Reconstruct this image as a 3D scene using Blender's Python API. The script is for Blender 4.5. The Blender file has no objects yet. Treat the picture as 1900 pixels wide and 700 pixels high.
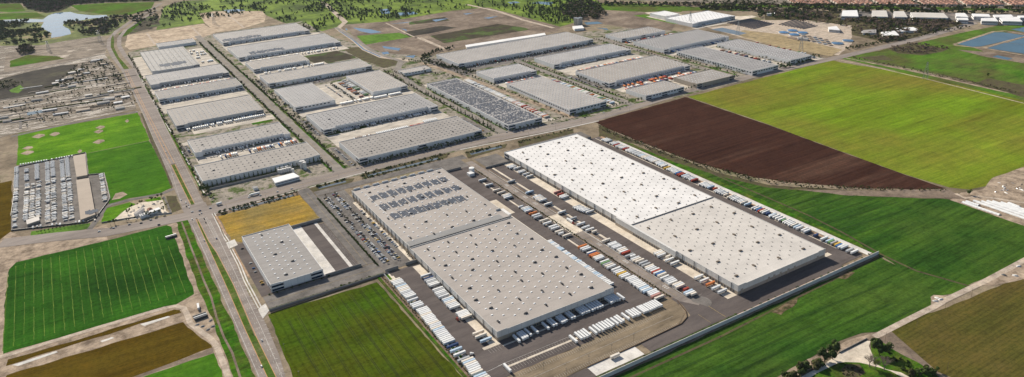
import bpy, math, random
from mathutils import Vector, Matrix, noise
random.seed(7)
C = bpy.context
S = C.scene
col = S.collection

# ------------------------------------------------------------------ camera, world, sun, exposure
CAM_H = 520.0
ROT = ((0.8550911496708262, -0.5169878572318777, -0.03927698091014996),
       (0.2134813103566907, 0.2820340794970438, 0.9353515425392988),
       (0.47248794257950644, 0.8081957272078631, -0.3515320904838394))
FPX, CX, CY = 1389.6004659844457, 950.0, 266.0
cam = bpy.data.cameras.new('camera')
camo = bpy.data.objects.new('camera', cam)
col.objects.link(camo)
r_, u_, f_ = [Vector(v) for v in ROT]
camo.matrix_world = Matrix(((r_.x, u_.x, -f_.x, 0), (r_.y, u_.y, -f_.y, 0), (r_.z, u_.z, -f_.z, CAM_H), (0, 0, 0, 1)))
cam.sensor_fit = 'HORIZONTAL'
cam.sensor_width = 36
cam.lens = 36 * FPX / 1900
cam.shift_y = -(350 - CY) / 1900
cam.clip_start = 5
cam.clip_end = 60000
S.camera = camo

SUN_EL, SUN_AZ = math.radians(32.0), math.radians(-7)      # azimuth from +Y towards +X
w = bpy.data.worlds.new('World')
S.world = w
w.use_nodes = True
nt = w.node_tree
bg = nt.nodes['Background']
sky = nt.nodes.new('ShaderNodeTexSky')
sky.sky_type = 'NISHITA'
sky.sun_disc = False
sky.sun_elevation = SUN_EL
sky.sun_rotation = SUN_AZ
sky.air_density = 1.0
sky.dust_density = 1.0
nt.links.new(sky.outputs[0], bg.inputs[0])
bg.inputs[1].default_value = 0.075
sl = bpy.data.lights.new('sun', 'SUN')
sl.energy = 5.0
sl.angle = math.radians(0.5)
sl.color = (1.0, 0.92, 0.79)
so = bpy.data.objects.new('sun', sl)
col.objects.link(so)
sd = Vector((math.sin(SUN_AZ) * math.cos(SUN_EL), math.cos(SUN_AZ) * math.cos(SUN_EL), math.sin(SUN_EL)))
so.rotation_euler = sd.to_track_quat('Z', 'Y').to_euler()
S.view_settings.view_transform = 'Standard'
S.view_settings.look = 'None'
S.view_settings.gamma = 1
S.view_settings.use_curve_mapping = False
S.view_settings.exposure = 0.52
HAZE = 1.1e-5
S.cycles.max_bounces = 4
S.cycles.diffuse_bounces = 3

def P(px, py, z=0.0):
    """ground point that the photograph shows at this pixel (surveyed once from the street grid)"""
    d = r_ * ((px - CX) / FPX) + u_ * (-(py - CY) / FPX) + f_
    t = (CAM_H - z) / (-d.z)
    return (d.x * t, d.y * t)

def PZ(o, s, pts, z=0.0):
    return [P(o[0] + a / s, o[1] + b / s, z) for a, b in pts]

# ------------------------------------------------------------------ materials
MATS = {}
def new_mat(name):
    m = bpy.data.materials.new(name)
    m.use_nodes = True
    return m, m.node_tree, m.node_tree.nodes['Principled BSDF']

def N(t, kind, **kw):
    n = t.nodes.new(kind)
    for k, v in kw.items():
        setattr(n, k, v)
    return n

def vec_world(t, ang=0.0, sc=(1, 1, 1)):
    g = N(t, 'ShaderNodeNewGeometry')
    m = N(t, 'ShaderNodeMapping')
    m.vector_type = 'POINT'
    m.inputs['Rotation'].default_value = (0, 0, ang)
    m.inputs['Scale'].default_value = sc
    t.links.new(g.outputs['Position'], m.inputs['Vector'])
    return m.outputs[0]

def noise_n(t, vec, scale, detail=3, rough=0.55):
    n = N(t, 'ShaderNodeTexNoise')
    n.inputs['Scale'].default_value = scale
    n.inputs['Detail'].default_value = detail
    n.inputs['Roughness'].default_value = rough
    if vec is not None:
        t.links.new(vec, n.inputs['Vector'])
    return n.outputs['Fac']

def ramp(t, fac, stops):
    r = N(t, 'ShaderNodeValToRGB')
    e = r.color_ramp.elements
    while len(e) < len(stops):
        e.new(0.5)
    for i, (p, c) in enumerate(stops):
        e[i].position = p
        e[i].color = (*c, 1)
    t.links.new(fac, r.inputs[0])
    return r.outputs[0]

def mixc(t, fac, a, b, mode='MIX'):
    m = N(t, 'ShaderNodeMix', data_type='RGBA', blend_type=mode)
    if isinstance(fac, float):
        m.inputs[0].default_value = fac
    else:
        t.links.new(fac, m.inputs[0])
    for i, v in ((6, a), (7, b)):
        if isinstance(v, tuple):
            m.inputs[i].default_value = (*v, 1)
        else:
            t.links.new(v, m.inputs[i])
    return m.outputs[2]

def mapr(t, fac, a, b, c=0.0, d=1.0):
    m = N(t, 'ShaderNodeMapRange')
    m.inputs[1].default_value = a
    m.inputs[2].default_value = b
    m.inputs[3].default_value = c
    m.inputs[4].default_value = d
    t.links.new(fac, m.inputs[0])
    return m.outputs[0]

def plain(name, c, rough=0.7, var=0.12, scale=0.05, metal=0.0):
    """a paint or stone colour with slight weathering"""
    if name in MATS: return MATS[name]
    m, t, b = new_mat(name)
    n = noise_n(t, vec_world(t), scale, 4)
    a = tuple(x * (1 - var) for x in c)
    d = tuple(min(1, x * (1 + var)) for x in c)
    t.links.new(ramp(t, n, [(0.3, a), (0.7, d)]), b.inputs['Base Color'])
    b.inputs['Roughness'].default_value = rough
    if rough > .6: b.inputs['Specular IOR Level'].default_value = 0.05
    b.inputs['Metallic'].default_value = metal
    MATS[name] = m
    return m

# crop colours as surveyed, per field: red, green, blue share
TINT = {'dark_crop': (.68, .88, .62), 'right_crop': (1.05, 1.04, .95), 'mid_crop': (.9, 1.03, .5), 'olive_crop': (.85, .80, .5), 'plowed': (.92, .78, .78), 'yellow_crop': (.93, 1.0, .85),
        'vivid_grass': (1.2, 1.0, 1.3), 'vivid_grass_deep': (1.0, .92, 1.2), 'verge_grass': (.75, .86, .7), 'brown_crop': (1.05, .96, .9), 'yellow_grass': (1.1, 1.0, 1.05), 'wild_green': (.85, .72, .85),
        'gravel_lot': (1.07, 1.03, .93), 'old_asphalt': (1.42, 1.38, 1.36), 'concrete': (1.22, 1.19, 1.14), 'asphalt': (1.3, 1.2, 1.1), 'dark_asphalt': (1.4, 1.42, 1.42), 'tan_soil': (1.08, 1.06, 1.05), 'meadow': (.9, .82, 1.1), 'golf_grass': (.78, .74, .8)}
def field(name, c1, c2, c3, ang=0.0, stretch=12.0, patch=0.006, row=0.0, rowc=0.85, fine=0.25, grain=0.7, spots=None, streak=.5):
    """crop or grass: patches stretched along the drilling direction, rows, fine grain"""
    m, t, b = new_mat(name)
    k = TINT.get(name, (1, 1, 1))
    c1, c2, c3 = [tuple(min(1, x * y) for x, y in zip(q, k)) for q in (c1, c2, c3)]
    if spots: spots = tuple(x * y for x, y in zip(spots, k))
    v = vec_world(t, ang, (1.0 / (stretch * .6), 1, 1))
    big = noise_n(t, v, patch * 3, 5, 0.62)
    iso = noise_n(t, vec_world(t), patch, 4, 0.6)
    c = ramp(t, big, [(0.34, c1), (0.5, c2), (0.66, c3)])
    c = mixc(t, mapr(t, iso, 0.38, 0.64), c, c1 if spots is None else spots)
    g = noise_n(t, vec_world(t), .22, 6, 0.85)
    c = mixc(t, fine + .2, c, ramp(t, g, [(0.36, (0.35, .4, .4)), (0.5, (1, 1, 1)), (0.66, (1.6, 1.45, 1.3))]), 'MULTIPLY')
    sv = noise_n(t, vec_world(t, ang, (1 / (stretch * 1.6), 1, 1)), 0.10, 5, 0.75)
    c = mixc(t, streak, c, ramp(t, sv, [(0.34, (0.45, .45, .5)), (0.5, (0.95, .93, .9)), (0.64, (1.3, 1.2, 1.1))]), 'MULTIPLY')
    md = noise_n(t, vec_world(t), 0.035, 6, 0.75)
    c = mixc(t, streak * .8, c, ramp(t, md, [(0.36, (0.6, .55, .6)), (0.5, (1, 1, 1)), (0.66, (1.35, 1.15, 1.1))]), 'MULTIPLY')
    if row > 0:
        wv = N(t, 'ShaderNodeTexWave')
        wv.wave_type = 'BANDS'
        wv.bands_direction = 'Y'
        wv.inputs['Scale'].default_value = 0.314 / row      # period = row metres
        wv.inputs['Distortion'].default_value = 1.5
        wv.inputs['Detail'].default_value = 2
        wv.inputs['Detail Scale'].default_value = 0.4
        t.links.new(vec_world(t, ang), wv.inputs['Vector'])
        c = mixc(t, 1.0, c, ramp(t, wv.outputs['Fac'], [(0.05, (rowc,) * 3), (0.4, (1, 1, 1))]), 'MULTIPLY')
    t.links.new(c, b.inputs['Base Color'])
    b.inputs['Roughness'].default_value = 0.9
    b.inputs['Specular IOR Level'].default_value = 0.0
    MATS[name] = m
    return m

def ground(name, stops, scale=0.02, detail=7, rough=0.65, ang=0.0, stretch=1.0, fine=0.3, grain=0.4, gloss=0.9, mott=None):
    if mott is None: mott = .35 if ('asphalt' in name or 'concrete' in name or 'yard' in name and 'junk' not in name) else .55
    m, t, b = new_mat(name)
    k = TINT.get(name, (1, 1, 1))
    stops = [(p, tuple(min(.9, x * y) for x, y in zip(q, k))) for p, q in stops]
    n = noise_n(t, vec_world(t, ang, (1 / stretch, 1, 1)), scale, detail, rough)
    c = ramp(t, n, stops)
    g = noise_n(t, vec_world(t), grain, 2, 0.7)
    c = mixc(t, fine, c, ramp(t, g, [(0.3, (0.35,) * 3), (0.7, (1.0,) * 3)]), 'MULTIPLY')
    if mott:
        md = noise_n(t, vec_world(t, ang, (1 / max(1, stretch * .6), 1, 1)), 0.06, 8, 0.8)
        c = mixc(t, mott, c, ramp(t, md, [(0.36, (0.35, .35, .35)), (0.5, (1, 1, 1)), (0.64, (1.5, 1.45, 1.35))]), 'MULTIPLY')
    t.links.new(c, b.inputs['Base Color'])
    b.inputs['Roughness'].default_value = gloss
    b.inputs['Specular IOR Level'].default_value = 0.02
    MATS[name] = m
    return m

A90 = math.radians(90)
ground('scrub', [(0.30, (.10, .085, .055)), (0.45, (.19, .15, .105)), (0.56, (.28, .225, .16)), (0.7, (.11, .13, .05))], 0.006)
ground('tan_soil', [(0.3, (.26, .20, .145)), (0.5, (.40, .32, .235)), (0.7, (.50, .41, .31))], 0.015)
ground('straw', [(0.3, (.28, .215, .12)), (0.7, (.38, .30, .18))], 0.02)
ground('brown_soil', [(0.3, (.10, .078, .06)), (0.5, (.20, .155, .12)), (0.68, (.30, .24, .185))], 0.012)
ground('dirt', [(0.3, (.22, .165, .12)), (0.5, (.32, .25, .185)), (0.7, (.40, .32, .25))], 0.06)
ground('rough_lot', [(0.38, (.08, .068, .052)), (0.46, (.20, .165, .13)), (0.52, (.30, .25, .20)), (0.57, (.15, .125, .095)), (0.62, (.50, .43, .36))], 0.013, 10, .75, -.1, 2.5, .35)
ground('field_soil', [(0.35, (.05, .06, .02)), (0.5, (.14, .10, .06)), (0.65, (.20, .15, .10))], 0.12)
ground('pale_dirt', [(0.3, (.36, .29, .225)), (0.5, (.46, .38, .305)), (0.7, (.54, .46, .38))], 0.08)
ground('burnt', [(0.3, (.022, .02, .018)), (0.5, (.05, .044, .035)), (0.62, (.08, .075, .045)), (0.72, (.09, .15, .03))], 0.01)
ground('dark_fallow', [(0.3, (.035, .03, .02)), (0.5, (.06, .05, .03)), (0.6, (.07, .12, .025)), (0.75, (.11, .09, .06))], 0.012)
ground('yard_junk', [(0.40, (.035, .03, .022)), (0.44, (.16, .13, .105)), (0.475, (.34, .29, .24)), (0.50, (.09, .08, .055)), (0.53, (.28, .24, .20)), (0.56, (.66, .60, .53)), (0.60, (.12, .10, .08))], 0.02, 10, 0.8, math.radians(-6), 4.5, 0.4)
ground('asphalt', [(0.3, (.08, .07, .064)), (0.5, (.095, .084, .077)), (0.7, (.115, .10, .093))], 0.03, 5, 0.6, A90, 6.0, 0.18)
ground('dark_asphalt', [(0.3, (.066, .055, .052)), (0.5, (.080, .067, .063)), (0.7, (.096, .081, .076))], 0.03, 5, 0.6, A90, 8.0, 0.15)
ground('old_asphalt', [(0.3, (.14, .122, .11)), (0.5, (.175, .155, .14)), (0.7, (.21, .187, .17))], 0.03, 6, 0.6, A90, 10.0, 0.15)
ground('grey_yard', [(0.3, (.13, .118, .108)), (0.5, (.165, .15, .138)), (0.7, (.20, .183, .168))], 0.03, 6, 0.6, 0, 1.0, 0.2)
ground('park_road', [(0.3, (.19, .17, .15)), (0.5, (.24, .215, .19)), (0.7, (.29, .26, .23))], 0.03, 6, 0.6, 0, 1.0, 0.2, mott=.15)
ground('gravel_lot', [(0.3, (.14, .112, .083)), (0.5, (.19, .155, .118)), (0.7, (.24, .20, .155))], 0.02, 6, 0.6, 0.0, 7.0, 0.25)
ground('concrete', [(0.3, (.40, .35, .29)), (0.5, (.50, .45, .385)), (0.7, (.60, .545, .475))], 0.05, 6, 0.65, A90, 2.0, 0.2)
ground('court_concrete', [(0.3, (.38, .335, .28)), (0.5, (.50, .45, .385)), (0.7, (.58, .525, .46))], 0.05, 8, 0.75, 0, 4.0, 0.3, mott=.6)
ground('pale_concrete', [(0.3, (.48, .45, .41)), (0.5, (.58, .55, .51)), (0.7, (.66, .63, .59))], 0.04, 6, 0.6, 0, 1.0, 0.15)
ground('weeds', [(0.3, (.05, .04, .025)), (0.45, (.10, .078, .05)), (0.6, (.08, .085, .03)), (0.75, (.17, .13, .09))], 0.12, 6, 0.7)
ground('landscape', [(0.35, (.035, .055, .018)), (0.5, (.06, .095, .025)), (0.6, (.11, .10, .06)), (0.75, (.20, .16, .11))], 0.08, 5, 0.7)
ground('park_floor', [(0.36, (.045, .075, .02)), (0.43, (.10, .13, .04)), (0.47, (.22, .195, .155)), (0.55, (.33, .29, .24)), (0.60, (.19, .17, .14)), (0.64, (.07, .10, .03))], 0.028, 5, 0.7)
ground('bark_mulch', [(0.3, (.13, .09, .06)), (0.5, (.19, .14, .10)), (0.7, (.26, .20, .15))], 0.2)
ground('orange_gravel', [(0.3, (.30, .19, .12)), (0.5, (.40, .27, .18)), (0.7, (.46, .34, .25))], 0.1)
ground('meadow', [(0.3, (.06, .14, .012)), (0.5, (.095, .22, .015)), (0.7, (.14, .28, .025))], 0.015, 6, 0.6, 0, 1, 0.25, 0.6)
ground('golf_grass', [(0.3, (.05, .075, .022)), (0.45, (.12, .19, .03)), (0.6, (.22, .33, .045)), (0.75, (.28, .38, .07))], 0.008, 6, 0.6, 0, 1, 0.2)
ground('lake_bank', [(0.3, (.07, .075, .04)), (0.5, (.14, .17, .05)), (0.62, (.28, .22, .13)), (0.75, (.11, .10, .07))], 0.01)
ground('solar_ground', [(0.3, (.17, .14, .11)), (0.6, (.24, .20, .16))], 0.02)
ground('suburb_ground', [(0.3, (.08, .08, .05)), (0.5, (.20, .17, .14)), (0.7, (.30, .25, .21))], 0.03)
# fields; ang 0 = rows along X, A90 = rows along Y
field('dark_crop', (.018, .052, .010), (.024, .066, .012), (.034, .085, .015), A90, 14, 0.004, 7.2, 0.9, 0.35, spots=(.05, .14, .018))
field('olive_crop', (.075, .050, .010), (.095, .068, .013), (.115, .088, .018), 0, 14, 0.006, 4, 0.93, 0.3, spots=(.10, .075, .015))
field('vivid_grass', (.055, .165, .008), (.085, .235, .010), (.13, .30, .015), 0, 3, 0.008, 0, 1, 0.3, spots=(.06, .18, .01))
field('vivid_grass_deep', (.038, .125, .007), (.055, .165, .008), (.085, .21, .012), 0, 3, 0.009, 0, 1, 0.3, spots=(.045, .14, .01))
field('verge_grass', (.03, .10, .008), (.05, .16, .010), (.085, .20, .016), A90, 3, 0.03, 0, 1, 0.45, spots=(.10, .11, .03), streak=1.0)
field('weedy_median', (.05, .09, .012), (.10, .12, .03), (.20, .17, .10), A90, 4, 0.02, 0, 1, 0.35, spots=(.06, .12, .02))
field('mid_crop', (.036, .060, .009), (.050, .088, .011), (.065, .115, .015), A90, 10, 0.006, 9.0, 0.82, 0.4, spots=(.075, .075, .015))
field('yellow_crop', (.115, .135, .014), (.145, .225, .016), (.19, .285, .022), math.radians(4) + 0, 14, 0.0028, 12.0, 0.93, 0.2, 0.4, spots=(.17, .155, .03))
field('plowed', (.034, .018, .013), (.050, .028, .020), (.115, .078, .054), 0, 22, 0.005, 9.0, 0.90, 0.25, 0.4, spots=(.055, .030, .021))
field('right_crop', (.020, .060, .011), (.030, .086, .013), (.055, .125, .016), math.radians(-3), 12, 0.006, 14.0, 0.86, 0.4, spots=(.05, .10, .018), streak=.8)
field('wild_green', (.05, .16, .015), (.09, .235, .02), (.11, .25, .03), 0, 4, 0.008, 0, 1, 0.25, spots=(.10, .13, .035))
field('brown_crop', (.072, .072, .020), (.095, .082, .026), (.115, .095, .036), 0, 10, 0.008, 5.0, 0.85, 0.35, spots=(.078, .085, .02))
field('yellow_grass', (.21, .15, .03), (.28, .205, .038), (.33, .25, .05), 0, 8, 0.012, 0, 1, 0.3, spots=(.20, .17, .06))

def water(name, c, rough=0.04):
    m, t, b = new_mat(name)
    n = noise_n(t, vec_world(t), 0.02, 3)
    t.links.new(ramp(t, n, [(0.3, tuple(x * .8 for x in c)), (0.7, c)]), b.inputs['Base Color'])
    b.inputs['Roughness'].default_value = rough
    b.inputs['Specular IOR Level'].default_value = .06
    bn = N(t, 'ShaderNodeBump')
    bn.inputs['Strength'].default_value = 0.01
    bn.inputs['Distance'].default_value = 0.5
    t.links.new(noise_n(t, vec_world(t), 0.3, 3), bn.inputs['Height'])
    t.links.new(bn.outputs[0], b.inputs['Normal'])
    MATS[name] = m
    return m
water('lake_water', (.075, .15, .25))
water('pond_water', (.06, .12, .17))
water('ditch_water', (.13, .16, .19))

def wallmat(name, c, low, zlow, joint=9.0):
    """tilt-up concrete: upper colour, darker base band, vertical panel joints"""
    if name in MATS: return MATS[name]
    m, t, b = new_mat(name)
    g = N(t, 'ShaderNodeNewGeometry')
    sp = N(t, 'ShaderNodeSeparateXYZ')
    t.links.new(g.outputs['Position'], sp.inputs[0])
    k = N(t, 'ShaderNodeMath', operation='LESS_THAN')
    t.links.new(sp.outputs[2], k.inputs[0])
    k.inputs[1].default_value = zlow
    n = noise_n(t, vec_world(t, 0, (1, 1, .3)), 0.15, 4)
    cc = mixc(t, k.outputs[0], c, low)
    cc = mixc(t, 1.0, cc, ramp(t, n, [(0.3, (.88,) * 3), (0.7, (1, 1, 1))]), 'MULTIPLY')
    ad = N(t, 'ShaderNodeMath', operation='ADD')
    t.links.new(sp.outputs[0], ad.inputs[0]); t.links.new(sp.outputs[1], ad.inputs[1])
    dv = N(t, 'ShaderNodeMath', operation='DIVIDE'); dv.inputs[1].default_value = joint
    t.links.new(ad.outputs[0], dv.inputs[0])
    fr = N(t, 'ShaderNodeMath', operation='FRACT'); t.links.new(dv.outputs[0], fr.inputs[0])
    lt = N(t, 'ShaderNodeMath', operation='LESS_THAN'); lt.inputs[1].default_value = 0.03
    t.links.new(fr.outputs[0], lt.inputs[0])
    cc = mixc(t, lt.outputs[0], cc, tuple(x * .6 for x in c))
    t.links.new(cc, b.inputs['Base Color'])
    b.inputs['Roughness'].default_value = 0.85
    b.inputs['Specular IOR Level'].default_value = 0.1
    MATS[name] = m
    return m

def roofmat(name, c, rib=0.0, ribc=0.82, ang=0.0, var=0.09):
    """membrane roof with faint seams and ponding stains"""
    if name in MATS: return MATS[name]
    m, t, b = new_mat(name)
    n = noise_n(t, vec_world(t), 0.03, 5, 0.6)
    cc = ramp(t, n, [(0.3, tuple(x * (1 - var) for x in c)), (0.7, tuple(x * (1 + var) for x in c))])
    n2 = noise_n(t, vec_world(t), 0.6, 3, 0.7)
    cc = mixc(t, 0.35, cc, ramp(t, n2, [(0.35, (.75,) * 3), (0.6, (1, 1, 1))]), 'MULTIPLY')
    if rib:
        wv = N(t, 'ShaderNodeTexWave'); wv.bands_direction = 'Y'
        wv.inputs['Scale'].default_value = 0.314 / rib
        wv.inputs['Distortion'].default_value = 0.3
        t.links.new(vec_world(t, ang), wv.inputs['Vector'])
        cc = mixc(t, 1.0, cc, ramp(t, wv.outputs['Fac'], [(0.02, (ribc,) * 3), (0.12, (1, 1, 1))]), 'MULTIPLY')
    t.links.new(cc, b.inputs['Base Color'])
    b.inputs['Roughness'].default_value = 0.8
    b.inputs['Specular IOR Level'].default_value = 0.12
    MATS[name] = m
    return m
roofmat('roof_grey', (.275, .258, .245), 15, .9)
roofmat('roof_light', (.32, .30, .285), 15, .9)
roofmat('roof_beige', (.365, .328, .298), 18, .93)
roofmat('roof_dark', (.255, .25, .245), 15, .88)
roofmat('roof_ribbed', (.31, .305, .30), 14, .6, A90)
roofmat('roof_white', (.665, .645, .625), 26, .96)
roofmat('roof_cream', (.54, .505, .465), 22, .96)
roofmat('roof_tan', (.34, .28, .225), 6, .9)
roofmat('roof_bright', (.70, .69, .68))
plain('glass_blue', (.012, .028, .055), 0.12, 0.3)
plain('dock_dark', (.055, .058, .065), 0.6)
plain('door_grey', (.30, .29, .28), 0.6)
plain('door_brown', (.33, .28, .24), 0.6)
plain('unit_dark', (.05, .05, .055), 0.6)
plain('unit_brown', (.19, .155, .125), 0.7)
plain('skylight_white', (.80, .80, .80), 0.7)
plain('skylight_dull', (.22, .21, .20), 0.4)  # dull grey; on the longest yard warehouse the dark colour paints in skylight shadow
plain('white_paint', (.74, .73, .71), 0.7)
plain('line_white', (.62, .60, .57), 0.7, 0.25, 0.4)
plain('line_road', (.42, .40, .37), 0.7, 0.3, 0.4)
plain('line_faint', (.40, .38, .35), 0.8, 0.3, 0.4)
plain('line_orange', (.50, .27, .10), 0.8, 0.2, 0.4)
plain('line_yellow', (.34, .25, .11), 0.8, 0.2, 0.4)
plain('track_soil', (.028, .036, .010), 0.9, 0.3, 0.05)
plain('crop_track', (.016, .045, .008), 0.9, 0.3, 0.05)
plain('crop_line', (.11, .165, .022), 0.9, 0.45, 0.06)
plain('solar_blue', (.018, .034, .065), 0.6, 0.15)
plain('solar_grey', (.080, .094, .12), 0.75, 0.15)
plain('steel', (.34, .35, .36), 0.4, 0.1, .05, 0.6)
plain('dark_steel', (.06, .06, .06), 0.5)
plain('rubber', (.018, .018, .018), 0.8)
plain('bark', (.10, .07, .05), 0.9)
plain('bark_grey', (.24, .19, .16), 0.9)
plain('wood_pole', (.12, .09, .065), 0.9)
plain('kerb', (.50, .46, .40), 0.8)
plain('red_tile', (.34, .19, .14), 0.8, .2)
plain('stucco', (.50, .44, .38), 0.8)
plain('blue_cover', (.045, .14, .28), 0.5)
plain('white_wall', (.62, .60, .57), 0.8)
plain('grey_wall', (.27, .255, .24), 0.8)

def leafmat(name, a, b_, c):
    m, t, b = new_mat(name)
    oi = N(t, 'ShaderNodeObjectInfo')
    n = noise_n(t, vec_world(t), 0.35, 3, .7)
    cc = ramp(t, n, [(0.3, a), (0.52, b_), (0.72, c)])
    hs = N(t, 'ShaderNodeHueSaturation')
    t.links.new(cc, hs.inputs['Color'])
    t.links.new(mapr(t, oi.outputs['Random'], 0, 1, .7, 1.25), hs.inputs['Value'])
    t.links.new(hs.outputs[0], b.inputs['Base Color'])
    b.inputs['Roughness'].default_value = 0.8
    b.inputs['Specular IOR Level'].default_value = 0.0
    MATS[name] = m
leafmat('leaf_dark', (.036, .056, .020), (.064, .092, .030), (.12, .15, .045))
leafmat('leaf_mid', (.030, .055, .014), (.055, .085, .020), (.085, .12, .03))
leafmat('leaf_olive', (.045, .050, .022), (.075, .075, .032), (.11, .10, .045))
leafmat('leaf_brown', (.13, .095, .07), (.21, .155, .115), (.30, .22, .16))
leafmat('leaf_yellow', (.10, .12, .02), (.16, .18, .03), (.24, .24, .05))

# ------------------------------------------------------------------ mesh helpers
class MB:
    def __init__(s):
        s.v = []; s.f = []; s.m = []
    def face(s, pts, mi=0):
        i = len(s.v); s.v += [tuple(p) for p in pts]
        s.f.append(tuple(range(i, i + len(pts)))); s.m.append(mi)
    def poly(s, pts, z, mi=0):
        a = sum(pts[i - 1][0] * pts[i][1] - pts[i][0] * pts[i - 1][1] for i in range(len(pts)))
        if a < 0: pts = pts[::-1]
        s.face([(p[0], p[1], z) for p in pts], mi)
    def rect(s, x0, x1, y0, y1, z, mi=0):
        s.face([(x0, y0, z), (x1, y0, z), (x1, y1, z), (x0, y1, z)], mi)
    def box(s, x0, x1, y0, y1, z0, z1, mi=0, bottom=False, top=True):
        q = [(x0, y0), (x1, y0), (x1, y1), (x0, y1)]
        s.prism(q, z0, z1, mi, bottom, top)
    def prism(s, q, z0, z1, mi=0, bottom=False, top=True, q2=None):
        q2 = q2 or q
        i = len(s.v); n = len(q)
        s.v += [(a, b, z0) for a, b in q] + [(a, b, z1) for a, b in q2]
        for k in range(n):
            j = (k + 1) % n
            s.f.append((i + k, i + j, i + n + j, i + n + k)); s.m.append(mi)
        if top: s.f.append(tuple(i + n + k for k in range(n))); s.m.append(mi)
        if bottom: s.f.append(tuple(i + k for k in reversed(range(n)))); s.m.append(mi)
    def cyl(s, x, y, z0, z1, r, n=8, mi=0, r2=None):
        q = [(x + r * math.cos(6.2832 * k / n), y + r * math.sin(6.2832 * k / n)) for k in range(n)]
        r2 = r if r2 is None else r2
        p = [(x + r2 * math.cos(6.2832 * k / n), y + r2 * math.sin(6.2832 * k / n)) for k in range(n)]
        s.prism(q, z0, z1, mi, False, True, p)
    def tube(s, a, b, ra, rb, n=5, mi=0):
        a = Vector(a); b = Vector(b); d = (b - a).normalized()
        x = d.orthogonal().normalized(); y = d.cross(x)
        i = len(s.v)
        for c, r in ((a, ra), (b, rb)):
            for k in range(n):
                t = 6.2832 * k / n
                s.v.append(tuple(c + x * (r * math.cos(t)) + y * (r * math.sin(t))))
        for k in range(n):
            j = (k + 1) % n
            s.f.append((i + k, i + j, i + n + j, i + n + k)); s.m.append(mi)
    def strip(s, pts, wd, z, mi=0):
        """ribbon along a polyline"""
        L = []; R = []
        n = len(pts)
        for i, p in enumerate(pts):
            a = Vector(pts[max(0, i - 1)]); b = Vector(pts[min(n - 1, i + 1)])
            d = (b - a).normalized(); o = Vector((-d.y, d.x)) * wd / 2
            L.append((p[0] + o.x, p[1] + o.y)); R.append((p[0] - o.x, p[1] - o.y))
        for i in range(n - 1):
            s.poly([R[i], R[i + 1], L[i + 1], L[i]], z, mi)
    def dash(s, a, b, wd, z, on, off, mi=0):
        a = Vector(a); b = Vector(b); L = (b - a).length; d = (b - a) / L; t = 0
        while t < L:
            s.strip([a + d * t, a + d * min(L, t + on)], wd, z, mi); t += on + off
    def wallline(s, pts, wd, z0, z1, mi=0):
        for i in range(len(pts) - 1):
            a = Vector(pts[i]); b = Vector(pts[i + 1]); d = (b - a).normalized(); o = Vector((-d.y, d.x)) * wd / 2
            s.prism([tuple(a - o), tuple(b - o), tuple(b + o), tuple(a + o)], z0, z1, mi)
    def mesh(s, name, mats):
        me = bpy.data.meshes.new(name)
        me.from_pydata(s.v, [], s.f)
        for m in ([mats] if isinstance(mats, str) else mats):
            me.materials.append(MATS[m])
        if len(me.materials) > 1:
            me.polygons.foreach_set('material_index', s.m)
        me.update()
        return me
    def obj(s, name, mats, parent=None, loc=None):
        o = bpy.data.objects.new(name, s.mesh(name, mats))
        col.objects.link(o)
        if parent: o.parent = parent
        if loc: o.location = loc
        return o

def link(name, me, parent=None, loc=(0, 0, 0), rz=0.0, sc=None):
    o = bpy.data.objects.new(name, me)
    col.objects.link(o)
    o.location = loc
    if rz: o.rotation_euler = (0, 0, rz)
    if sc: o.scale = sc
    if parent: o.parent = parent
    return o
def empty(name, loc=(0, 0, 0), rz=0.0):
    return link(name, None, None, loc, rz)
def tag(o, label=None, cat=None, group=None, kind=None):
    if label: o['label'] = label
    if cat: o['category'] = cat
    if group: o['group'] = group
    if kind: o['kind'] = kind
    return o
LAYER = [0]
def struct(name, mb, mats, label=None):
    o = mb.obj(name, mats); o['kind'] = 'structure'
    o.location.z = LAYER[0] * .0004      # every surface sheet lies a little above the one laid before it
    LAYER[0] += 1
    if label: o['label'] = label
    return o
def ragged(pts, amp=1.3, step=11.0):
    """the natural unevenness of a field edge"""
    out = []
    for i in range(len(pts)):
        a = Vector(pts[i]); c = Vector(pts[(i + 1) % len(pts)]); L = (c - a).length
        n = max(1, min(60, int(L / step))); d = (c - a) / max(L, .01); o = Vector((-d.y, d.x))
        for k in range(n):
            p = a + (c - a) * (k / n)
            if 0 < k < n: p = p + o * (noise.noise(Vector((p.x * .05, p.y * .05, 1.7))) * amp * 2 * (1 if L < 600 else 1.5))
            out.append((p.x, p.y))
    return out
NATURAL = ('crop', 'grass', 'plowed', 'green', 'soil', 'dirt', 'weeds', 'burnt', 'fallow', 'meadow', 'vivid', 'lot')
def patch(name, pts, z, mat, label=None):
    if any(q in mat for q in NATURAL): pts = ragged(pts)
    mb = MB(); mb.poly(pts, z); return struct(name, mb, mat, label)
def rects(name, rs, z, mat, label=None):
    mb = MB()
    for i, (x0, x1, y0, y1) in enumerate(rs): mb.rect(x0, x1, y0, y1, z)
    return struct(name, mb, mat, label)
def inpoly(x, y, q):
    r = False; j = len(q) - 1
    for i in range(len(q)):
        if (q[i][1] > y) != (q[j][1] > y) and x < (q[j][0] - q[i][0]) * (y - q[i][1]) / (q[j][1] - q[i][1]) + q[i][0]: r = not r
        j = i
    return r
def ordn(i):
    return '%d%s' % (i, 'th' if 10 <= i % 100 <= 20 else {1: 'st', 2: 'nd', 3: 'rd'}.get(i % 10, 'th'))

# ================================================================== THE GROUND
mb = MB()
mb.rect(-9000, 11000, -4000, 14000, 0)
struct('ground', mb, 'scrub', 'open brown and green scrub land beyond the fields and roads')
Z1, Z2, Z3, Z4, Z5, Z6 = .06, .12, .18, .24, .30, .36

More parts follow.
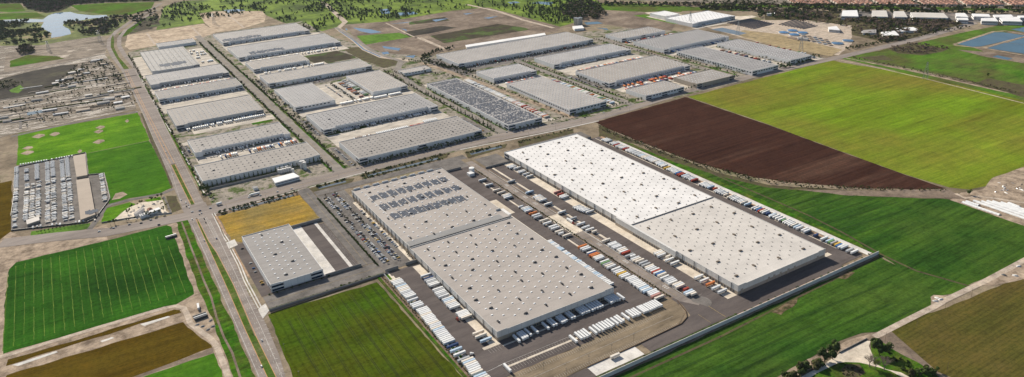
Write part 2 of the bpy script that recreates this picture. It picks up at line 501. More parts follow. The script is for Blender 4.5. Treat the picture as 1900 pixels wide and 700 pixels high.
RB = lambda *p: PZ((0, 440), 2.692, p)        # bottom-left survey frame
A_ = lambda *p: PZ((0, 0), 2.917, p)
B_ = lambda *p: PZ((380, 0), 2.917, p)
C_ = lambda *p: PZ((780, 0), 2.917, p)
D_ = lambda *p: PZ((1100, 0), 2.917, p)
E_ = lambda *p: PZ((1420, 0), 2.917, p)
F_ = lambda *p: PZ((0, 200), 2.917, p)
G_ = lambda *p: PZ((1420, 200), 2.917, p)
H_ = lambda *p: PZ((1420, 440), 2.692, p)
K_ = lambda *p: PZ((1480, 600), 7.0, p)
X_ = lambda *p: [P(*q) for q in p]

# --- left fields
patch('dirt_margin', X_((-40, 462), (0, 470), (200, 447), (330, 412), (345, 440), (372, 545), (400, 600), (440, 720), (-60, 740)), Z1, 'dirt')
fd = X_((6, 657), (9, 560), (17, 500), (30, 487)) + X_((100, 470), (200, 446), (309, 418), (318, 421), (323, 437), (342, 492), (360, 546), (327, 565), (160, 612))
patch('striped_field', fd, Z2, 'dark_crop', 'dark green crop field with thin yellow rows')
lines = [[(80, 145), (68, 545)], [(125, 130), (120, 525)], [(168, 122), (170, 512)], [(210, 112), (222, 497)], [(253, 102), (274, 480)],
 [(297, 92), (324, 467)], [(340, 80), (374, 450)], [(380, 70), (423, 435)], [(418, 58), (467, 418)], [(460, 58), (517, 402)], [(502, 50), (563, 390)],
 [(541, 28), (612, 375)], [(580, 18), (661, 362)], [(620, 5), (704, 347)], [(655, 0), (752, 333)], [(700, 0), (793, 318)], [(740, -20), (838, 304)],
 [(785, 0), (880, 291)], [(840, 45), (926, 278)], [(38, 190), (14, 570)]]
mb = MB()
for l in lines:
    a, b = RB(*l)
    a = Vector(a); b = Vector(b); n = 24
    for k in range(n):
        if random.random() < .03: continue
        p = a.lerp(b, k / n); q = a.lerp(b, (k + 1) / n); o = random.uniform(-.3, .3)
        mb.strip([(p.x + o, p.y), (q.x + o, q.y)], random.uniform(.35, .8), Z3)
struct('crop_rows', mb, 'crop_line', 'thin yellow rows across the dark green field')
patch('olive_field', RB((35, 690), (660, 503), (915, 425), (935, 450), (985, 490), (1055, 540), (1060, 552), (880, 620), (610, 720), (300, 830), (-60, 830)), Z2, 'olive_crop', 'brown green field below the striped field')
patch('olive_field', RB((40, 612), (450, 495), (870, 362), (898, 366), (905, 378), (650, 450), (300, 560), (30, 645)), Z2, 'olive_crop', 'narrow brown green strip below the farm track')
mb = MB(); mb.poly(RB((60, 640), (280, 570), (290, 576), (90, 645)), Z3); mb.poly(RB((700, 436), (840, 395), (850, 400), (720, 445)), Z3); mb.poly(RB((500, 520), (560, 500), (570, 505), (510, 526)), Z3)
struct('pale_dirt_patch', mb, 'pale_concrete')
patch('furrow_strip', RB((1062, 552), (1068, 578), (700, 700), (590, 740), (560, 735), (880, 622)), Z3, 'brown_soil')
patch('grass_field', RB((1068, 580), (1082, 610), (1112, 700), (1140, 780), (500, 780), (720, 697)), Z2, 'vivid_grass_deep', 'bright green field at the bottom edge left of the highway')
mb = MB()
mb.strip(RB((-60, 612), (40, 590), (250, 525), (480, 455), (700, 390), (820, 355), (880, 344), (918, 355), (934, 385), (950, 430), (1000, 470), (1050, 505), (1080, 540), (1100, 590), (1125, 650), (1150, 740)), 7, Z4)
struct('farm_track', mb, 'pale_dirt', 'pale dirt farm track')
patch('ditch_verge', X_((325, 407), (349, 403), (356, 430), (371, 462), (395, 520), (440, 620), (482, 720), (440, 720), (415, 650), (398, 600), (372, 545), (352, 490)), Z2, 'verge_grass', 'green grass verge beside the highway')
mb = MB(); mb.strip(X_((337, 412), (347, 438), (354, 458), (365, 486), (378, 520), (392, 552), (402, 590), (415, 625), (431, 655), (452, 720)), 2.6, Z3)
struct('ditch', mb, 'brown_soil')
patch('field_strip', X_((-5, 300), (0, 340), (22, 335), (22, 450), (-10, 455)), Z1, 'olive_crop')
patch('roadside_soil', X_((0, 445), (20, 430), (40, 440), (200, 418), (200, 446), (0, 475)), Z1 + .004, 'dirt')

# --- left upper: vivid meadow, storage yard, nursery land
patch('nursery_land', A_((-60, 240), (230, 245), (540, 190), (575, 215), (570, 300), (640, 380), (700, 480), (740, 590), (90, 720), (-100, 780), (-100, 500)), Z1, 'yard_junk', 'worn yard land with rows of sheds and stock')
patch('tan_lot', A_((160, 255), (540, 195), (582, 215), (570, 290), (400, 330), (190, 372), (20, 395), (30, 300)), Z1 + .01, 'rough_lot')
patch('green_patch', A_((55, 330), (150, 298), (310, 305), (350, 318), (210, 340), (55, 365)), Z2, 'wild_green')
patch('bare_burnt_land', A_((-40, 440), (150, 390), (330, 355), (422, 348), (400, 390), (330, 430), (270, 490), (180, 520), (-40, 550)), Z2 - .01, 'burnt')
patch('green_patch', A_((50, 490), (110, 460), (130, 480), (100, 505), (60, 500)), Z2 + .01, 'meadow')
mb = MB(); mb.strip(A_((-60, 405), (190, 372), (400, 328), (580, 290)), 6, Z3); mb.strip(A_((-60, 552), (250, 500), (480, 460), (690, 435)), 5, Z3)
mb.strip(A_((60, 740), (400, 665), (740, 605)), 11, Z3); mb.strip(A_((110, 700), (115, 640), (240, 600)), 6, Z3 + .01)
struct('yard_road', mb, 'grey_yard', 'grey service road through the yards')
patch('basin_water', A_((145, 610), (250, 592), (258, 606), (148, 625)), Z4, 'pond_water')
patch('meadow', F_((100, 140), (745, 28), (760, 60), (800, 150), (805, 178), (480, 245), (440, 255), (90, 312)), Z2, 'vivid_grass', 'bright green field with bare spots north of the storage yard')
patch('meadow', F_((470, 248), (805, 180), (850, 250), (890, 330), (935, 432), (870, 462), (700, 490), (590, 522), (595, 490), (565, 358), (480, 368)), Z2, 'vivid_grass_deep', 'deeper green field between the storage yard and the highway')
mb = MB(); mb.poly(F_((760, 28), (775, 32), (835, 180), (900, 300), (935, 425), (928, 440), (895, 350), (850, 260), (815, 185)), Z2 + .01); struct('roadside_weeds', mb, 'weeds')
mb = MB()
for q in [((170, 160), (245, 148)), ((265, 148), (325, 138)), ((515, 110), (570, 103)), ((505, 133), (560, 125)), ((500, 190), (568, 178)), ((110, 250), (185, 238)), ((120, 222), (180, 214)), ((675, 74), (700, 70)), ((418, 240), (445, 232))]:
    (a, b), (c, d) = q
    mb.poly(F_((a, b), ((a + c) / 2, b + 7), (c, d + 3), (c - 5, d - 4), ((a + c) / 2, d - 6)), Z3)
mb.poly(F_((605, 500), (625, 465), (665, 455), (690, 470), (650, 492)), Z3)
struct('bare_spots', mb, 'dirt')
patch('storage_yard_ground', F_((98, 318), (235, 292), (465, 245), (478, 365), (565, 358), (595, 492), (560, 545), (500, 610), (60, 668), (60, 590), (80, 430)), Z3, 'grey_yard', 'grey gravel ground of the vehicle storage yard')
patch('grass_strip', F_((170, 670), (490, 625), (480, 655), (170, 700)), Z3, 'meadow')
patch('grass_strip', F_((575, 545), (700, 512), (735, 522), (660, 565), (610, 610), (548, 622)), Z3, 'vivid_grass')
patch('grass_strip', F_((780, 500), (868, 482), (872, 505), (810, 520)), Z3, 'vivid_grass')
patch('bare_corner', F_((900, 478), (955, 478), (985, 550), (930, 570), (915, 530)), Z3, 'weeds')
patch('petrol_station_ground', F_((610, 612), (690, 545), (760, 515), (880, 500), (900, 560), (930, 575), (700, 608)), Z3 + .01, 'concrete', 'pale forecourt at the highway corner')
mb = MB(); mb.strip(F_((940, 440), (880, 465), (700, 500), (600, 525), (565, 545), (530, 600), (480, 665)), 9, Z4); mb.strip(F_((885, 480), (905, 520), (925, 570)), 3, Z4 + .01)
struct('side_road', mb, 'grey_yard')

# --- upper left: lake, woods ground, tan lots
patch('lake_shore', A_((-80, 95), (110, 40), (380, 40), (500, 70), (640, 80), (700, 110), (600, 190), (540, 195), (330, 225), (230, 245), (-80, 250)), Z1, 'lake_bank', 'shore of brush and grass round the lake')
patch('lake', A_((-60, 112), (150, 103), (232, 106), (262, 84), (300, 70), (380, 65), (420, 76), (500, 84), (575, 82), (592, 98), (560, 110), (520, 98), (430, 112), (345, 125), (340, 140), (378, 160), (385, 185), (330, 198), (275, 206), (280, 180), (240, 160), (222, 146), (238, 120), (130, 122), (-60, 126)), Z3, 'lake_water', 'grey blue lake at the upper left')
patch('green_hill', A_((380, 30), (560, 18), (836, 12), (820, 45), (700, 82), (560, 78), (430, 60)), Z2, 'wild_green', 'green meadow behind the lake')
patch('green_hill', A_((-60, 22), (110, 20), (140, 60), (60, 66), (-60, 62)), Z2, 'wild_green')
patch('green_hill', A_((-60, 78), (200, 68), (250, 92), (150, 100), (-60, 108)), Z2, 'wild_green')
patch('wood_floor', A_((-200, -14), (900, -8), (870, 8), (560, 15), (390, 26), (330, 60), (250, 72), (150, 52), (120, 18), (-200, 22)), Z1 + .01, 'dark_fallow')
patch('tan_lot', A_((690, 190), (1100, 130), (1160, 165), (1165, 180), (1060, 215), (840, 250), (700, 270), (676, 250)), Z2, 'tan_soil', 'bare tan building lot north of the first warehouses')
patch('tan_lot', A_((1078, 75), (1160, 62), (1420, 60), (1440, 85), (1430, 120), (1300, 160), (1165, 176), (1105, 120)), Z2, 'tan_soil', 'bare tan lot beside the golf course')
patch('dark_brush', A_((730, 130), (800, 85), (850, 95), (870, 140), (700, 185)), Z2, 'dark_fallow')
patch('verge_far', A_((640, 185), (760, 105), (790, 100), (690, 190), (668, 200)), Z2 + .01, 'verge_grass')
patch('small_pond', A_((1210, 55), (1290, 50), (1330, 58), (1240, 72)), Z3, 'lake_water')
# golf course
patch('golf_course_ground', X_((305, 12), (340, 2), (500, -4), (1100, -4), (1120, 10), (1085, 36), (1040, 50), (930, 22), (905, 14), (840, 20), (720, 40), (640, 46), (585, 62), (520, 40), (480, 22), (400, 40), (290, 56), (297, 34)), Z1 + .02, 'golf_grass', 'light and dark green golf course with many trees')
mb = MB()
for q in [((705, 18), (722, 16), (724, 25), (708, 26)), ((738, 24), (768, 22), (776, 26), (742, 29))]: mb.poly(X_(*q), Z3)
struct('golf_pond', mb, 'lake_water')
# centre top: fallow land
patch('fallow_land', X_((640, 46), (720, 40), (840, 22), (905, 14), (1040, 50), (1035, 58), (900, 78), (820, 96), (760, 106), (700, 96), (655, 66)), Z1 + .02, 'brown_soil', 'brown fallow land with puddles below the golf course')
patch('green_square', B_((820, 195), (1050, 178), (1125, 200), (870, 242)), Z2 + .01, 'meadow', 'bright green square in the fallow land')
patch('dark_square', C_((50, 195), (420, 130), (560, 150), (600, 160), (130, 235)), Z2 + .01, 'dark_fallow', 'dark green block in the fallow land')
patch('dark_square', C_((-60, 120), (130, 92), (160, 112), (-60, 135)), Z2 + .01, 'dark_fallow')
patch('dark_square', C_((-90, 175), (110, 140), (200, 150), (60, 180), (-60, 200)), Z2 + .01, 'burnt')
mb = MB()
for q in [[(800, 150), (900, 160), (960, 175), (900, 182), (840, 170)], [(960, 250), (1060, 262), (1050, 275), (970, 262)], [(955, 285), (990, 280), (1000, 292), (965, 295)], [(1080, 305), (1140, 300), (1130, 315)], [(760, 152), (775, 160), (765, 166)], [(1060, 155), (1090, 160), (1095, 170)], [(1230, 108), (1320, 100), (1250, 118)], [(1000, 130), (1120, 118), (1090, 125)]]:
    mb.poly(B_(*q), Z3)
for q in [[(230, 75), (290, 70), (250, 80)], [(340, 98), (420, 88), (370, 102)]]: mb.poly(C_(*q), Z3)
struct('puddles', mb, 'lake_water')
mb = MB()
mb.strip(B_((640, 10), (760, 120), (720, 155), (800, 210), (870, 270), (960, 310), (1110, 330)), 20, Z3)
mb.strip(B_((1140, 200), (1300, 265)), 10, Z3)
mb.strip(B_((980, 125), (1120, 195), (1150, 205)), 6, Z3)
mb.strip(C_((250, 25), (420, 62), (560, 110), (720, 152)), 14, Z3)
mb.strip(C_((0, 205), (130, 262)), 9, Z3 + .01)
mb.strip(A_((795, 180), (838, 240)), 7, Z3 + .01); mb.strip(A_((1040, 148), (1085, 195)), 7, Z3)
mb.strip(A_((1200, 80), (1260, 100), (1320, 150)), 7, Z3)
struct('dirt_roads', mb, 'pale_dirt', 'pale dirt tracks across the fallow land')
mb = MB(); mb.strip(B_((725, 165), (800, 215), (860, 268), (950, 308)), 5, Z4); struct('canal', mb, 'lake_water')
patch('dark_triangle', B_((530, 295), (700, 272), (800, 300), (820, 315), (610, 352), (570, 330)), Z2, 'dark_fallow', 'dark weedy triangle between the warehouses')
patch('scrub_wedge', B_((740, 265), (830, 255), (930, 300), (1080, 340), (970, 370), (840, 320)), Z2, 'weeds')

# --- warehouse park base and streets
patch('park_ground', [(142, 1222), (700, 1222), (1700, 1222), (1680, 1530), (1680, 1600), (1600, 1860), (1340, 1945), (850, 1960), (850, 2000), (790, 2080), (740, 2440), (740, 2760), (350, 2760), (142, 2640)], Z1 + .03, 'park_floor', 'planted and paved ground of the warehouse park')
yards = [
 # truck courts and car parks, warm concrete
 (145, 350, 2244, 2268), (300, 350, 2268, 2546), (145, 350, 2048, 2112), (146, 350, 1858, 1950), (148, 346, 1592, 1612), (157, 352, 1434, 1500), (180, 372, 1655, 1702),
 (408, 725, 2442, 2524), (408, 725, 2210, 2275), (408, 610, 2025, 2102), (500, 594, 1668, 1862), (405, 690, 1604, 1666), (408, 676, 1386, 1472),
 (814, 848, 1262, 1662), (735, 815, 1662, 1690), (1078, 1345, 1524, 1600), (1086, 1345, 1326, 1376), (885, 1020, 1538, 1586), (1000, 1028, 1262, 1534),
 (1412, 1665, 1515, 1544), (1516, 1572, 1240, 1512), (1660, 1690, 1240, 1512), (1204, 1240, 1250, 1330), (1404, 1600, 1695, 1722), (1700, 1920, 1720, 1742), (1716, 1745, 1742, 1980), (146, 172, 2268, 2546)]
rects('truck_courts', yards, Z3, 'court_concrete', 'pale concrete truck courts between the warehouses')
rects('red_truck_court', [(1386, 1410, 1545, 1600), (1204, 1400, 1378, 1384)], Z3 + .002, 'brown_soil')
rects('car_parks', [(845, 882, 1700, 1925), (882, 1340, 1735, 1775), (725, 813, 1236, 1260), (142, 156, 1520, 1590), (393, 408, 1480, 1600), (392, 408, 1270, 1390), (672, 700, 1280, 1400), (503, 592, 1880, 1915), (393, 408, 1925, 2020), (1030, 1080, 1500, 1530), (1210, 1232, 1300, 1330), (1060, 1083, 1380, 1500), (345, 362, 1950, 2120)], Z3 + .004, 'grey_yard', 'grey car parks beside the warehouses')
rects('street_verge', [(354.5, 358.6, 1272, 2600), (379.6, 385, 1272, 1600), (382, 386.5, 1600, 2600), (136.8, 141, 1300, 2600), (703, 706.5, 1275, 1680), (727.5, 730.5, 1265, 1660), (1031, 1034.5, 1270, 1740), (1056, 1060, 1270, 1740), (408, 690, 1257.5, 1262), (900, 1080, 1244, 1249), (1090, 1230, 1256 - 20, 1240), (393, 560, 1228.5, 1231), (1368, 1372, 1270, 1600), (1396, 1402, 1270, 1700), (410, 500, 1466, 1473), (610, 672, 1386, 1394), (300, 345, 1640, 1654)], Z3 + .02, 'verge_grass', 'green planted verges along the park streets')
mb = MB()
mb.strip([(369, 1245), (369, 1700), (372, 2000), (368, 2350), (372, 2760)], 20, Z4)
mb.strip([(718, 1245), (716, 1500), (714, 1690), (735, 1860), (790, 1960)], 18, Z4)
mb.strip([(1042, 1240), (1046, 1420), (1046, 1600), (1048, 1760), (1060, 1790)], 18, Z4)
mb.strip([(1388, 1240), (1376, 1378), (1378, 1500), (1380, 1617), (1395, 1830)], 16, Z4)
mb.strip([(790, 1960), (775, 2050), (770, 2130), (795, 2440), (800, 2560)], 14, Z4)
struct('park_streets', mb, 'park_road', 'grey streets between the warehouses')
mb = MB(); mb.strip([(826, 1910), (845, 1760), (858, 1640), (872, 1440), (886, 1245)], 17, Z4)
struct('railway_corridor', mb, 'dirt', 'tan dirt corridor running diagonally between the warehouses')
mb = MB()
mb.strip(X_((0, 452), (100, 440), (200, 431), (345, 402)) + [(140, 1232)], 32, Z5)
mb.strip([(130, 1230), (250, 1243), (340, 1246), (500, 1246), (620, 1246), (720, 1238), (800, 1226), (917, 1216)], 36, Z5 + .004)
mb.strip([(917, 1216), (1000, 1222), (1210, 1246), (1352, 1238), (1504, 1236), (1740, 1222), (2085, 1216), (2380, 1232), (2440, 1300), (2600, 1700)], 27, Z5 + .008)
struct('cross_road', mb, 'old_asphalt', 'wide grey road crossing the picture below the warehouse park')
mb = MB()
def pm(q): return q
sb = [(361, 3619), (293, 3450), (202, 3228), (138, 3064), (105, 2917), (92, 2768), (94, 2606), (104, 2399)]
mb.strip([(x + 6, y) for x, y in sb], 15, Z6); mb.strip([(x + 36, y) for x, y in sb[1:]] + [(137, 2300)], 13, Z6)
mb.poly([(102, 2400), (138, 2400), (139, 1890), (135, 1640), (133, 1470), (119, 1470), (119, 1496), (100, 1496), (104, 1890)], Z6 + .004)
mb.poly([(100, 1496), (111, 1496), (112, 1268), (97, 1262)], Z6 + .004)
mb.poly([(119, 1470), (133, 1470), (132, 1262), (117, 1268)], Z6 + .004)
mb.poly([(96, 1268), (134, 1268), (134, 1210), (97, 1210)], Z6 + .008)
mb.poly([(97, 1210), (109, 1210), (107, 970), (105, 842), (104, 600), (92, 600), (95, 739), (98, 1068)], Z6 + .004)
mb.poly([(111, 1210), (134, 1210), (132, 1048), (127, 920), (129, 841), (126, 766), (119, 700), (119, 600), (112, 600), (112, 818), (115, 959), (114, 1067), (111, 1115)], Z6 + .004)
struct('highway', mb, 'old_asphalt', 'divided grey highway running up the left side')
mb = MB()
mb.poly([(111, 1490), (117, 1490), (117, 1272), (112, 1272)], Z6 + .001)
mb.poly([(105, 842), (112, 818), (112, 600), (104, 600)], Z6); mb.poly([(107, 1060), (114, 1060), (115, 959), (111, 818), (105, 842), (107, 970)], Z6)
mb.poly([(109, 1195), (111, 1195), (111, 1115), (114, 1062), (107, 1062)], Z6)
mb.poly([(110, 2390), (124, 2390), (112, 2590), (112, 2760), (125, 2920), (128, 3000), (115, 2917), (103, 2768), (104, 2606)], Z6)
struct('median', mb, 'weedy_median', 'weedy median strip of the highway')
mb = MB()
mb.strip([(110.5, 2380), (111, 1900), (111, 1500)], .7, Z6 + .02); mb.strip([(115.5, 2380), (115, 1900), (118, 1500)], .7, Z6 + .02)
mb.strip([(111.2, 1490), (111.4, 1275)], .7, Z6 + .02); mb.strip([(118, 1490), (117.6, 1275)], .7, Z6 + .02)
mb.strip([(108.6, 1205), (106.6, 970), (104.6, 842), (103.6, 600)], .6, Z6 + .02)
mb.strip([(111.6, 1205), (111.6, 1115), (114.6, 1067), (115.6, 959), (112.4, 818), (112.4, 600)], .6, Z6 + .02)
struct('orange_lines', mb, 'line_orange')
mb = MB()
mb.strip([(106, 2380), (105, 1900), (102, 1666), (107, 1473), (98.5, 1290)], .35, Z6 + .02)
mb.strip([(132, 1330), (134, 1640), (136.5, 1890), (136, 2380)], .35, Z6 + .02)
mb.strip([(99.6, 1190), (99.6, 1068), (96.6, 739), (94, 600)], .5, Z6 + .02)
mb.strip([(127, 1190), (126, 1100), (124.5, 1000), (123, 920), (122, 840), (120, 766), (117, 700), (117, 600)], .5, Z6 + .02)
for x0, x1 in ((103.5, 100.2), (118.8, 116.5), (121.5, 119)): mb.dash((x0, 1200), (x1, 620), .35, Z6 + .02, 4, 9)
for x0, x1 in ((122, 122), (128, 127)): mb.dash((x0, 1880), (x1, 1290), .35, Z6 + .02, 4, 9)
for y in range(1120, 1204, 5): mb.strip([(122.2, y), (124.6, y)], .6, Z6 + .021)
mb.strip([(122, 1204), (122, 1116)], .3, Z6 + .02); mb.strip([(124.9, 1204), (124.9, 1116)], .3, Z6 + .02)
for y in range(640, 1060, 11): mb.strip([(124.5 if y > 800 else 120.5, y), (129.5 if y > 800 else 123, y - 1.5)], .5, Z6 + .021)
for x in (99, 112.5): mb.strip([(x, 1207), (x + 9, 1207)], .8, Z6 + .03)
mb.strip([(97.5, 1271), (97.5 + 12, 1271)], .8, Z6 + .03); mb.strip([(118, 1271), (131, 1271)], .8, Z6 + .03)
mb.dash((140, 1246), (620, 1256), .3, Z6 + .02, 4, 9); mb.dash((140, 1226), (600, 1238), .3, Z6 + .02, 4, 9)
struct('white_road_lines', mb, 'line_road')
mb = MB(); mb.strip([(150, 1236), (340, 1245.5), (620, 1246), (720, 1238), (917, 1216)], .5, Z6 + .021); mb.strip([(920, 1216.5), (1210, 1246), (1500, 1236), (1740, 1222)], .5, Z6 + .021)
mb.strip([(369, 1290), (369, 1700), (372, 2000), (368, 2350)], .4, Z6); 
struct('road_centre_line', mb, 'line_yellow')
# right side pavement beside the highway
mb = MB()
for dx, wd in ((0, 1.6), (3.6, 1.8)):
    mb.strip([(135 + dx, 1218), (134.5 + dx, 1150), (133 + dx, 1118), (134 + dx, 1096)], wd, Z5)
    mb.strip([(133 + dx, 1066), (132.6 + dx, 1010), (130 + dx, 960), (130 + dx, 880)], wd, Z5)
mb.strip([(140, 1210), (270, 1221), (282, 1222)], 2.2, Z5 + .01)
mb.strip([(300, 1222), (372, 1228), (420, 1229)], 2, Z5 + .01)
mb.strip([(600, 1226), (700, 1214), (800, 1204), (915, 1198)], 3, Z5 + .01)
mb.poly([(131, 1092), (146, 1096), (146, 1074), (131, 1068)], Z5 + .01)
mb.poly([(129, 878), (140, 886), (140, 866), (127, 850)], Z5 + .01)
for x, y, wd in ((140, 2250, 2.5), (140, 2000, 2.5), (140, 1780, 2.5), (141, 1560, 2.5), (140, 1400, 2.5)): mb.strip([(x, y), (x, y - 90)], wd, Z5)
struct('pavements', mb, 'pale_concrete', 'pale pavements and driveway aprons')
rects('planting_strip', [(136.9, 139, 965, 1064), (137, 140, 1120, 1200)], Z5 + .02, 'orange_gravel')

# --- distribution yard in the foreground
patch('dry_lawn', [(141, 1097), (141, 1196), (276, 1200), (277, 1092), (226, 1090), (226, 1080), (152, 1080)], Z2, 'yellow_grass', 'dry yellow lawn at the road corner')
patch('swale_bank', [(140, 1200), (140, 1214), (276, 1220), (280, 1206), (270, 1202)], Z3, 'bark_mulch')
patch('swale_bank', [(298, 1216), (300, 1200), (370, 1200), (380, 1214), (360, 1224)], Z3, 'weeds')
patch('swale_bank', [(388, 1200), (500, 1200), (560, 1204), (576, 1222), (560, 1228), (400, 1226)], Z3, 'weeds')
patch('swale_bank', [(590, 1175), (675, 1182), (690, 1198), (600, 1210)], Z3, 'weeds')
patch('swale_bank', [(700, 1170), (830, 1170), (845, 1192), (712, 1196)], Z3, 'weeds')
rects('swale_water', [(165, 268, 1203, 1209), (312, 362, 1206, 1213), (402, 545, 1206, 1214), (604, 672, 1188, 1196)], Z4, 'ditch_water')
rects('south_road', [(141, 298, 871, 903)], Z4, 'grey_yard', 'grey access road south of the small warehouse')
rects('west_drive', [(277.5, 298, 905, 1222)], Z4 + .002, 'grey_yard', 'grey access road between the small warehouse and the car park')
rects('inner_road', [(300, 590, 1178, 1198)], Z4 + .004, 'grey_yard', 'grey road north of the solar roof warehouse')
rects('staff_car_park', [(298.5, 347, 872, 1176)], Z4 + .006, 'grey_yard', 'grey car park packed with cars')
rects('office_lot', [(140, 154, 905, 1076), (154, 226, 905, 908.5)], Z4 + .002, 'dark_asphalt')
rects('small_truck_court', [(243, 263, 908, 1080), (268, 277, 908, 1070)], Z4, 'dark_asphalt', 'dark truck court beside the small warehouse')
rects('concrete_apron', [(226, 243, 908, 1080), (263, 268, 908, 1078)], Z4 + .003, 'pale_concrete')
rects('main_yard', [(302.5, 348, 586, 866), (348, 590, 586, 645), (518, 575, 645, 1140), (597, 646, 575, 1111), (812, 857, 562, 1122), (646, 812, 530, 560)], Z4 + .001, 'dark_asphalt', 'dark asphalt yard round the big warehouses')
rects('yard_edge', [(590, 646, 530, 575), (812, 857, 534, 562), (480, 560, 532, 552), (300, 404, 532, 549)], Z4 + .001, 'dark_asphalt')
patch('loop_road', [(560, 532), (590, 532), (590, 586), (577, 600), (574, 582), (566, 560), (545, 552.2), (540, 552), (560, 552)], Z4 + .0015, 'dark_asphalt')
rects('spine_road', [(576, 589.5, 600, 1160)], Z4 + .004, 'old_asphalt', 'spine road between the two trailer yards')
patch('spine_fill', [(576, 600), (597, 600), (597, 575), (590, 570), (577, 590)], Z4 + .006, 'old_asphalt')
rects('fence_strip', [(571.5, 576, 600, 1140)], Z4 + .005, 'brown_soil')
rects('fence_strip', [(589.5, 597, 600, 1118)], Z4 + .002, 'brown_soil')
rects('gate_plaza', [(572, 592, 812, 882)], Z4 + .01, 'concrete')
patch('trailer_lot', [(332, 549), (472, 551), (540, 553), (562, 566), (572, 590), (571, 606), (560, 606), (430, 586), (332, 586)], Z4 + .008, 'gravel_lot', 'tan gravel trailer lot south of the front docks')
rects('dock_apron', [(336, 347, 645, 862), (348, 516, 634, 636.5), (326, 348, 640, 645), (518, 531, 690, 925), (518, 541, 925, 985), (629, 645, 560, 1111), (812, 826, 559, 566)], Z4 + .01, 'concrete', 'concrete dock aprons along the warehouses')
rects('trailer_pads', [(556, 559, 620, 1070), (602, 606, 590, 1106), (332, 512, 598, 601), (302.5, 304.5, 600, 855), (845, 846.5, 560, 1118)], Z4 + .012, 'concrete')
rects('north_corner', [(597, 646, 1112, 1165), (500, 575, 1140, 1178)], Z4, 'grey_yard')
patch('entry_lot', [(700, 1138), (845, 1136), (845, 1168), (700, 1168)], Z4, 'grey_yard')
rects('south_concrete', [(404, 471, 532.5, 549.5)], Z4 + .012, 'pale_concrete', 'pale concrete pad at the truck scale')
rects('planted_strip', [(300, 480, 526.5, 531.5), (480, 612, 526.5, 531.5)], Z4, 'landscape')
rects('orange_strip', [(614, 872, 524.5, 530), (857, 861, 545, 700)], Z4, 'orange_gravel')
rects('east_path', [(863, 873, 531, 1080)], Z4 + .002, 'pale_concrete', 'pale concrete path along the east fence')
rects('east_strip', [(857, 863, 700, 1120)], Z4 - .001, 'orange_gravel')
patch('turning_island', [(613, 587)] + [(598 + 12 * math.cos(a), 574 + 13 * math.sin(a)) for a in [math.radians(x) for x in range(55, -100, -15)]] + [(589, 580), (592, 588)], Z5, 'grey_yard', 'grey traffic island at the yard exit')
rects('west_edge', [(284, 288, 590, 864)], Z2 + .006, 'verge_grass'); rects('west_mulch', [(288, 294.5, 590, 864)], Z2 + .006, 'bark_mulch'); rects('west_green', [(295.6, 300, 590, 864)], Z2 + .006, 'verge_grass'); rects('west_walk', [(300, 302.4, 560, 868)], Z4, 'concrete')
rects('hedge_bed', [(296.2, 298.4, 893, 1170)], Z4 + .03, 'landscape')
rects('office_walk', [(340.5, 346, 880, 1115)], Z5, 'concrete')
rects('weedy_bank', [(140, 296, 866, 870.5)], Z3, 'landscape')

# markings in the yard
mb = MB()
for i in range(48):
    x = 333 + i * 3.66
    if x < 512: mb.strip([(x, 605), (x, 590)], .22, Z6)
for i in range(46): x = 320 + i * 3.66; 
for k, (x0, x1, y0, y1) in enumerate([(336, 540, 578, 584), (360, 545, 551.5, 557)]):
    for i in range(int((x1 - x0) / 2.9)):
        mb.strip([(x0 + i * 2.9, y0), (x0 + i * 2.9 + .8, y1)], .22, Z6)
mb.strip([(336, 568), (548, 570)], .3, Z6)
mb.strip([(325, 606.6), (512, 606.6)], .4, Z6)
for i in range(26): mb.strip([(326 + i * 0, 0), (326.1, 0)], .01, Z6) if False else None
for i in range(120):
    y = 612 + i * 3.66
    if y < 1068: mb.strip([(559.5, y), (571, y)], .2, Z6)
    if y < 1100: mb.strip([(597.5, y), (602, y)], .2, Z6)
for i in range(150):
    y = 562 + i * 3.66
    if y < 1110: mb.strip([(846.5, y), (857, y)], .2, Z6)
for i in range(5): mb.strip([(330 + i * 3.4, 644), (330 + i * 3.4, 630)], .22, Z6)
for i in range(44): mb.strip([(268.5, 912 + i * 3.5), (276.5, 915 + i * 3.5)], .25, Z6)
struct('bay_lines', mb, 'line_faint', 'painted bay lines of the trailer yards')
mb = MB()
mb.strip([(581.4, 600), (581.4, 1150)], .3, Z6); mb.strip([(598, 534), (598, 562)], .5, Z6); mb.strip([(575, 535), (575, 556)], .3, Z6)
mb.strip([(286, 905), (289, 1200)], .3, Z6); mb.strip([(145, 886), (296, 888)], .35, Z6)
struct('yellow_lines', mb, 'line_yellow')
mb = MB()
for y0 in (620, 700, 760, 930, 960, 990, 1020):
    for dx in (0, 2, 4):
        for dy in (0, 3.5, 7): mb.strip([(583 + dx, y0 + dy), (583 + dx, y0 + dy + 2)], .9, Z6)
mb.strip([(302, 604), (330, 606)], .35, Z6)
for i in range(60):
    y = 1168 - i * 4.6
    for x in (302.8, 319.5, 337.5): mb.strip([(x, y), (x + 4.6, y)], .18, Z6)
mb.dash((592.6, 620), (592.6, 1100), .5, Z6, 40, 1)
struct('pavement_marks', mb, 'line_white')

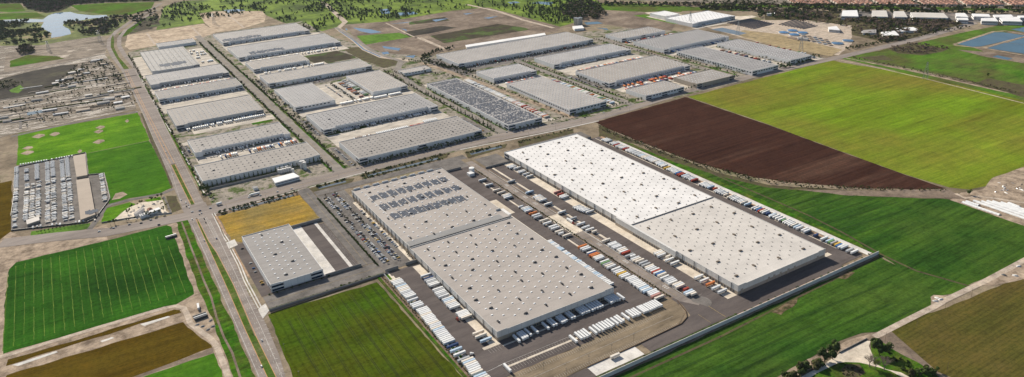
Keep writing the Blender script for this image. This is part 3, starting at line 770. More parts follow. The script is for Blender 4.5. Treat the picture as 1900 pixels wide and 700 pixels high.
# --- front and right fields
fm = X_((497, 584), (699.5, 524)) + [(284, 590), (284, 520), (145, 520)] + X_((543, 700),)
patch('front_field', fm, Z2, 'mid_crop', 'dull green field with faint tracks in front of the yard wall')
mb = MB(); mb.strip([(283.6, 862), (283.6, 520)], .5, Z3 + .01); mb.strip([(283, 860.5), (139, 858)], .6, Z3 + .01)
struct('field_border', mb, 'crop_line')
RF = [(300, 520), (874, 520)] + X_((1640, 482), (1690, 505), (1800, 530), (1770, 545), (1727, 552), (1727, 566), (1700, 585), (1630, 616), (1600, 618), (1560, 632), (1480, 678), (1440, 702), (1400, 740)) + [(420, 330), (300, 330)]
RF2 = [(874, 1060)] + X_((1245, 299), (1330, 326), (1420, 348), (1540, 358), (1620, 365), (1760, 370), (1800, 382), (1900, 415), (2000, 450), (2000, 460), (1900, 484), (1795, 530), (1690, 510), (1640, 478)) + [(874, 531)]
mb = MB()
for i in range(9):
    x = 152 + i * 14.5 + random.uniform(-1.5, 1.5)
    for dx in (0, 2.2): mb.strip([(x + dx + random.uniform(-.4, .4), y) for y in range(845 - random.randrange(25), 515, -22)], random.uniform(.4, .8), Z3)
struct('tyre_tracks', mb, 'track_soil', 'dark tyre tracks in the dull green field')
for k_, (X0, X1, YY) in enumerate([(310, 860, 500 - i * 17.5) for i in range(11)] + [(885, 1090, 1010 - i * 24) for i in range(19)]):
    mb = MB() if k_ == 0 else mb
    a_ = -.055 if k_ < 11 else -.12; ph = random.uniform(0, 6)
    lo = X0 + (random.uniform(0, 120) if k_ < 11 else 0); hi = X1 - random.uniform(0, 160) - (k_ * 10 if k_ < 11 else -random.uniform(0, 40) - max(0, (k_ - 16) * -9))
    for dy in (0, 2.0):
        pts_ = [(x, YY + dy + a_ * (x - X0) + 2.5 * math.sin(x / 110 + ph)) for x in [lo + (hi - lo) * q / 24 for q in range(25)]]
        run = []
        for p_ in pts_ + [None]:
            if p_ and (inpoly(p_[0], p_[1] - 4, RF) or inpoly(p_[0], p_[1] - 4, RF2)): run.append(p_)
            else:
                if len(run) > 2: mb.strip(run, .5, Z3 + .07)
                run = []
TR = mb
patch("east_weeds", [(858, 1124), (905, 1180)] + X_((1135, 243), (1200, 271), (1330, 320), (1430, 344), (1560, 352), (1620, 356), (1560, 360), (1430, 352), (1330, 330), (1200, 288)) + [(900, 1020), (874, 1082)], Z1 + .01, "weeds")
patch('plowed_field', [(905, 1198), (1155, 1210), (1172, 1212)] + X_((1275, 181), (1420, 230), (1550, 278), (1680, 325), (1755, 350), (1700, 352), (1600, 349), (1480, 340), (1400, 330), (1300, 305), (1200, 268), (1130, 240)), Z2, 'plowed', 'dark brown ploughed field')
patch('yellow_green_field', X_((1277, 180), (1545, 112), (1560, 116), (1677, 135), (1900, 184), (1990, 210), (1990, 290), (1900, 312), (1835, 345), (1800, 352), (1760, 348), (1680, 324), (1550, 277), (1420, 229)), Z2 + .004, 'yellow_crop', 'bright yellow green crop field')
patch('strip_field', X_((1552, 107), (1590, 115), (1900, 187), (2000, 212), (2000, 200), (1900, 178), (1700, 135), (1575, 106)), Z2 + .006, 'wild_green')
mb = MB(); mb.strip(X_((1548, 110), (1600, 120), (1720, 147), (1900, 192), (1990, 214)), 3.5, Z3); struct('field_path', mb, 'pale_dirt')
patch('ne_field', X_((1575, 106), (1640, 92), (1720, 76), (1780, 62), (1850, 48), (1990, 46), (1990, 68), (1880, 58), (1780, 78), (1830, 98), (1900, 112), (1990, 135), (1990, 200), (1900, 172), (1700, 130)), Z2 + .002, 'wild_green', 'bright green field below the treatment basins')
mb = MB(); mb.strip(X_((1570, 108), (1700, 134), (1850, 168), (1990, 196)), 7, Z3); struct('dirt_roads', mb, 'dirt')
mb = MB(); mb.strip(X_((1580, 104), (1720, 132), (1850, 163), (1990, 190)), 6, Z3 - .01); struct('brush_strip', mb, 'weeds')
patch('brown_patch', E_((660, 265), (780, 235), (990, 265), (960, 280), (850, 300), (720, 290)), Z3, 'weeds'); patch('brown_patch', E_((1130, 450), (1210, 425), (1400, 460), (1500, 500), (1500, 560), (1320, 505)), Z3, 'weeds')
patch('brown_patch', E_((1040, 270), (1300, 290), (1500, 320), (1500, 360), (1200, 310)), Z3 + .002, 'brown_soil')
patch('brown_patch', E_((500, 310), (640, 300), (700, 330), (560, 325)), Z3, 'weeds')
mb = MB()
for q in [[(1040, 240), (1240, 176), (1290, 176), (1400, 192), (1400, 198), (1240, 236), (1170, 252), (1120, 255)], [(1200, 262), (1300, 232), (1400, 245), (1560, 275), (1560, 305), (1400, 292)], [(1310, 232), (1400, 205), (1520, 205), (1520, 260)], [(1330, 160), (1400, 148), (1520, 140), (1520, 172), (1400, 175)], [(1230, 308), (1255, 300), (1340, 318), (1310, 325)]]:
    mb.poly(E_(*q), Z4)
struct('treatment_basins', mb, 'pond_water', 'blue water basins at the right edge')
mb = MB()
mb.strip(E_((1020, 242), (1235, 172), (1300, 168), (1420, 190)), 9, Z3 + .02); mb.strip(E_((1020, 245), (1180, 262), (1400, 300), (1560, 315)), 9, Z3 + .02); mb.strip(E_((1180, 262), (1300, 225), (1420, 195)), 7, Z3 + .024)
struct('basin_banks', mb, 'dirt')
patch('right_field', [(874, 1060)] + X_((1245, 299), (1330, 326), (1420, 348), (1540, 358), (1620, 365), (1760, 370), (1800, 382), (1900, 415), (2000, 450), (2000, 460), (1900, 484), (1795, 530), (1690, 510), (1640, 478)) + [(874, 531)], Z2, 'right_crop', 'deep green field along the east fence of the yard')
patch('right_field', [(300, 520), (874, 520)] + X_((1640, 482), (1690, 505), (1800, 530), (1770, 545), (1727, 552), (1727, 566), (1700, 585), (1630, 616), (1600, 618), (1560, 632), (1480, 678), (1440, 702), (1400, 740)) + [(420, 330), (300, 330)], Z2 + .003, 'right_crop', 'wide green field in front of the yard wall')
mb = MB(); mb.strip([(876, 1060), (900, 900)] + X_((1500, 400), (1560, 430), (1640, 475), (1700, 503), (1760, 520), (1797, 531)), 3.5, Z3); mb.strip([(330, 511), (560, 509), (700, 514), (870, 519)], 3, Z3)
struct('field_track', mb, 'weeds')
patch('soil_spot', [(650, 510), (655, 500), (690, 506), (700, 513)], Z3 + .01, 'field_soil'); patch('soil_spot', [(780, 517), (785, 508), (810, 512), (805, 520)], Z3 + .01, 'field_soil')
patch('bright_verge', [(874, 1078), (884, 1050), (886, 800), (884, 560), (876, 540), (874, 540)], Z2 + .008, 'verge_grass')
struct('tyre_tracks', TR, 'crop_track', 'thin darker tracks in the deep green fields')
patch('brown_field', X_((1645, 608), (1760, 570), (1860, 528), (1910, 505), (2010, 470), (2010, 800), (1900, 760), (1740, 690)), Z2, 'brown_crop', 'brown green drilled field at the lower right')
patch('verge_soil', X_((1590, 632), (1650, 606), (1735, 690), (1790, 740), (1770, 745)), Z2 - .004, 'brown_soil')
patch('scrub_garden', K_((1120, 260), (1700, 600), (1900, 740), (2100, 900), (900, 900), (1000, 560), (950, 400), (945, 250)), Z2 + .005, 'verge_grass', 'rough green garden with bushes')
patch('lawn', K_((120, 700), (420, 540), (600, 505), (850, 515), (960, 560), (1200, 640), (1400, 720), (1500, 900), (-100, 900)), Z2 + .006, 'verge_grass', 'green lawn below the paved turning area')
patch('reddish_bed', K_((560, 600), (640, 530), (800, 530), (880, 640), (800, 700), (600, 700)), Z3, 'weeds')
patch('turning_area', K_((560, 385), (900, 228), (945, 235), (925, 300), (975, 420), (1000, 520), (1150, 600), (1340, 640), (1460, 705), (1360, 705), (1200, 620), (950, 545), (800, 512), (620, 505), (520, 520), (250, 650), (150, 720), (-120, 880), (-160, 860), (60, 690), (300, 560)), Z3 + .01, 'concrete', 'cracked pale concrete turning area and drive')
patch('soil_margin', K_((-300, 720), (100, 480), (450, 330), (750, 190), (950, 130), (1060, 140), (1060, 200), (900, 190), (560, 370), (300, 520), (0, 680), (-300, 830)), Z2 + .009, 'dirt')
mb = MB(); mb.strip(H_((545, 500), (700, 420), (840, 350), (900, 315), (1100, 220), (1290, 118), (1400, 60)), 8, Z4); struct('farm_lane', mb, 'pale_dirt', 'pale dirt lane between the right hand fields')
patch('junk_spot', H_((825, 300), (840, 290), (930, 295), (900, 318), (830, 350)), Z3, 'dirt'); patch('junk_spot', H_((1090, 240), (1290, 130), (1400, 130), (1400, 190), (1130, 245)), Z3, 'dirt')
patch('silage_ground', G_((1000, 500), (1060, 460), (1180, 440), (1230, 380), (1400, 320), (1600, 250), (1600, 700), (1400, 640), (1200, 570)), Z2 + .005, 'dirt', 'bare brown yard at the right edge')
patch('ditch_strip', X_((1620, 355), (1680, 352), (1760, 352), (1800, 372), (1760, 368), (1660, 366), (1560, 362), (1480, 352)), Z3, 'brown_soil')
mb = MB(); mb.strip(G_((1030, 465), (1080, 490), (1160, 480), (1300, 500), (1500, 530)), 6, Z3 + .01); struct('farm_lane', mb, 'pale_dirt')

# --- upper right
patch('far_green', C_((920, 50), (940, 18), (1200, 20), (1500, 40), (1700, 45), (1800, 60), (1560, 58), (1200, 65)), Z2, 'wild_green', 'green fields behind the far warehouses')
patch('far_green', D_((0, 25), (200, 22), (500, 35), (480, 65), (300, 62), (0, 52)), Z2 + .001, 'wild_green')
patch('far_green', D_((520, 20), (760, 20), (1100, 28), (1500, 32), (2400, 38), (2400, 60), (1500, 50), (1000, 40), (700, 38)), Z2, 'wild_green')
patch('dark_land', C_((800, 60), (1200, 65), (1380, 130), (1360, 165), (1180, 160), (860, 110)), Z1 + .01, 'brown_soil')
patch('grass_wedge', D_((220, 85), (280, 78), (420, 105), (520, 135), (440, 130)), Z2, 'meadow')
patch('treatment_ground', D_((740, 140), (900, 110), (1150, 110), (1400, 140), (1400, 240), (1330, 300), (900, 230), (620, 150)), Z2 + .002, 'pale_dirt', 'pale ground of the water treatment works')
patch('straw_field', D_((820, 165), (1000, 185), (1350, 270), (1290, 305), (1150, 285), (1000, 255), (820, 205), (760, 180)), Z3, 'straw')
patch('pond', D_((638, 160), (700, 150), (835, 180), (790, 192)), Z3, 'ditch_water'); patch('pond', C_((885, 122), (960, 118), (990, 128), (900, 135)), Z3, 'pond_water'); patch('pond', C_((950, 152), (1010, 155), (1020, 165)), Z3, 'pond_water')
patch('pond', C_((600, 18), (640, 10), (735, 12), (700, 28)), Z3, 'pond_water'); patch('pond', C_((470, 12), (520, 8), (540, 16), (490, 22)), Z3, 'pond_water')
patch('pale_lot', D_((280, 70), (400, 60), (560, 100), (860, 85), (890, 92), (590, 150), (400, 105)), Z2 + .004, 'concrete')
patch('brush_land', E_((0, 75), (330, 60), (1100, 110), (1150, 125), (830, 205), (650, 230), (470, 190), (300, 130), (0, 110)), Z2 - .004, 'weeds')
patch('suburb_ground', X_((1085, -3), (1300, 6), (1500, 8), (1700, 12), (2000, 20), (2300, 10), (2100, -30), (1000, -12)), Z2 - .002, 'suburb_ground', 'streets and gardens of the far housing estate')
patch('business_ground', E_((390, 95), (420, 55), (1000, 70), (1400, 80), (1560, 85), (1560, 128), (1180, 125), (1000, 110), (600, 100)), Z2 + .004, 'grey_yard')

# ================================================================== WAREHOUSES
sky_me = None
def small_box_mesh(name, sx, sy, sz, mat, inset=.15):
    m = MB()
    m.prism([(-sx / 2, -sy / 2), (sx / 2, -sy / 2), (sx / 2, sy / 2), (-sx / 2, sy / 2)], 0, sz, 0, False, True,
            [(-sx / 2 + inset, -sy / 2 + inset), (sx / 2 - inset, -sy / 2 + inset), (sx / 2 - inset, sy / 2 - inset), (-sx / 2 + inset, sy / 2 - inset)])
    return m.mesh(name, mat)
SKY = {k: small_box_mesh('skylight', 2.5, 1.3, .8, k) for k in ('skylight_white', 'skylight_dull')}
SKYB = {k: small_box_mesh('skylight', *((2.7, 1.7, .6) if 'white' in k else (2.0, 1.2, .7)), k) for k in ('skylight_white', 'skylight_dull')}
m_ = MB(); m_.box(-1.9, 1.9, -1.1, 1.1, 0, 1.5); m_.box(-3.2, -2.1, -.5, .5, 0, 1.0); m_.cyl(.8, 0, 1.5, 1.9, .7, 8); m_.cyl(-.9, 0, 1.5, 1.8, .6, 8)
UNIT = m_.mesh('air_unit', 'unit_dark')
m_ = MB(); m_.box(-2.2, 2.2, -1.2, 1.2, 0, 1.6); m_.box(2.3, 3.4, -.5, .5, 0, 1.1); m_.cyl(-.9, 0, 1.6, 2.0, .7, 8)
UNITB = m_.mesh('air_unit', 'unit_brown')
m_ = MB(); m_.box(-1.5, 1.5, -.08, .08, 0, 3.0); DOOR_Y = m_.mesh('dock_door', 'dock_dark')
m_ = MB(); m_.box(-.08, .08, -1.5, 1.5, 0, 3.0); DOOR_X = m_.mesh('dock_door', 'dock_dark')
DOORG = {}
def warehouse(label, x0, x1, y0, y1, h, roof='roof_grey', wall='w', docks='', glass=(), skyl=(9, 18), units=0, skc='skylight_white', notch=None, group='warehouses of the business park', low=None, name='warehouse', big=False):
    """shell of walls with parapet, roof sheet, dock doors, corner glazing, skylights"""
    root = empty(name, (x0, y0, 0)); tag(root, label, 'warehouse', group)
    if not big and roof in ('roof_grey', 'roof_light', 'roof_ribbed'):      # each building's membrane has its own age and tone
        s_ = random.uniform(.88, 1.14); w_ = random.uniform(-.03, .035); nm_ = roof + '_%d' % int(x0 + y0)
        base_ = {'roof_grey': (.275, .258, .245), 'roof_light': (.32, .30, .285), 'roof_ribbed': (.31, .305, .30)}[roof]
        roofmat(nm_, tuple(c * s_ * (1 + w_ * k) for c, k in zip(base_, (1, 0, -1.4))), 14 if roof == 'roof_ribbed' else random.choice([9, 12, 15]), .6 if roof == 'roof_ribbed' else random.uniform(.82, .93), A90 if roof == 'roof_ribbed' else 0, .12); roof = nm_
    W, D = x1 - x0, y1 - y0
    wm = {'w': wallmat('wall_white', (.74, .73, .72), (.60, .59, .58), 1.5), 'b': wallmat('wall_base_tan', (.60, .585, .56), (.36, .30, .235), 5.0),
          'g': wallmat('wall_grey', (.50, .50, .50), (.38, .37, .36), 1.5), 't': wallmat('wall_tan', (.40, .345, .28), (.30, .25, .20), 2.0)}[wall]
    m = MB(); t = .45
    # stepped parapet: centre slightly lower than the corners
    if notch:                       # a recess cut along the dock side, corner blocks standing forward
        n = notch
        out = [(0, 0), (n[0], 0), (n[0], n[2]), (W - n[1], n[2]), (W - n[1], 0), (W, 0), (W, D), (0, D)]
    else:
        out = [(0, 0), (W, 0), (W, D), (0, D)]
    k = len(out)
    def inset(pts, d):
        r = []
        for i in range(len(pts)):
            a, b, c = Vector(pts[i - 1]), Vector(pts[i]), Vector(pts[(i + 1) % len(pts)])
            e1 = (b - a).normalized(); e2 = (c - b).normalized()
            n1 = Vector((-e1.y, e1.x)); n2 = Vector((-e2.y, e2.x))
            r.append(tuple(b + (n1 + n2) * d))
        return r
    inn = inset(out, t)
    i0 = len(m.v)
    m.v += [(a, b, 0) for a, b in out] + [(a, b, h) for a, b in out] + [(a, b, h) for a, b in inn] + [(a, b, h - 1.1) for a, b in inn]
    for q in range(k):
        j = (q + 1) % k
        m.f += [(q, j, k + j, k + q), (k + q, k + j, 2 * k + j, 2 * k + q), (2 * k + q, 2 * k + j, 3 * k + j, 3 * k + q)]; m.m += [0, 0, 0]
    # parapet raises at the corners
    for a, b, c, d in ((0, 14, 0, 1), (W - 14, W, 0, 1)):
        if not notch: m.box(a + .02, b - .02, .03, .5, h, h + .9)
    m.box(.03, .5, 1.2, 12, h, h + .9)
    wo = m.obj('wall', wm.name, root)
    m = MB(); m.face([(a, b, h - .9) for a, b in inn]); m.obj('roof', roof, root)
    # skylights on a grid
    sx, sy = skyl
    nx = max(1, int((W - 8) / sx)); ny = max(1, int((D - 8) / sy)); lst = []
    for a in range(nx):
        for b in range(ny):
            x = (W - (nx - 1) * sx) / 2 + a * sx; y = (D - (ny - 1) * sy) / 2 + b * sy + (sy / 2 if a % 2 and big else 0)
            if y > D - 3 or (notch and y < notch[2] + 3): continue
            lst.append((x + random.uniform(-.3, .3), y + random.uniform(-.3, .3)))
    me = (SKYB if big else SKY)[skc]
    lst.sort(key=lambda p: p[1] - .3 * p[0])
    for x, y in lst[:100]: link('skylight', me, root, (x, y, h - .9), math.pi / 2 if big == 2 else 0)
    if len(lst) > 100:
        m = MB()
        for x, y in lst[100:]:
            a, b = (1.35, .85) if big == True else (.6, 1.0) if big else (1.25, .65)
            m.prism([(x - a, y - b), (x + a, y - b), (x + a, y + b), (x - a, y + b)], h - .9, h - .2, 0, False, True, [(x - a + .15, y - b + .15), (x + a - .15, y - b + .15), (x + a - .15, y + b - .15), (x - a + .15, y + b - .15)])
        tag(m.obj('skylights', skc, root), kind='stuff')
    for i in range(units):
        nc = max(1, round(math.sqrt(units * W / D))); nr = -(-units // nc)
        x = ((i % nc) + .5 + .25 * ((i // nc) % 2) - .12) / nc * W + random.uniform(-3, 3); y = ((i // nc) + .5) / nr * D + random.uniform(-5, 5)
        link('air_unit', UNITB if big == 2 else UNIT, root, (x, y, h - .9), random.choice([0, math.pi / 2]))
    for s in docks:
        if s[0] == 'S':
            yy = notch[2] if notch else 0; a = (notch[0] + 3 if notch else 16); b = W - (notch[1] + 3 if notch else 16)
            p = 6.4 if len(docks) and W > 120 else 5.5; nn = min(100, int((b - a) / p))
            for q in range(nn): link('dock_door', DOOR_Y, root, (a + (q + .5) * (b - a) / nn, yy - .06, 1.1))
            m = MB(); m.box(a, b, yy - 1.2, yy - .02, h * .58, h * .58 + .25); m.obj('canopy', 'grey_wall', root)
        if s[0] == 'W':
            nn = min(100, int((D - 30) / 5.5))
            for q in range(nn): link('dock_door', DOOR_X, root, (-.06, 15 + (q + .5) * (D - 30) / nn, 1.1))
    # glazed offices: bands of dark glass on the -X and -Y faces
    for g in glass:
        if g in ('SW', 'SE', 'SM'):
            a = {'SW': 1.2, 'SE': W - 17, 'SM': W / 2 - 9}[g]
            for z in (1.0, h * .55):
                m = MB(); m.box(a, a + 15.5, -.10, .02, z, z + h * .27, 0, True); m.obj('window', 'glass_blue', root)
            for pa, pb in ((a - 1.1, a - .2), (a + 15.7, a + 16.4)):
                m = MB(); m.box(pa, pb, -.35, .02, 0, h + .5, 0, True); m.obj('pier', 'white_wall', root)
        if g in ('WS', 'WN', 'WM'):
            a = {'WS': 1.2, 'WN': D - 17, 'WM': D / 2 - 8}[g]
            for z in (1.0, h * .55):
                m = MB(); m.box(-.10, .02, a, a + 15, z, z + h * .27, 0, True); m.obj('window', 'glass_blue', root)
        if g == 'S-':
            nn = int((W - 8) / 9)
            for q in range(nn):
                m = MB(); m.box(4 + q * 9, 4 + q * 9 + 5, -.08, .02, h * .55, h * .8, 0, True); m.obj('window', 'glass_blue', root)
        if g == 'W-':
            nn = int((D - 8) / 9)
            for q in range(nn):
                m = MB(); m.box(-.08, .02, 4 + q * 9, 9 + q * 9, h * .5, h * .75, 0, True); m.obj('window', 'glass_blue', root)
    return root

warehouse('grey ribbed roof warehouse with small solar patch at upper left of the park', 172, 298, 2268, 2565, 11, 'roof_ribbed', 'g', 'S', ('SE',), (13, 40), 0)
warehouse('low narrow grey warehouse tucked behind the ribbed roof one at the tan lot', 232, 345, 2612, 2680, 9, 'roof_grey', 'w', '', (), (12, 20))
warehouse('long grey warehouse directly below the ribbed roof one beside the highway', 150, 348, 2115, 2235, 11, 'roof_grey', 'g', 'S', ('SE',), (12, 22), notch=(22, 14, 7))
warehouse('slim grey warehouse with windows, third up from the big one beside the highway', 150, 349, 1954, 2042, 11, 'roof_grey', 'w', 'S', ('SW', 'SM', 'SE'), (12, 20))
warehouse('grey warehouse with rows of white skylights halfway up the highway side', 153, 341, 1706, 1852, 11, 'roof_light', 'g', 'S', ('SW', 'SE'), (10, 14), notch=(24, 14, 6))
warehouse('grey warehouse with a recessed dock side above the lowest one beside the highway', 158, 345, 1502, 1591, 11, 'roof_grey', 'w', 'S', (), (11, 15), 3, 'skylight_dull', notch=(14, 12, 7))
warehouse('grey warehouse nearest the highway crossing, trees along its shaded side', 144, 357, 1338, 1428, 11, 'roof_grey', 'w', '', ('WS',), (11, 15), 3, 'skylight_dull')
warehouse('long grey warehouse with a solar patch at the very top of the park', 413, 697, 2525, 2690, 11, 'roof_grey', 'w', 'S', ('SW', 'SE'), (14, 30), notch=(22, 20, 8))
warehouse('long grey warehouse with a solar patch, second from the top of the middle column', 409, 721, 2275, 2441, 11, 'roof_grey', 'w', 'S', ('SW', 'SE'), (14, 30), notch=(24, 20, 8))
warehouse('short grey warehouse left of the dark weedy triangle', 411, 568, 2102, 2204, 11, 'roof_grey', 'w', 'S', ('SW',), (13, 22), notch=(20, 8, 6))
warehouse('long slim grey warehouse below the dark weedy triangle', 408, 688, 1922, 2024, 11, 'roof_grey', 'w', '', ('SW', 'WS', 'SE'), (13, 18))
warehouse('squarish grey warehouse with many white skylights on the left of the shared truck court', 405, 500, 1672, 1862, 11, 'roof_light', 'w', '', ('SW', 'S-'), (8, 12))
warehouse('squarish grey warehouse on the right of the shared truck court', 595, 687, 1677, 1867, 11, 'roof_light', 'w', 'W', ('SE',), (8, 12))
warehouse('large grey warehouse below the shared truck court with a dark glass corner', 408, 673, 1475, 1600, 12, 'roof_grey', 'w', 'S', ('SW', 'SE', 'WS'), (10, 12), 3, 'skylight_dull', notch=(26, 22, 8))
warehouse('large grey warehouse just above the cross road with a dark glass corner', 410, 673, 1270, 1384, 12, 'roof_grey', 'w', '', ('SW', 'SE', 'SM', 'WS'), (10, 12), 4, 'skylight_dull')
warehouse('small white walled building alone on bare ground between the two park halves', 731, 810, 1799, 1840, 8, 'roof_light', 'w', '', ('S-',), (12, 14), name='small_warehouse')
sol = warehouse('warehouse whose whole roof is covered in blue solar panels', 731, 814, 1262, 1658, 12, 'roof_light', 'w', '', ('SW', 'WS', 'SE'), (24, 30))
warehouse('longest grey warehouse at the far side of the park beside the fallow land', 883, 1338, 1780, 1919, 12, 'roof_light', 'w', 'S', ('SW', 'SM', 'SE'), (10, 14), 0, 'skylight_white')
warehouse('grey warehouse with dense white skylights in front of the longest one', 1079, 1341, 1608, 1705, 12, 'roof_light', 'w', 'S', ('SW', 'SE'), (9, 12), notch=(24, 14, 7))
warehouse('small squarish grey warehouse beside the railway corridor', 884, 1011, 1588, 1681, 12, 'roof_light', 'w', 'S', ('SE',), (9, 12), notch=(0.01, 16, 6))
warehouse('grey warehouse with many windows on its long left side next to the solar one', 889, 990, 1268, 1534, 12, 'roof_light', 'w', '', ('SW', 'SE', 'W-', 'S-'), (9, 12))
warehouse('large grey warehouse with dense white skylights left of the twin small ones', 1083, 1346, 1378, 1516, 12, 'roof_light', 'w', 'S', ('SW', 'WS', 'SE'), (9, 12), notch=(24, 18, 7))
warehouse('small white walled warehouse by the cross road above the ploughed field', 1086, 1202, 1247, 1318, 11, 'roof_light', 'w', '', ('SW', 'SM', 'SE', 'S-'), (9, 12), name='small_warehouse')
warehouse('small tan walled warehouse by the cross road above the green field', 1240, 1364, 1244, 1322, 11, 'roof_light', 't', '', ('SW', 'SE'), (9, 12), name='small_warehouse')
warehouse('long grey warehouse running away from the cross road, second from the right', 1422, 1515, 1240, 1510, 12, 'roof_grey', 'w', '', ('SW', 'SE', 'W-', 'S-'), (10, 14), 0, 'skylight_dull')
warehouse('pale roofed warehouse farthest right along the cross road', 1576, 1658, 1252, 1509, 12, 'roof_light', 'w', '', ('SW', 'SE', 'S-'), (10, 14))
warehouse('wide grey warehouse behind the two long ones at the right of the park', 1410, 1663, 1548, 1680, 12, 'roof_grey', 'w', 'S', ('SW',), (9, 13), notch=(22, 12, 6))
warehouse('grey warehouse at the upper right corner of the park', 1406, 1577, 1729, 1808, 12, 'roof_light', 'w', 'S', ('SW', 'SM'), (10, 13))
warehouse('bright roofed warehouse beyond the park at the end of the pale lot', 1710, 1901, 1748, 1874, 12, 'roof_bright', 'w', 'S', ('SE',), (14, 18), 0, 'skylight_dull', notch=(24, 10, 6))
warehouse('small bright warehouse behind the bright roofed one', 1727, 1793, 1897, 1973, 12, 'roof_bright', 'w', '', (), (12, 18), name='small_warehouse')
w0 = warehouse('small grey warehouse with dark glass entrance beside the highway', 154, 225, 908.6, 1077, 11, 'roof_grey', 'w', '', ('SW', 'SE', 'WS'), (11, 14), 5, 'skylight_white', group='warehouses of the distribution yard', big=True)
w1 = warehouse('huge grey warehouse with solar panels on its roof beside the car park', 348, 516, 897, 1137, 12.5, 'roof_beige', 'b', '', ('SE',), (11, 16), 30, 'skylight_white', group='warehouses of the distribution yard', big=True)
w2 = warehouse('huge beige roofed warehouse with trailers docked in its front shade', 347, 517.5, 646, 893, 12.5, 'roof_beige', 'b', '', (), (11, 16), 40, 'skylight_white', group='warehouses of the distribution yard', big=True)
w3 = warehouse('longest and whitest warehouse in the yard with a two tone roof', 645.5, 811.5, 559.5, 1135, 13, 'roof_white', 'b', '', ('WN',), (10.5, 15), 56, 'skylight_dull', group='warehouses of the distribution yard', big=2)
m = MB(); m.rect(.5, 165.4, .5, 207, 12.14); m.obj('roof', 'roof_cream', w3)
m = MB(); m.box(.0, 166, 207, 208, 12.15, 13.4); m.obj('roof_divider', 'grey_wall', w3)
# step along the west wall, docks, drain pipes
m = MB(); m.box(-3.2, -.03, 110, 240, 0, 13.3); m.obj('wall_bay', 'wall_base_tan', w3)
def pipes(root, D, h, step=22, x=-.3):
    for i in range(int(D / step)):
        m = MB(); m.box(x - .25, x + .25, -.2, .2, 0, h - .2); o = m.obj('drain_pipe', 'dark_steel', root, (0, (i + .5) * step, 0))
pipes(w3, 575, 13); pipes(w2, 247, 12.5); pipes(w1, 240, 12.5, 15)
def doors_w(root, ys, x=-.06, z=1.0):
    for y in ys: link('dock_door', DOOR_X, root, (x, y, z))
doors_w(w3, [7 + i * 5.0 for i in range(20)] + [244 + i * 5.2 for i in range(62)]); doors_w(w3, [112 + i * 5 for i in range(18)], -3.3)
doors_w(w2, [8 + i * 3.7 for i in range(58)])
for i in range(36): link('dock_door', DOOR_Y, w2, (30 + i * 3.66, -.06, 1.1))
m_ = MB(); m_.box(-1.9, 1.9, -.1, .02, 0, 4.2); DG = m_.mesh('door', 'door_brown')
m_ = MB(); m_.box(-1.9, 1.9, -.1, .02, 0, 7.4); DG2 = m_.mesh('tall_door', 'door_brown')
m_ = MB(); m_.box(-11, 11, -.1, .02, 1, 5.0); DG3 = m_.mesh('dock_strip', 'door_brown')
for i, x in enumerate((7, 56, 66, 78, 93, 105, 151)): link('tall_door', DG2, w3, (x, -.04, .02))
for x in (61, 72, 84, 99): link('door', DG, w3, (x, -.04, .4), 0, (1.25, 1, 1))
for x in (22, 42, 118, 138): link('dock_strip', DG3, w3, (x, -.04, 0), 0, (.85, 1, 1))
# dock pits and stairs: short walls at the docks
m = MB()
for y in (40, 85, 130, 175): m.box(518.0 + .2 - 348, 522 - 348, y, y + .3, 0, 1.2)
m.obj('dock_wall', 'grey_wall', w2)
# join between the two beige roofs
m = MB(); m.box(2, 160, -4.0 + .6, -1.2, 0, 12.2); m.box(0, 168, -1.0, .0, 0, 13.2); m.obj('connecting_wall', 'grey_wall', w1)
m = MB(); m.rect(2, 158, 1, 17, 11.66); m.obj('roof', 'roof_dark', w1)
m = MB(); m.box(167.5, 173, 5, 30, 0, 12.7); m.box(160, 167.9, 30.2, 31, 11.6, 14.2); m.obj('wall_bay', 'white_wall', w1)
m = MB()
for i in range(9): m.box(i * 17 + 4, i * 17 + 15, 240.1, 241.0, 0, 14.4)
m.obj('parapet_screen', 'wall_white', w1)
m = MB(); m.box(14, 14.5, 120, 215, 11.7, 12.6); m.obj('roof_pipe', 'white_paint', w1)

# solar arrays on roofs
def array_block(cx, cy, z, rows, cols, pw, pl, gx, gy, holes=.1, rz=0.0, name='solar_panel_array', label=None, group=None, mat='solar_grey'):
    m = MB()
    for i in range(cols):
        a0 = random.randint(0, 2); a1 = rows - random.randint(0, 2)
        for j in range(rows):
            if j < a0 or j >= a1 or random.random() < holes: continue
            x = (i - cols / 2) * (pw + gx); y = (j - rows / 2) * (pl + gy)
            m.face([(x, y, .35), (x + pw, y, .35), (x + pw, y + pl, .35 + .05), (x, y + pl, .35 + .05)])
            m.face([(x, y, .05), (x + pw, y, .05), (x + pw, y, .35), (x, y, .35)])
    o = m.obj(name, mat, None, (cx, cy, z)); o.rotation_euler.z = rz
    if label: tag(o, label, 'solar panels', group)
    return o
rowsp = [((325, 390), (1065, 195), 'farthest'), ((430, 490), (1200, 285), 'middle'), ((550, 590), (1250, 400), 'nearest')]
for (a, b, nm) in rowsp:
    pa = P(640 + a[0] / 5.833, 300 + a[1] / 5.833, 11.6); pb = P(640 + b[0] / 5.833, 300 + b[1] / 5.833, 11.6)
    for k in range(9):
        t = k / 8
        array_block(pa[0] + (pb[0] - pa[0]) * t, pa[1] + (pb[1] - pa[1]) * t, 11.62, 11, 5, 2.3, 2.3, .35, .1, .03,
            label='grey solar block on the huge roof, %s from the car park in the %s row' % (ordn(k + 1), nm), group='solar panel blocks on the huge roof')
so_ = array_block(235, 2330, 10.15, 9, 14, 4.9, 5.2, .25, .25, .12, label='solar panel patch on the ribbed roof warehouse', mat='solar_grey')
array_block(480, 2560, 10.15, 7, 24, 4.9, 6.6, .25, .6, .1, label='solar panel patch on the topmost long warehouse', mat='solar_grey')
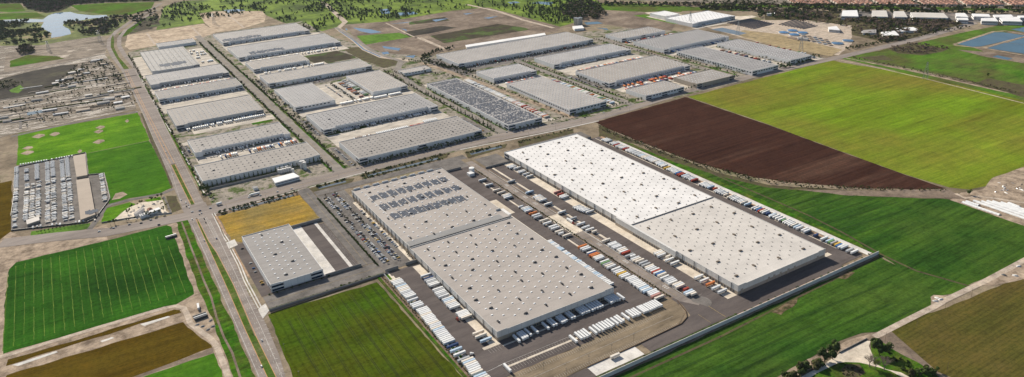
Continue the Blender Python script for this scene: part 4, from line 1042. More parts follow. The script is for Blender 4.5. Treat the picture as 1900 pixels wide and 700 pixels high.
array_block(500, 2310, 10.15, 7, 20, 4.9, 6.6, .25, .6, .1, label='solar panel patch on the second long warehouse from the top', mat='solar_grey')
root = empty('rooftop_solar_field', (731, 1262, 11.15)); tag(root, 'blue solar panels covering the entire roof of one warehouse', 'solar panels')
for gx_ in range(4):
    for gy_ in range(20):
        m = MB()
        for i in range(5):
            for j in range(5):
                x = 3.5 + gx_ * 19.2 + i * 3.8; y = 8 + gy_ * 19 + j * 3.75
                if random.random() < .14 or (j == 2 and gy_ % 5 == 3): continue
                l = random.choice([2.2, 3.1, 3.1, 3.4]); zz = .3
                m.face([(x, y, zz), (x + l, y, zz), (x + l, y + 2.1, zz + .25), (x, y + 2.1, zz + .25)])
        m.obj('panel_block', 'solar_blue', root)

# free quad buildings given by surveyed roof corners
def quadhall(name, label, px, h, roof, wall='wall_white', group=None, cat='building', band=True):
    q = [P(a, b, h) for a, b in px]
    a = sum(q[i - 1][0] * q[i][1] - q[i][0] * q[i - 1][1] for i in range(len(q)))
    if a < 0: q = q[::-1]
    c = (sum(p[0] for p in q) / len(q), sum(p[1] for p in q) / len(q))
    root = empty(name, (c[0], c[1], 0)); tag(root, label, cat, group)
    ql = [(p[0] - c[0], p[1] - c[1]) for p in q]
    m = MB(); m.prism(ql, 0, h, 0, False, False); m.obj('wall', wall, root)
    m = MB(); m.prism([(x * 1.01, y * 1.01) for x, y in ql], h, h + .5); m.obj('roof', roof, root)
    if band:
        m = MB(); m.prism([(x * 1.004, y * 1.004) for x, y in ql], h * .5, h * .7, 0, False, False); m.obj('window_band', 'glass_blue', root)
    return root
wallmat('wall_white', (.74, .73, .72), (.60, .59, .58), 1.5); wallmat('wall_tan', (.40, .345, .28), (.30, .25, .20), 2.0)
e = lambda *p: [(1420 + a / 2.917, b / 2.917) for a, b in p]
row = [((418, 58), (412, 88), (504, 90), (496, 56)), ((578, 58), (580, 90), (664, 92), (655, 58)), ((695, 62), (700, 92), (770, 94), (750, 62)), ((785, 68), (800, 94), (990, 98), (965, 72)),
       ((1030, 72), (1035, 90), (1100, 94), (1080, 72)), ((1118, 75), (1130, 90), (1218, 92), (1210, 78)), ((1168, 100), (1172, 114), (1260, 117), (1245, 98)), ((1232, 82), (1245, 94), (1345, 94), (1330, 80)),
       ((1268, 96), (1285, 115), (1392, 118), (1365, 92)), ((1365, 86), (1380, 96), (1480, 98), (1470, 86)), ((1036, 98), (1045, 108), (1100, 110), (1095, 98))]
names = ['leftmost tall white office hall', 'second white hall', 'third, squat white hall', 'longest white hall', 'white hall after the long one', 'thin white hall behind', 'low white hall in front', 'thin pale hall farther right', 'broad white hall with light roof', 'last white hall at the picture edge', 'smallest white hall by the street bend']
for q, nn in zip(row, names): quadhall('office_hall', nn + ' in the row beyond the treatment works', e(*q), 11, 'roof_bright' if random.random() < .6 else 'roof_cream', group='white halls at the upper right')
quadhall('school_building', 'bright white flat roofed building among brown trees, larger right one', e((695, 155), (720, 172), (835, 165), (800, 148)), 6, 'roof_bright')
quadhall('school_building', 'bright white flat roofed building among brown trees, left one', e((625, 175), (640, 194), (725, 192), (700, 168)), 6, 'roof_bright')
quadhall('school_building', 'dull white building among trees left of the two bright ones', e((520, 165), (530, 180), (600, 178), (600, 160)), 5, 'roof_light')
quadhall('plant_building', 'blue and white plant building beside the clarifier tanks', e((340, 148), (345, 160), (405, 165), (385, 142)), 8, 'roof_bright')
quadhall('plant_building', 'small grey hall at the left end of the business row', e((8, 62), (10, 76), (52, 76), (50, 62)), 7, 'roof_bright')
quadhall('plant_shed', 'low dark shed right beside the clarifier tanks', e((175, 200), (178, 208), (230, 215), (228, 206)), 5, 'roof_dark')
quadhall('storage_shed', 'long tan roofed storage building at the near end of the vehicle yard', [(141.5, 335), (149.5, 408), (177, 398), (165, 331)], 5, 'roof_tan', 'wall_tan', band=False)
quadhall('storage_shed', 'shorter tan roofed storage building at the far end of the vehicle yard', [(135.5, 290), (142, 328.5), (162, 325), (158, 286)], 5, 'roof_tan', 'wall_tan', band=False)
quadhall('storage_canopy', 'pale cream canopy roof at the corner of the vehicle yard', [(48.5, 409), (50, 417), (73.5, 409), (72, 401)], 4, 'roof_cream', 'wall_tan', band=False)
quadhall('plant_office', 'white flat roofed building beside the silver tanks', [(505, 331.5), (510.5, 340), (555.5, 328), (545, 321)], 6, 'roof_bright')
quadhall('long_shed', 'very long narrow white roof behind the longest warehouse', [(864, 84), (866, 88), (1012, 65), (1010, 61.5)], 6, 'roof_bright', band=False)
quadhall('small_office', 'small grey kiosk building beside the bright lawn strip', [(468, 346.5), (471, 350.5), (479, 348.5), (477, 345.5)], 4, 'roof_dark', band=False)
quadhall('silo_office', 'low white hall by the two silos', [(1062, 49), (1066, 54), (1084, 52.5), (1080, 47.5)], 7, 'roof_bright', band=False)
quadhall('scale_house', 'small white canopy beside the round water tank', [(866, 320.5), (871.5, 324), (880.5, 321.5), (875, 318.5)], 5, 'roof_bright', 'wall_white', band=False)
array_block(*P(170, 393, 5.6), 5.6, 9, 7, 2.6, 2.2, .1, .1, 0, label='solar panels on the tan storage building')
m = MB()
# petrol station: red tiled hip roof canopy and shop
def hiproof(name, label, px, h, hr, roof, group=None, cat='house', wall='stucco'):
    q = [P(a, b, h) for a, b in px]
    a = sum(q[i - 1][0] * q[i][1] - q[i][0] * q[i - 1][1] for i in range(4))
    if a < 0: q = q[::-1]
    c = (sum(p[0] for p in q) / 4, sum(p[1] for p in q) / 4)
    root = empty(name, (c[0], c[1], 0)); tag(root, label, cat, group)
    ql = [(p[0] - c[0], p[1] - c[1]) for p in q]
    m = MB(); m.prism([(x * .93, y * .93) for x, y in ql], 0, h, 0, False, False); m.obj('wall', wall, root)
    m = MB(); m.prism(ql, h, h + hr, 0, False, True, [(x * .25, y * .25) for x, y in ql]); m.obj('roof', roof, root)
hiproof('petrol_station_shop', 'small shop with red tiled hip roof at the highway corner', [(272, 388), (276, 392), (285, 389), (281, 385.5)], 4, 3, 'red_tile', None, 'shop')
quadhall('petrol_station_canopy', 'long white canopy at the highway corner', [(258, 399), (261, 402), (298, 388), (294, 385.5)], 5, 'roof_bright', band=False, cat='canopy')
quadhall('petrol_station_canopy', 'curved white canopy left of the shop at the highway corner', [(248, 396), (251, 398.5), (268, 387), (264, 385)], 5, 'roof_light', band=False, cat='canopy')

# tanks, silos, clarifiers
def tank(label, px, r, h, name='water_tank', mat='white_paint', n=24, lid=None, group=None, cat='tank'):
    x, y = P(*px)
    root = empty(name, (x, y, 0)); tag(root, label, cat, group)
    m = MB(); m.cyl(0, 0, 0, h, r, n); m.obj('shell', mat, root)
    m = MB(); m.cyl(0, 0, h, h + r * .12, r * 1.01, n, 0, r * .1); m.obj('lid', lid or mat, root)
tank('round white water tank at the head of the trailer yard', (875.5, 320.5), 4.8, 9.5)
for i, q in enumerate([(1454, 61.5), (1470, 58), (1488.6, 62), (1473, 65.5)]):
    tank('blue covered round clarifier tank, ' + ['left one', 'farthest one', 'right one', 'nearest one'][i] + ' of the four', q, 15, 3, 'clarifier_tank', 'white_wall', 24, 'blue_cover', 'blue clarifier tanks')
tank('pale blue round tank lowest right of the treatment works', (1553.5, 81.5), 16, 2.5, 'clarifier_tank', 'white_wall', 24, 'lake_water', 'pale clarifier tanks')
tank('pale blue round tank right of the lowest one at the treatment works', (1573, 76.5), 15, 2.5, 'clarifier_tank', 'white_wall', 24, 'lake_water', 'pale clarifier tanks')
for i, q in enumerate([(1068.5, 46.5), (1072.5, 47), (1077, 46)]): tank('tall grey silo, %s of three near the golf course' % ordn(i + 1), q, 7, 24, 'silo', 'steel', 12, None, 'grey silos')
k = 0
for i, (a, b) in enumerate([(515, 318), (519, 317.2), (523, 316.4), (527, 315.4), (531, 315), (535, 314), (541, 312), (518, 321.5), (522, 321), (526, 320), (530, 319), (534.5, 318), (539, 317), (544, 320), (560, 312), (564, 311), (566.5, 314)]):
    tank('silver tank, %s from the left in the tank farm by the cross road' % ordn(i + 1), (a, b), 2.4 if i < 14 else 3.2, 7 if i < 14 else 14, 'process_tank', 'white_wall', 12, None, 'silver process tanks')
# treatment works rectangular basins
for i, q in enumerate([[(1460, 70), (1480, 75), (1486, 73), (1468, 68)]]):
    quadhall('settling_basin', 'rectangular brown settling basin just below the clarifier tanks', q, 1.2, 'brown_soil', 'wall_tan', 'settling basins', 'basin', band=False)
k_ = 0
for r_i in range(4):
    for c_i in range(5):
        cx_, cy_ = 1498 + c_i * 10.5 + r_i * 3.0 - 8, 66.5 + c_i * 2.3 + r_i * 3.4 - 2; k_ += 1
        quadhall('settling_basin', 'small brown settling basin, %s in the grid at the treatment works' % ordn(k_), [(cx_ - 4, cy_ - .4), (cx_ - 1.5, cy_ + 1), (cx_ + 5, cy_ + .6), (cx_ + 2.5, cy_ - .9)], 1.2, random.choice(['brown_soil', 'unit_dark', 'ditch_water']), 'wall_tan', 'small settling basins', 'basin', band=False)
# ground mounted solar rows
for bi, (A, B_1, Cc, Dd, nn, lb) in enumerate([((1350, 44), (1395, 35.5), (1437, 45), (1398, 55), 11, 'left block of dark solar rows beyond the straw field'), ((1446, 47), (1478, 37.5), (1518, 49), (1490, 55), 9, 'right block of dark solar rows beyond the straw field')]):
    root = empty('solar_farm', (*P(*A), 0)); tag(root, lb, 'solar farm', 'ground solar blocks'); bx, by = P(*A)
    for k in range(nn):
        t = k / (nn - 1)
        a = Vector(P(A[0] + (Dd[0] - A[0]) * t, A[1] + (Dd[1] - A[1]) * t)); b = Vector(P(B_1[0] + (Cc[0] - B_1[0]) * t, B_1[1] + (Cc[1] - B_1[1]) * t))
        m = MB(); d = (b - a).normalized(); o = Vector((-d.y, d.x)) * 3.4
        m.face([(a.x - bx, a.y - by, .5), (b.x - bx, b.y - by, .5), (b.x - bx + o.x, b.y - by + o.y, 2.6), (a.x - bx + o.x, a.y - by + o.y, 2.6)]); m.obj('panel_row', 'solar_grey', root)
# suburb
rnd = random.Random(3)
hm = {}
for v in range(4):
    m = MB(); a, b = 7 + v, 6 + v * .6; m.box(-a, a, -b, b, 0, 5.5, 0, False, False); wm_ = m.mesh('wall', 'stucco')
    m = MB(); m.prism([(-a - .6, -b - .6), (a + .6, -b - .6), (a + .6, b + .6), (-a - .6, b + .6)], 5.5, 8.6, 0, False, True, [(-a * .5, -.3), (a * .5, -.3), (a * .5, .3), (-a * .5, .3)]); hm[v] = (wm_, m.mesh('roof', 'red_tile'))
k = 0
for r in range(5):
    for i in range(46):
        px = 1462 + i * 10 + r * 4 + rnd.uniform(-1, 1); py = 1.2 + r * 2.2 + (i - 20) * .05 + (3 if r == 4 else 0) * 0
        if i % 8 == 7 or px > 1905: continue
        x, y = P(px, py); v = rnd.randrange(4)
        root = empty('house', (x, y, 0), rnd.choice([.9, .9 + 1.57])); tag(root, 'small tan house with a red tiled roof in the far estate', 'house', 'red roofed houses of the far estate')
        link('wall', hm[v][0], root); link('roof', hm[v][1], root); k += 1
# nursery sheds on the left
k = 0
shed_c = ['roof_bright', 'roof_grey', 'roof_tan', 'roof_dark', 'roof_cream']
for (a, b) in [(330, 440), (370, 430), (400, 395), (430, 410), (470, 400), (520, 330), (545, 325), (590, 540), (640, 560), (650, 590), (600, 500), (350, 465), (300, 455), (505, 335), (640, 520), (560, 560), (270, 600), (230, 505), (680, 530), (450, 600), (330, 620), (20, 640), (40, 660), (200, 545), (480, 520), (390, 470), (440, 380), (560, 350)]:
    p = P(a / 2.917, b / 2.917); L = rnd.uniform(6, 16); Wd = rnd.uniform(4, 8)
    root = empty('yard_shed', (p[0], p[1], 0), rnd.uniform(-.15, .15)); k += 1
    tag(root, 'small shed in the worn yards left of the highway', 'shed', 'small sheds in the left yards')
    m = MB(); m.box(-L, L, -Wd, Wd, 0, 3.5, 0, False, False); m.obj('wall', 'stucco', root)
    m = MB(); m.prism([(-L - .4, -Wd - .4), (L + .4, -Wd - .4), (L + .4, Wd + .4), (-L - .4, Wd + .4)], 3.5, 4.6, 0, True, True, [(-L, -.2), (L, -.2), (L, .2), (-L, .2)]); m.obj('roof', rnd.choice(shed_c), root)
for i in range(26):                       # long nursery rows
    a = rnd.uniform(20, 690); b = 690 - a * .14 - rnd.uniform(15, 200) * (1 if a > 60 else .3)
    p = P(a / 2.917, b / 2.917); L = rnd.uniform(12, 60)
    root = MB(); root.box(-L, L, -rnd.uniform(1, 3), rnd.uniform(1, 3), 0, rnd.uniform(.8, 2.5))
    o = root.obj('stock_row', rnd.choice(['stucco', 'unit_brown', 'leaf_olive', 'grey_wall', 'unit_brown', 'leaf_dark', 'white_wall']), None, (p[0], p[1], 0)); o.rotation_euler.z = rnd.uniform(-.1, .06)
    tag(o, 'long low row of stacked nursery stock in the worn yards', 'stock row', 'long stock rows in the left yards')

# ================================================================== WALLS, FENCES
def wallobj(name, label, pts, wd, h, mat, cat='wall', group=None, z0=0):
    m = MB(); m.wallline(pts, wd, z0, h); return tag(m.obj(name, mat), label, cat, group)
wallobj('perimeter_wall', 'long white perimeter wall along the front of the trailer yard', [(300, 524.6), (612, 524.0), (877, 524.0)], .5, 5.2, 'white_wall')
wallobj('perimeter_wall', 'white wall along the left side of the yard beside the dull green field', [(294.9, 560), (294.9, 864)], .4, 2.6, 'white_wall')
wallobj('perimeter_wall', 'pale wall between the access road and the dull green field', [(140, 865.2), (299, 865.2)], .4, 2.8, 'grey_wall')
wallobj('gate_wall', 'tall dark blue gate wall between the car park and the yard', [(299, 870), (318, 870)], .8, 4.5, 'grey_wall')
wallobj('gate_wall', 'tall wall between the car park and the west docks', [(330, 871.5), (347, 871.5)], .8, 4.5, 'grey_wall')
wallobj('yard_wall', 'grey wall at the far end of the white warehouse docks', [(592, 1111.5), (645, 1111.5)], .5, 3.5, 'grey_wall')
wallobj('yard_wall', 'grey wall at the far end of the water tank yard', [(518, 1139), (556, 1139)], .5, 4, 'grey_wall')
wallobj('yard_wall', 'blue grey wall at the far end of the east trailer row', [(813, 1122.5), (838, 1122.5)], .5, 5, 'grey_wall')
wallobj('yard_wall', 'grey block wall between the dry lawn and the small truck court', [(226.5, 1081.5), (277, 1081.5)], .8, 4.5, 'grey_wall')
wallobj('yard_wall', 'dark wall at the near end of the small truck court', [(226.5, 906.5), (278, 906.5)], .6, 4, 'grey_wall')
wallobj('spine_kerb_wall', 'low pale wall along the spine road', [(590.8, 600), (590.8, 812)], .4, 1.0, 'white_wall')
wallobj('spine_kerb_wall', 'low pale wall along the far spine road', [(590.8, 884), (590.8, 1105)], .4, 1.0, 'grey_wall')
wallobj('field_fence', 'low fence round the front field', [(284.2, 530), (284.2, 862), (140, 858)], .12, 1.3, 'wood_pole', 'fence')
wallobj('storage_fence', 'dark fence round the vehicle storage yard', F_((60, 668), (470, 622), (520, 600), (597, 495), (565, 358), (478, 366), (465, 245), (98, 322), (60, 590)), .3, 2.2, 'dark_steel', 'fence')
wallobj('sound_wall', 'long grey wall behind the trees of the lowest highway side warehouse', [(146, 1318), (268, 1320), (300, 1332)], .6, 3.5, 'grey_wall')
wallobj('truck_wall', 'grey dock wall at the second row of the park', [(405, 1664.5), (588, 1664.5)], .4, 2, 'grey_wall')
wallobj('garden_wall', 'low grey wall along the paved turning area', K_((540, 388), (900, 205)), .4, 1.8, 'grey_wall')
wallobj('lot_kerb', 'dark retaining edge between the gravel lot and the loop road', [(404, 549.6), (472, 550.4), (545, 552.8), (560, 559), (568, 570), (575, 592)], .7, 1.2, 'bark')
wallobj('station_fence', 'green grey wall along the petrol station road', F_((550, 625), (700, 600), (930, 572)), .4, 2, 'grey_wall', 'wall')

# ================================================================== VEHICLES
COLS = {'white': (.66, .66, .65), 'pale': (.58, .59, .60), 'cream': (.66, .60, .52), 'grey': (.36, .37, .38), 'navy': (.035, .06, .14), 'blue': (.06, .15, .33), 'red': (.33, .065, .045), 'orange': (.50, .17, .06),
        'brown': (.16, .10, .07), 'green': (.16, .28, .13), 'yellow': (.55, .36, .08), 'pink': (.45, .25, .22), 'black': (.02, .02, .022), 'silver': (.42, .43, .44), 'sky': (.42, .52, .62)}
for k_, c_ in COLS.items(): plain('paint_' + k_, c_, 0.66, 0.08, 0.3)
def trailer_meshes():
    d = {}
    for k_ in COLS:
        for L in (14.6, 8.6, 12.2):
            m = MB(); m.box(-L / 2, L / 2, -1.3, 1.3, 1.15, 4.05, 0, True); m.box(-L / 2 - .12, -L / 2 + .25, -1.32, 1.32, 1.0, 4.1, 0, True)
            d[k_, L] = m.mesh('cargo_box', 'paint_' + k_)
    return d
CB = trailer_meshes()
def undercar(L):
    m = MB(); m.box(-L / 2 + .3, L / 2 - .3, -.5, .5, .85, 1.13, 0, True)
    for x in (-L / 2 + 1.3, -L / 2 + 2.7):
        for y in (-1.05, 1.05):
            i = len(m.v)
            for s in (-.25, .25):
                for q in range(8): m.v.append((x + .5 * math.cos(q * .7854), y + s, .5 + .5 * math.sin(q * .7854)))
            for q in range(8): m.f.append((i + q, i + (q + 1) % 8, i + 8 + (q + 1) % 8, i + 8 + q)); m.m.append(0)
            m.f.append(tuple(range(i, i + 8))); m.f.append(tuple(range(i + 8, i + 16))); m.m += [0, 0]
    return m.mesh('running_gear', 'rubber')
RG = {L: undercar(L) for L in (14.6, 8.6, 12.2)}
m_ = MB(); m_.box(-.1, .1, -1.0, -.8, .1, 1.1); m_.box(-.1, .1, .8, 1.0, .1, 1.1); m_.box(-.08, .08, -.8, .8, .8, .95); LG = m_.mesh('landing_gear', 'dark_steel')
NT = [0]
TQ = []
def trailer(x, y, rz, c, label, group, L=14.6, name='box_trailer', cat='trailer', z=.25):
    if group and name == 'box_trailer':
        TQ.append((x, y, rz, c, label, group, L, z)); return
    return trailer1(x, y, rz, c, label, group, L, name, cat, z)
def trailer1(x, y, rz, c, label, group, L=14.6, name='box_trailer', cat='trailer', z=.25):
    root = empty(name, (x, y, z), rz); tag(root, label, cat, group); NT[0] += 1
    link('cargo_box', CB[c, L], root); link('running_gear', RG[L], root); link('landing_gear', LG, root, (L / 2 - 3, 0, 0))
    return root
DEF = ['white'] * 8 + ['pale'] * 6 + ['cream'] * 3 + ['sky', 'silver', 'grey']
def hold(L): return L
rows_seen = {}
def trow(anchor, groups, rz, where, off, group, frm, pal=DEF, dx=0):
    """groups: (px0,py0,px1,py1,[colours]) centres of first and last roof"""
    lst = []
    for g in groups:
        x0, y0 = P(anchor[0][0] + g[0] / anchor[1], anchor[0][1] + g[1] / anchor[1], 4.0); x1, y1 = P(anchor[0][0] + g[2] / anchor[1], anchor[0][1] + g[3] / anchor[1], 4.0)
        n = max(1, round(math.hypot(x1 - x0, y1 - y0) / 3.66) + 1)
        cs = g[4] if len(g) > 4 else []
        if 'east docks' in where: x0 = x1 = 525.7
        for i in range(n):
            t = i / (n - 1) if n > 1 else 0
            c = cs[i] if i < len(cs) and cs[i] else random.choice(pal)
            jj = random.uniform(-.7, .7); jx, jy = (jj, 0) if abs(math.cos(rz)) > .5 else (0, jj)
            lst.append((x0 + (x1 - x0) * t + jx, y0 + (y1 - y0) * t + jy, c, g[5] if len(g) > 5 else 14.6))
    rows_seen.setdefault(where, []).extend([(a, rz, group, frm) for a in lst])
T = math.pi
Wn = 'beside dull green field'; gW = 'trailers beside the dull green field'
fz = 'the gate wall'
def px_(l): return l
trow(((0, 0), 1), [(733.6, 518.3, 761, 549), (765, 555, 765, 555), (771.5, 561.5, 776, 567, ['pale', 'white', 'navy'][:2]), (782, 572, 833, 633), (839, 640, 839, 640, ['navy']), (847, 647, 847, 647), (853, 654.5, 853, 654.5), (860, 665, 860, 665), (868, 666.5, 884.5, 689.7), (890, 695, 908, 716)], T, Wn, 0, gW, fz)
trow(((0, 0), 1), [(789, 510, 789, 510), (795, 515, 805.4, 527, ['navy', 'grey']), (812.3, 534.8, 823.7, 547.7), (829.4, 552.8, 843, 568.2), (856, 577.7, 864.5, 587), (888, 615.1, 888, 615.1), (892.2, 621.1, 892.2, 621.1, ['cream']), (901.7, 628.8, 901.7, 628.8)], T, 'at the west docks', 0, 'trailers at the west docks', 'the gate wall')
trow(((0, 0), 1), [(957.9, 626.4, 957.9, 626.4), (965.7, 622.9, 973.6, 619.3), (980, 615.7, 980, 615.7), (992, 610.5, 992, 610.5), (1011.7, 603, 1011.7, 603), (1022.3, 598.5, 1027, 596.5), (1038, 592.5, 1045.5, 589), (1056, 585, 1060.5, 583), (1075, 577, 1087, 572), (1094, 570, 1112, 562.5), (1128, 556, 1143, 550), (1151, 548.3, 1151, 548.3)], -T / 2, 'at the shaded front docks', 0, 'trailers at the shaded front docks', 'the near warehouse corner', ['white', 'pale'])
trow(((0, 0), 1), [(941.6, 681.5, 941.6, 681.5), (1063.4, 627.4, 1063.4, 627.4), (1073.7, 622.3, 1089, 616), (1100.3, 612, 1100.3, 612), (1107, 608.6, 1118, 604), (1123, 602, 1133, 597.8), (1139.7, 594.9, 1146, 592), (1151, 590.4, 1151, 590.4), (1160.6, 586, 1160.6, 586), (1168.9, 582, 1182, 576.9), (1189, 574, 1196, 571), (1201, 569.5, 1221, 561.4)], -T / 2, 'on the gravel lot', 0, 'white trailers in the gravel lot row', 'the picture bottom', ['white'])
cl = [(896, 332.5), (908.2, 341.8), (922, 351.6), (930, 356.2), (939.2, 360.3, 943, 365), (966, 382.6, 0, 0, 1), (974.5, 385, 981.9, 390), (989.3, 394.3, 0, 0, 'orange'), (995, 397.8), (998.6, 401.2), (1008.4, 407.7), (1015.3, 412.7), (1025.5, 418.8), (1029.6, 422.3), (1037.4, 427.8), (1041, 432, 0, 0, 1), (1051.3, 435.3)]
gs = []
for q in cl:
    x1, y1 = (q[2], q[3]) if len(q) > 2 and q[2] else (q[0], q[1]); c = q[4] if len(q) > 4 else None
    gs.append((q[0], q[1], x1, y1, [c] if isinstance(c, str) else [], 8.6 if c == 1 else 14.6))
gs += [(1080, 455.7, 1080, 455.7, ['orange']), (1085, 458.5, 1088.5, 461), (1096.5, 467, 1103.8, 472.5, ['white', 'navy', 'orange', 'orange']), (1108, 475, 1113, 478.5), (1121, 483.9, 1134, 493.4, ['white', 'green']), (1143.6, 497.4, 1143.6, 497.4), (1147, 501.5, 1160.5, 511.4, ['pale', 'white', 'yellow', 'white', 'white', 'brown']), (1169, 514, 1191, 530.4), (1195, 533, 1201, 538), (1209, 539.3, 1217, 546.5, ['white', 'pale', 'white', 'pink']), (1223, 550.4, 1223, 550.4)]
trow(((0, 0), 1), gs, 0, 'left of the spine road', 0, 'trailers left of the spine road', 'the water tank')
gs = [(949.4, 335.3, 949.4, 335.3), (983.2, 355.3, 983.2, 355.3), (995.8, 363.5, 1007, 370.5), (1017.7, 377, 1017.7, 377), (1042.6, 392.4, 1042.6, 392.4), (1061.6, 404.6, 1061.6, 404.6), (1077.9, 413.9, 1077.9, 413.9), (1086.6, 420.4, 1086.6, 420.4), (1093.5, 424.7, 1093.5, 424.7), (1103, 428.2, 1103, 428.2, [], 8.6), (1125, 444.5, 1125, 444.5), (1135.4, 450.5, 1145, 457.5),
      (1151.6, 460.9, 1160.9, 467.7, ['white', 'cream', 'white', 'red', 'red']), (1167.4, 472.8, 1167.4, 472.8, ['grey']), (1174.5, 473.5, 1174.5, 473.5, [], 8.6), (1179, 478, 1181.5, 480.5), (1187, 482.6, 1187, 482.6), (1192.9, 486.4, 1192.9, 486.4), (1198.5, 490, 1198.5, 490), (1204, 493.4, 1209.6, 498), (1215, 500, 1220.7, 504.2, ['white', 'red', 'white']), (1225, 506.4, 1228, 508.4, ['blue', 'cream']), (1233.7, 513, 1238.4, 516), (1242, 517.5, 1248.5, 522.6), (1256, 525.5, 1262, 529.8), (1273.3, 534.8, 1273.3, 534.8, ['red'], 8.6), (1277, 540, 1281, 542.5), (1287, 544, 1287, 544, [], 8.6)]
trow(((0, 0), 1), gs, T, 'right of the spine road', 0, 'trailers right of the spine road', 'the far gate')
gs = [(948, 307, 952, 309.5), (960, 311, 960, 311), (968, 316.4, 970, 318), (977, 321.6, 977, 321.6), (983.6, 325.6, 983.6, 325.6), (1034, 355, 1034, 355, ['pink']), (1040.4, 359.4, 1040.4, 359.4, ['red'], 12.2), (1045, 362, 1048.5, 365), (1070, 382.4, 1088, 390, ['grey']), (1095, 391.6, 1095, 391.6), (1219.5, 466, 1228, 472), (1239.3, 474.8, 1239.3, 474.8, [], 8.6), (1243, 480, 1243, 480), (1252.7, 486, 1252.7, 486), (1296.8, 512, 1296.8, 512), (1307.4, 518.3, 1307.4, 518.3), (1318, 524.9, 1318, 524.9, ['orange']), (1329.2, 531.7, 1329.2, 531.7), (1340, 538.6, 1340, 538.6)]
trow(((0, 0), 1), gs, T, 'at the white warehouse docks', 0, 'trailers at the white warehouse docks', 'the far corner', ['pale', 'pale', 'cream', 'white'])
gs = [(1122, 257.5, 1131, 261), (1137, 264, 1142, 266.5), (1144.5, 268, 1144.5, 268, ['red']), (1148, 269.5, 1158, 273.5), (1162, 275, 1162, 275, ['red']), (1166, 277, 1217, 298.5), (1221, 300, 1233, 307), (1238.6, 310, 1238.6, 310, ['yellow']), (1243, 312, 1257, 318.5), (1260, 320, 1260, 320, ['blue']), (1263, 321.5, 1266, 323, ['red', 'red']), (1271, 324.5, 1276, 327), (1280, 328.5, 1286, 331.5), (1289, 333, 1289, 333, ['red']), (1303.6, 339.5, 1319, 346), (1327, 349, 1327, 349, ['red'], 8.6), (1331, 352, 1345, 358), (1347, 360.5, 1347, 360.5, [], 8.6), (1355.7, 363.6, 1366, 368.5), (1371, 370, 1381, 374.3), (1388, 377.4, 1388, 377.4), (1402, 383.5, 1406, 385.5), (1410, 387.5, 1410, 387.5, ['blue'], 12.2), (1413.5, 389, 1413.5, 389, ['red']), (1417, 390.5, 1421, 392.3), (1425.7, 395, 1425.7, 395, ['navy'], 8.6), (1432.9, 397.9, 1435, 399), (1441, 400.5, 1446, 403), (1450.6, 406, 1450.6, 406), (1455, 408, 1455, 408, ['green'], 8.6), (1459, 409.5, 1474, 416.5), (1480, 419, 1484, 421), (1493, 424.5, 1498, 427), (1514, 435.2, 1514, 435.2, ['navy'], 8.6), (1528.9, 440.9, 1528.9, 440.9), (1539, 445, 1539, 445, ['sky']), (1542, 447, 1542, 447, ['green'], 12.2), (1547.4, 449, 1547.4, 449), (1553.5, 452, 1553.5, 452, ['yellow'], 12.2), (1557, 454, 1557, 454, ['blue'], 12.2), (1562, 455.5, 1566.3, 457.2), (1576.6, 462.6, 1576.6, 462.6), (1585, 465.7, 1585, 465.7)]
trow(((0, 0), 1), gs, T, 'in the east fence row', 0, 'trailers along the east fence', 'the far end', DEF + ['sky', 'pale'])
gs = [(1018, 447, 1028, 454), (1031, 456.5, 1041, 463), (1046, 467, 1054, 472), (1058, 475, 1066, 480), (1070, 483, 1096, 501.5), (1100, 504, 1118, 517), (1122, 519.5, 1133, 526)]
trow(((0, 0), 1), gs, 0, 'at the east docks', 0, 'trailers at the east docks', 'the far end', ['white', 'white', 'pale', 'sky'])
gs = [(1151 + 0, 0, 0, 0)]
for where, lst in rows_seen.items():
    used_xy = []
    for k, ((x, y, c, L), rz, group, frm) in enumerate(lst):
        ends = {'the picture bottom': 'from the lower left', 'the near warehouse corner': 'from the near corner'}.get(frm, 'from ' + frm)
        size = 'short ' if L == 8.6 else ''
        cn = {'pale': 'dull white', 'sky': 'pale blue', 'pink': 'faded red', 'navy': 'dark blue'}.get(c, c)
        trailer(x, y, rz, c, '%s%s trailer, %s %s, %s' % (size, cn, ordn(k + 1), ends, where), group, L)

# tractors
def tractor(x, y, rz, c, label, group=None, z=.3):
    root = empty('truck_tractor', (x, y, z), rz); tag(root, label, 'truck', group)
    m = MB(); m.box(-3.2, 3.3, -.45, .45, .7, 1.0, 0, True); m.obj('chassis', 'dark_steel', root)
    m = MB(); m.prism([(.3, -1.2), (1.9, -1.2), (1.9, 1.2), (.3, 1.2)], 1.0, 3.1, 0, True, True, [(.3, -1.1), (1.5, -1.1), (1.5, 1.1), (.3, 1.1)]); m.box(-.8, .28, -1.2, 1.2, 1.0, 3.5, 0, True); m.prism([(1.9, -1.0), (3.5, -.9), (3.5, .9), (1.9, 1.0)], .9, 2.1, 0, True, True, [(1.9, -.95), (3.3, -.85), (3.3, .85), (1.9, .95)]); m.obj('cab', 'paint_' + c, root)
    m = MB(); m.face([(1.86, -1.0, 2.2), (1.86, 1.0, 2.2), (1.6, .95, 3.0), (1.6, -.95, 3.0)]); m.obj('windscreen', 'glass_blue', root)
    for wx in (2.6, -1.6, -2.8):
        for wy in (-1.0, 1.0):
            m = MB(); i = 0
            for s in (-.22, .22):
                for q in range(8): m.v.append((wx + .5 * math.cos(q * .7854), wy + s, .5 + .5 * math.sin(q * .7854)))
            for q in range(8): m.f.append((q, (q + 1) % 8, 8 + (q + 1) % 8, 8 + q)); m.m.append(0)
            m.f += [tuple(range(8)), tuple(range(8, 16))]; m.m += [0, 0]; m.obj('wheel', 'rubber', root)
def rig(px, rz, tc, c, label, z=.35):
    x, y = P(*px)
    tractor(x, y, rz, tc, label + ', its tractor', z=z)
    trailer(x - 8.3 * math.cos(rz), y - 8.3 * math.sin(rz), rz, c, label + ', its trailer', None, z=z)
rig((1063, 416), -T / 2 - .0, 'red', 'white', 'white truck with red cab at the gate plaza')
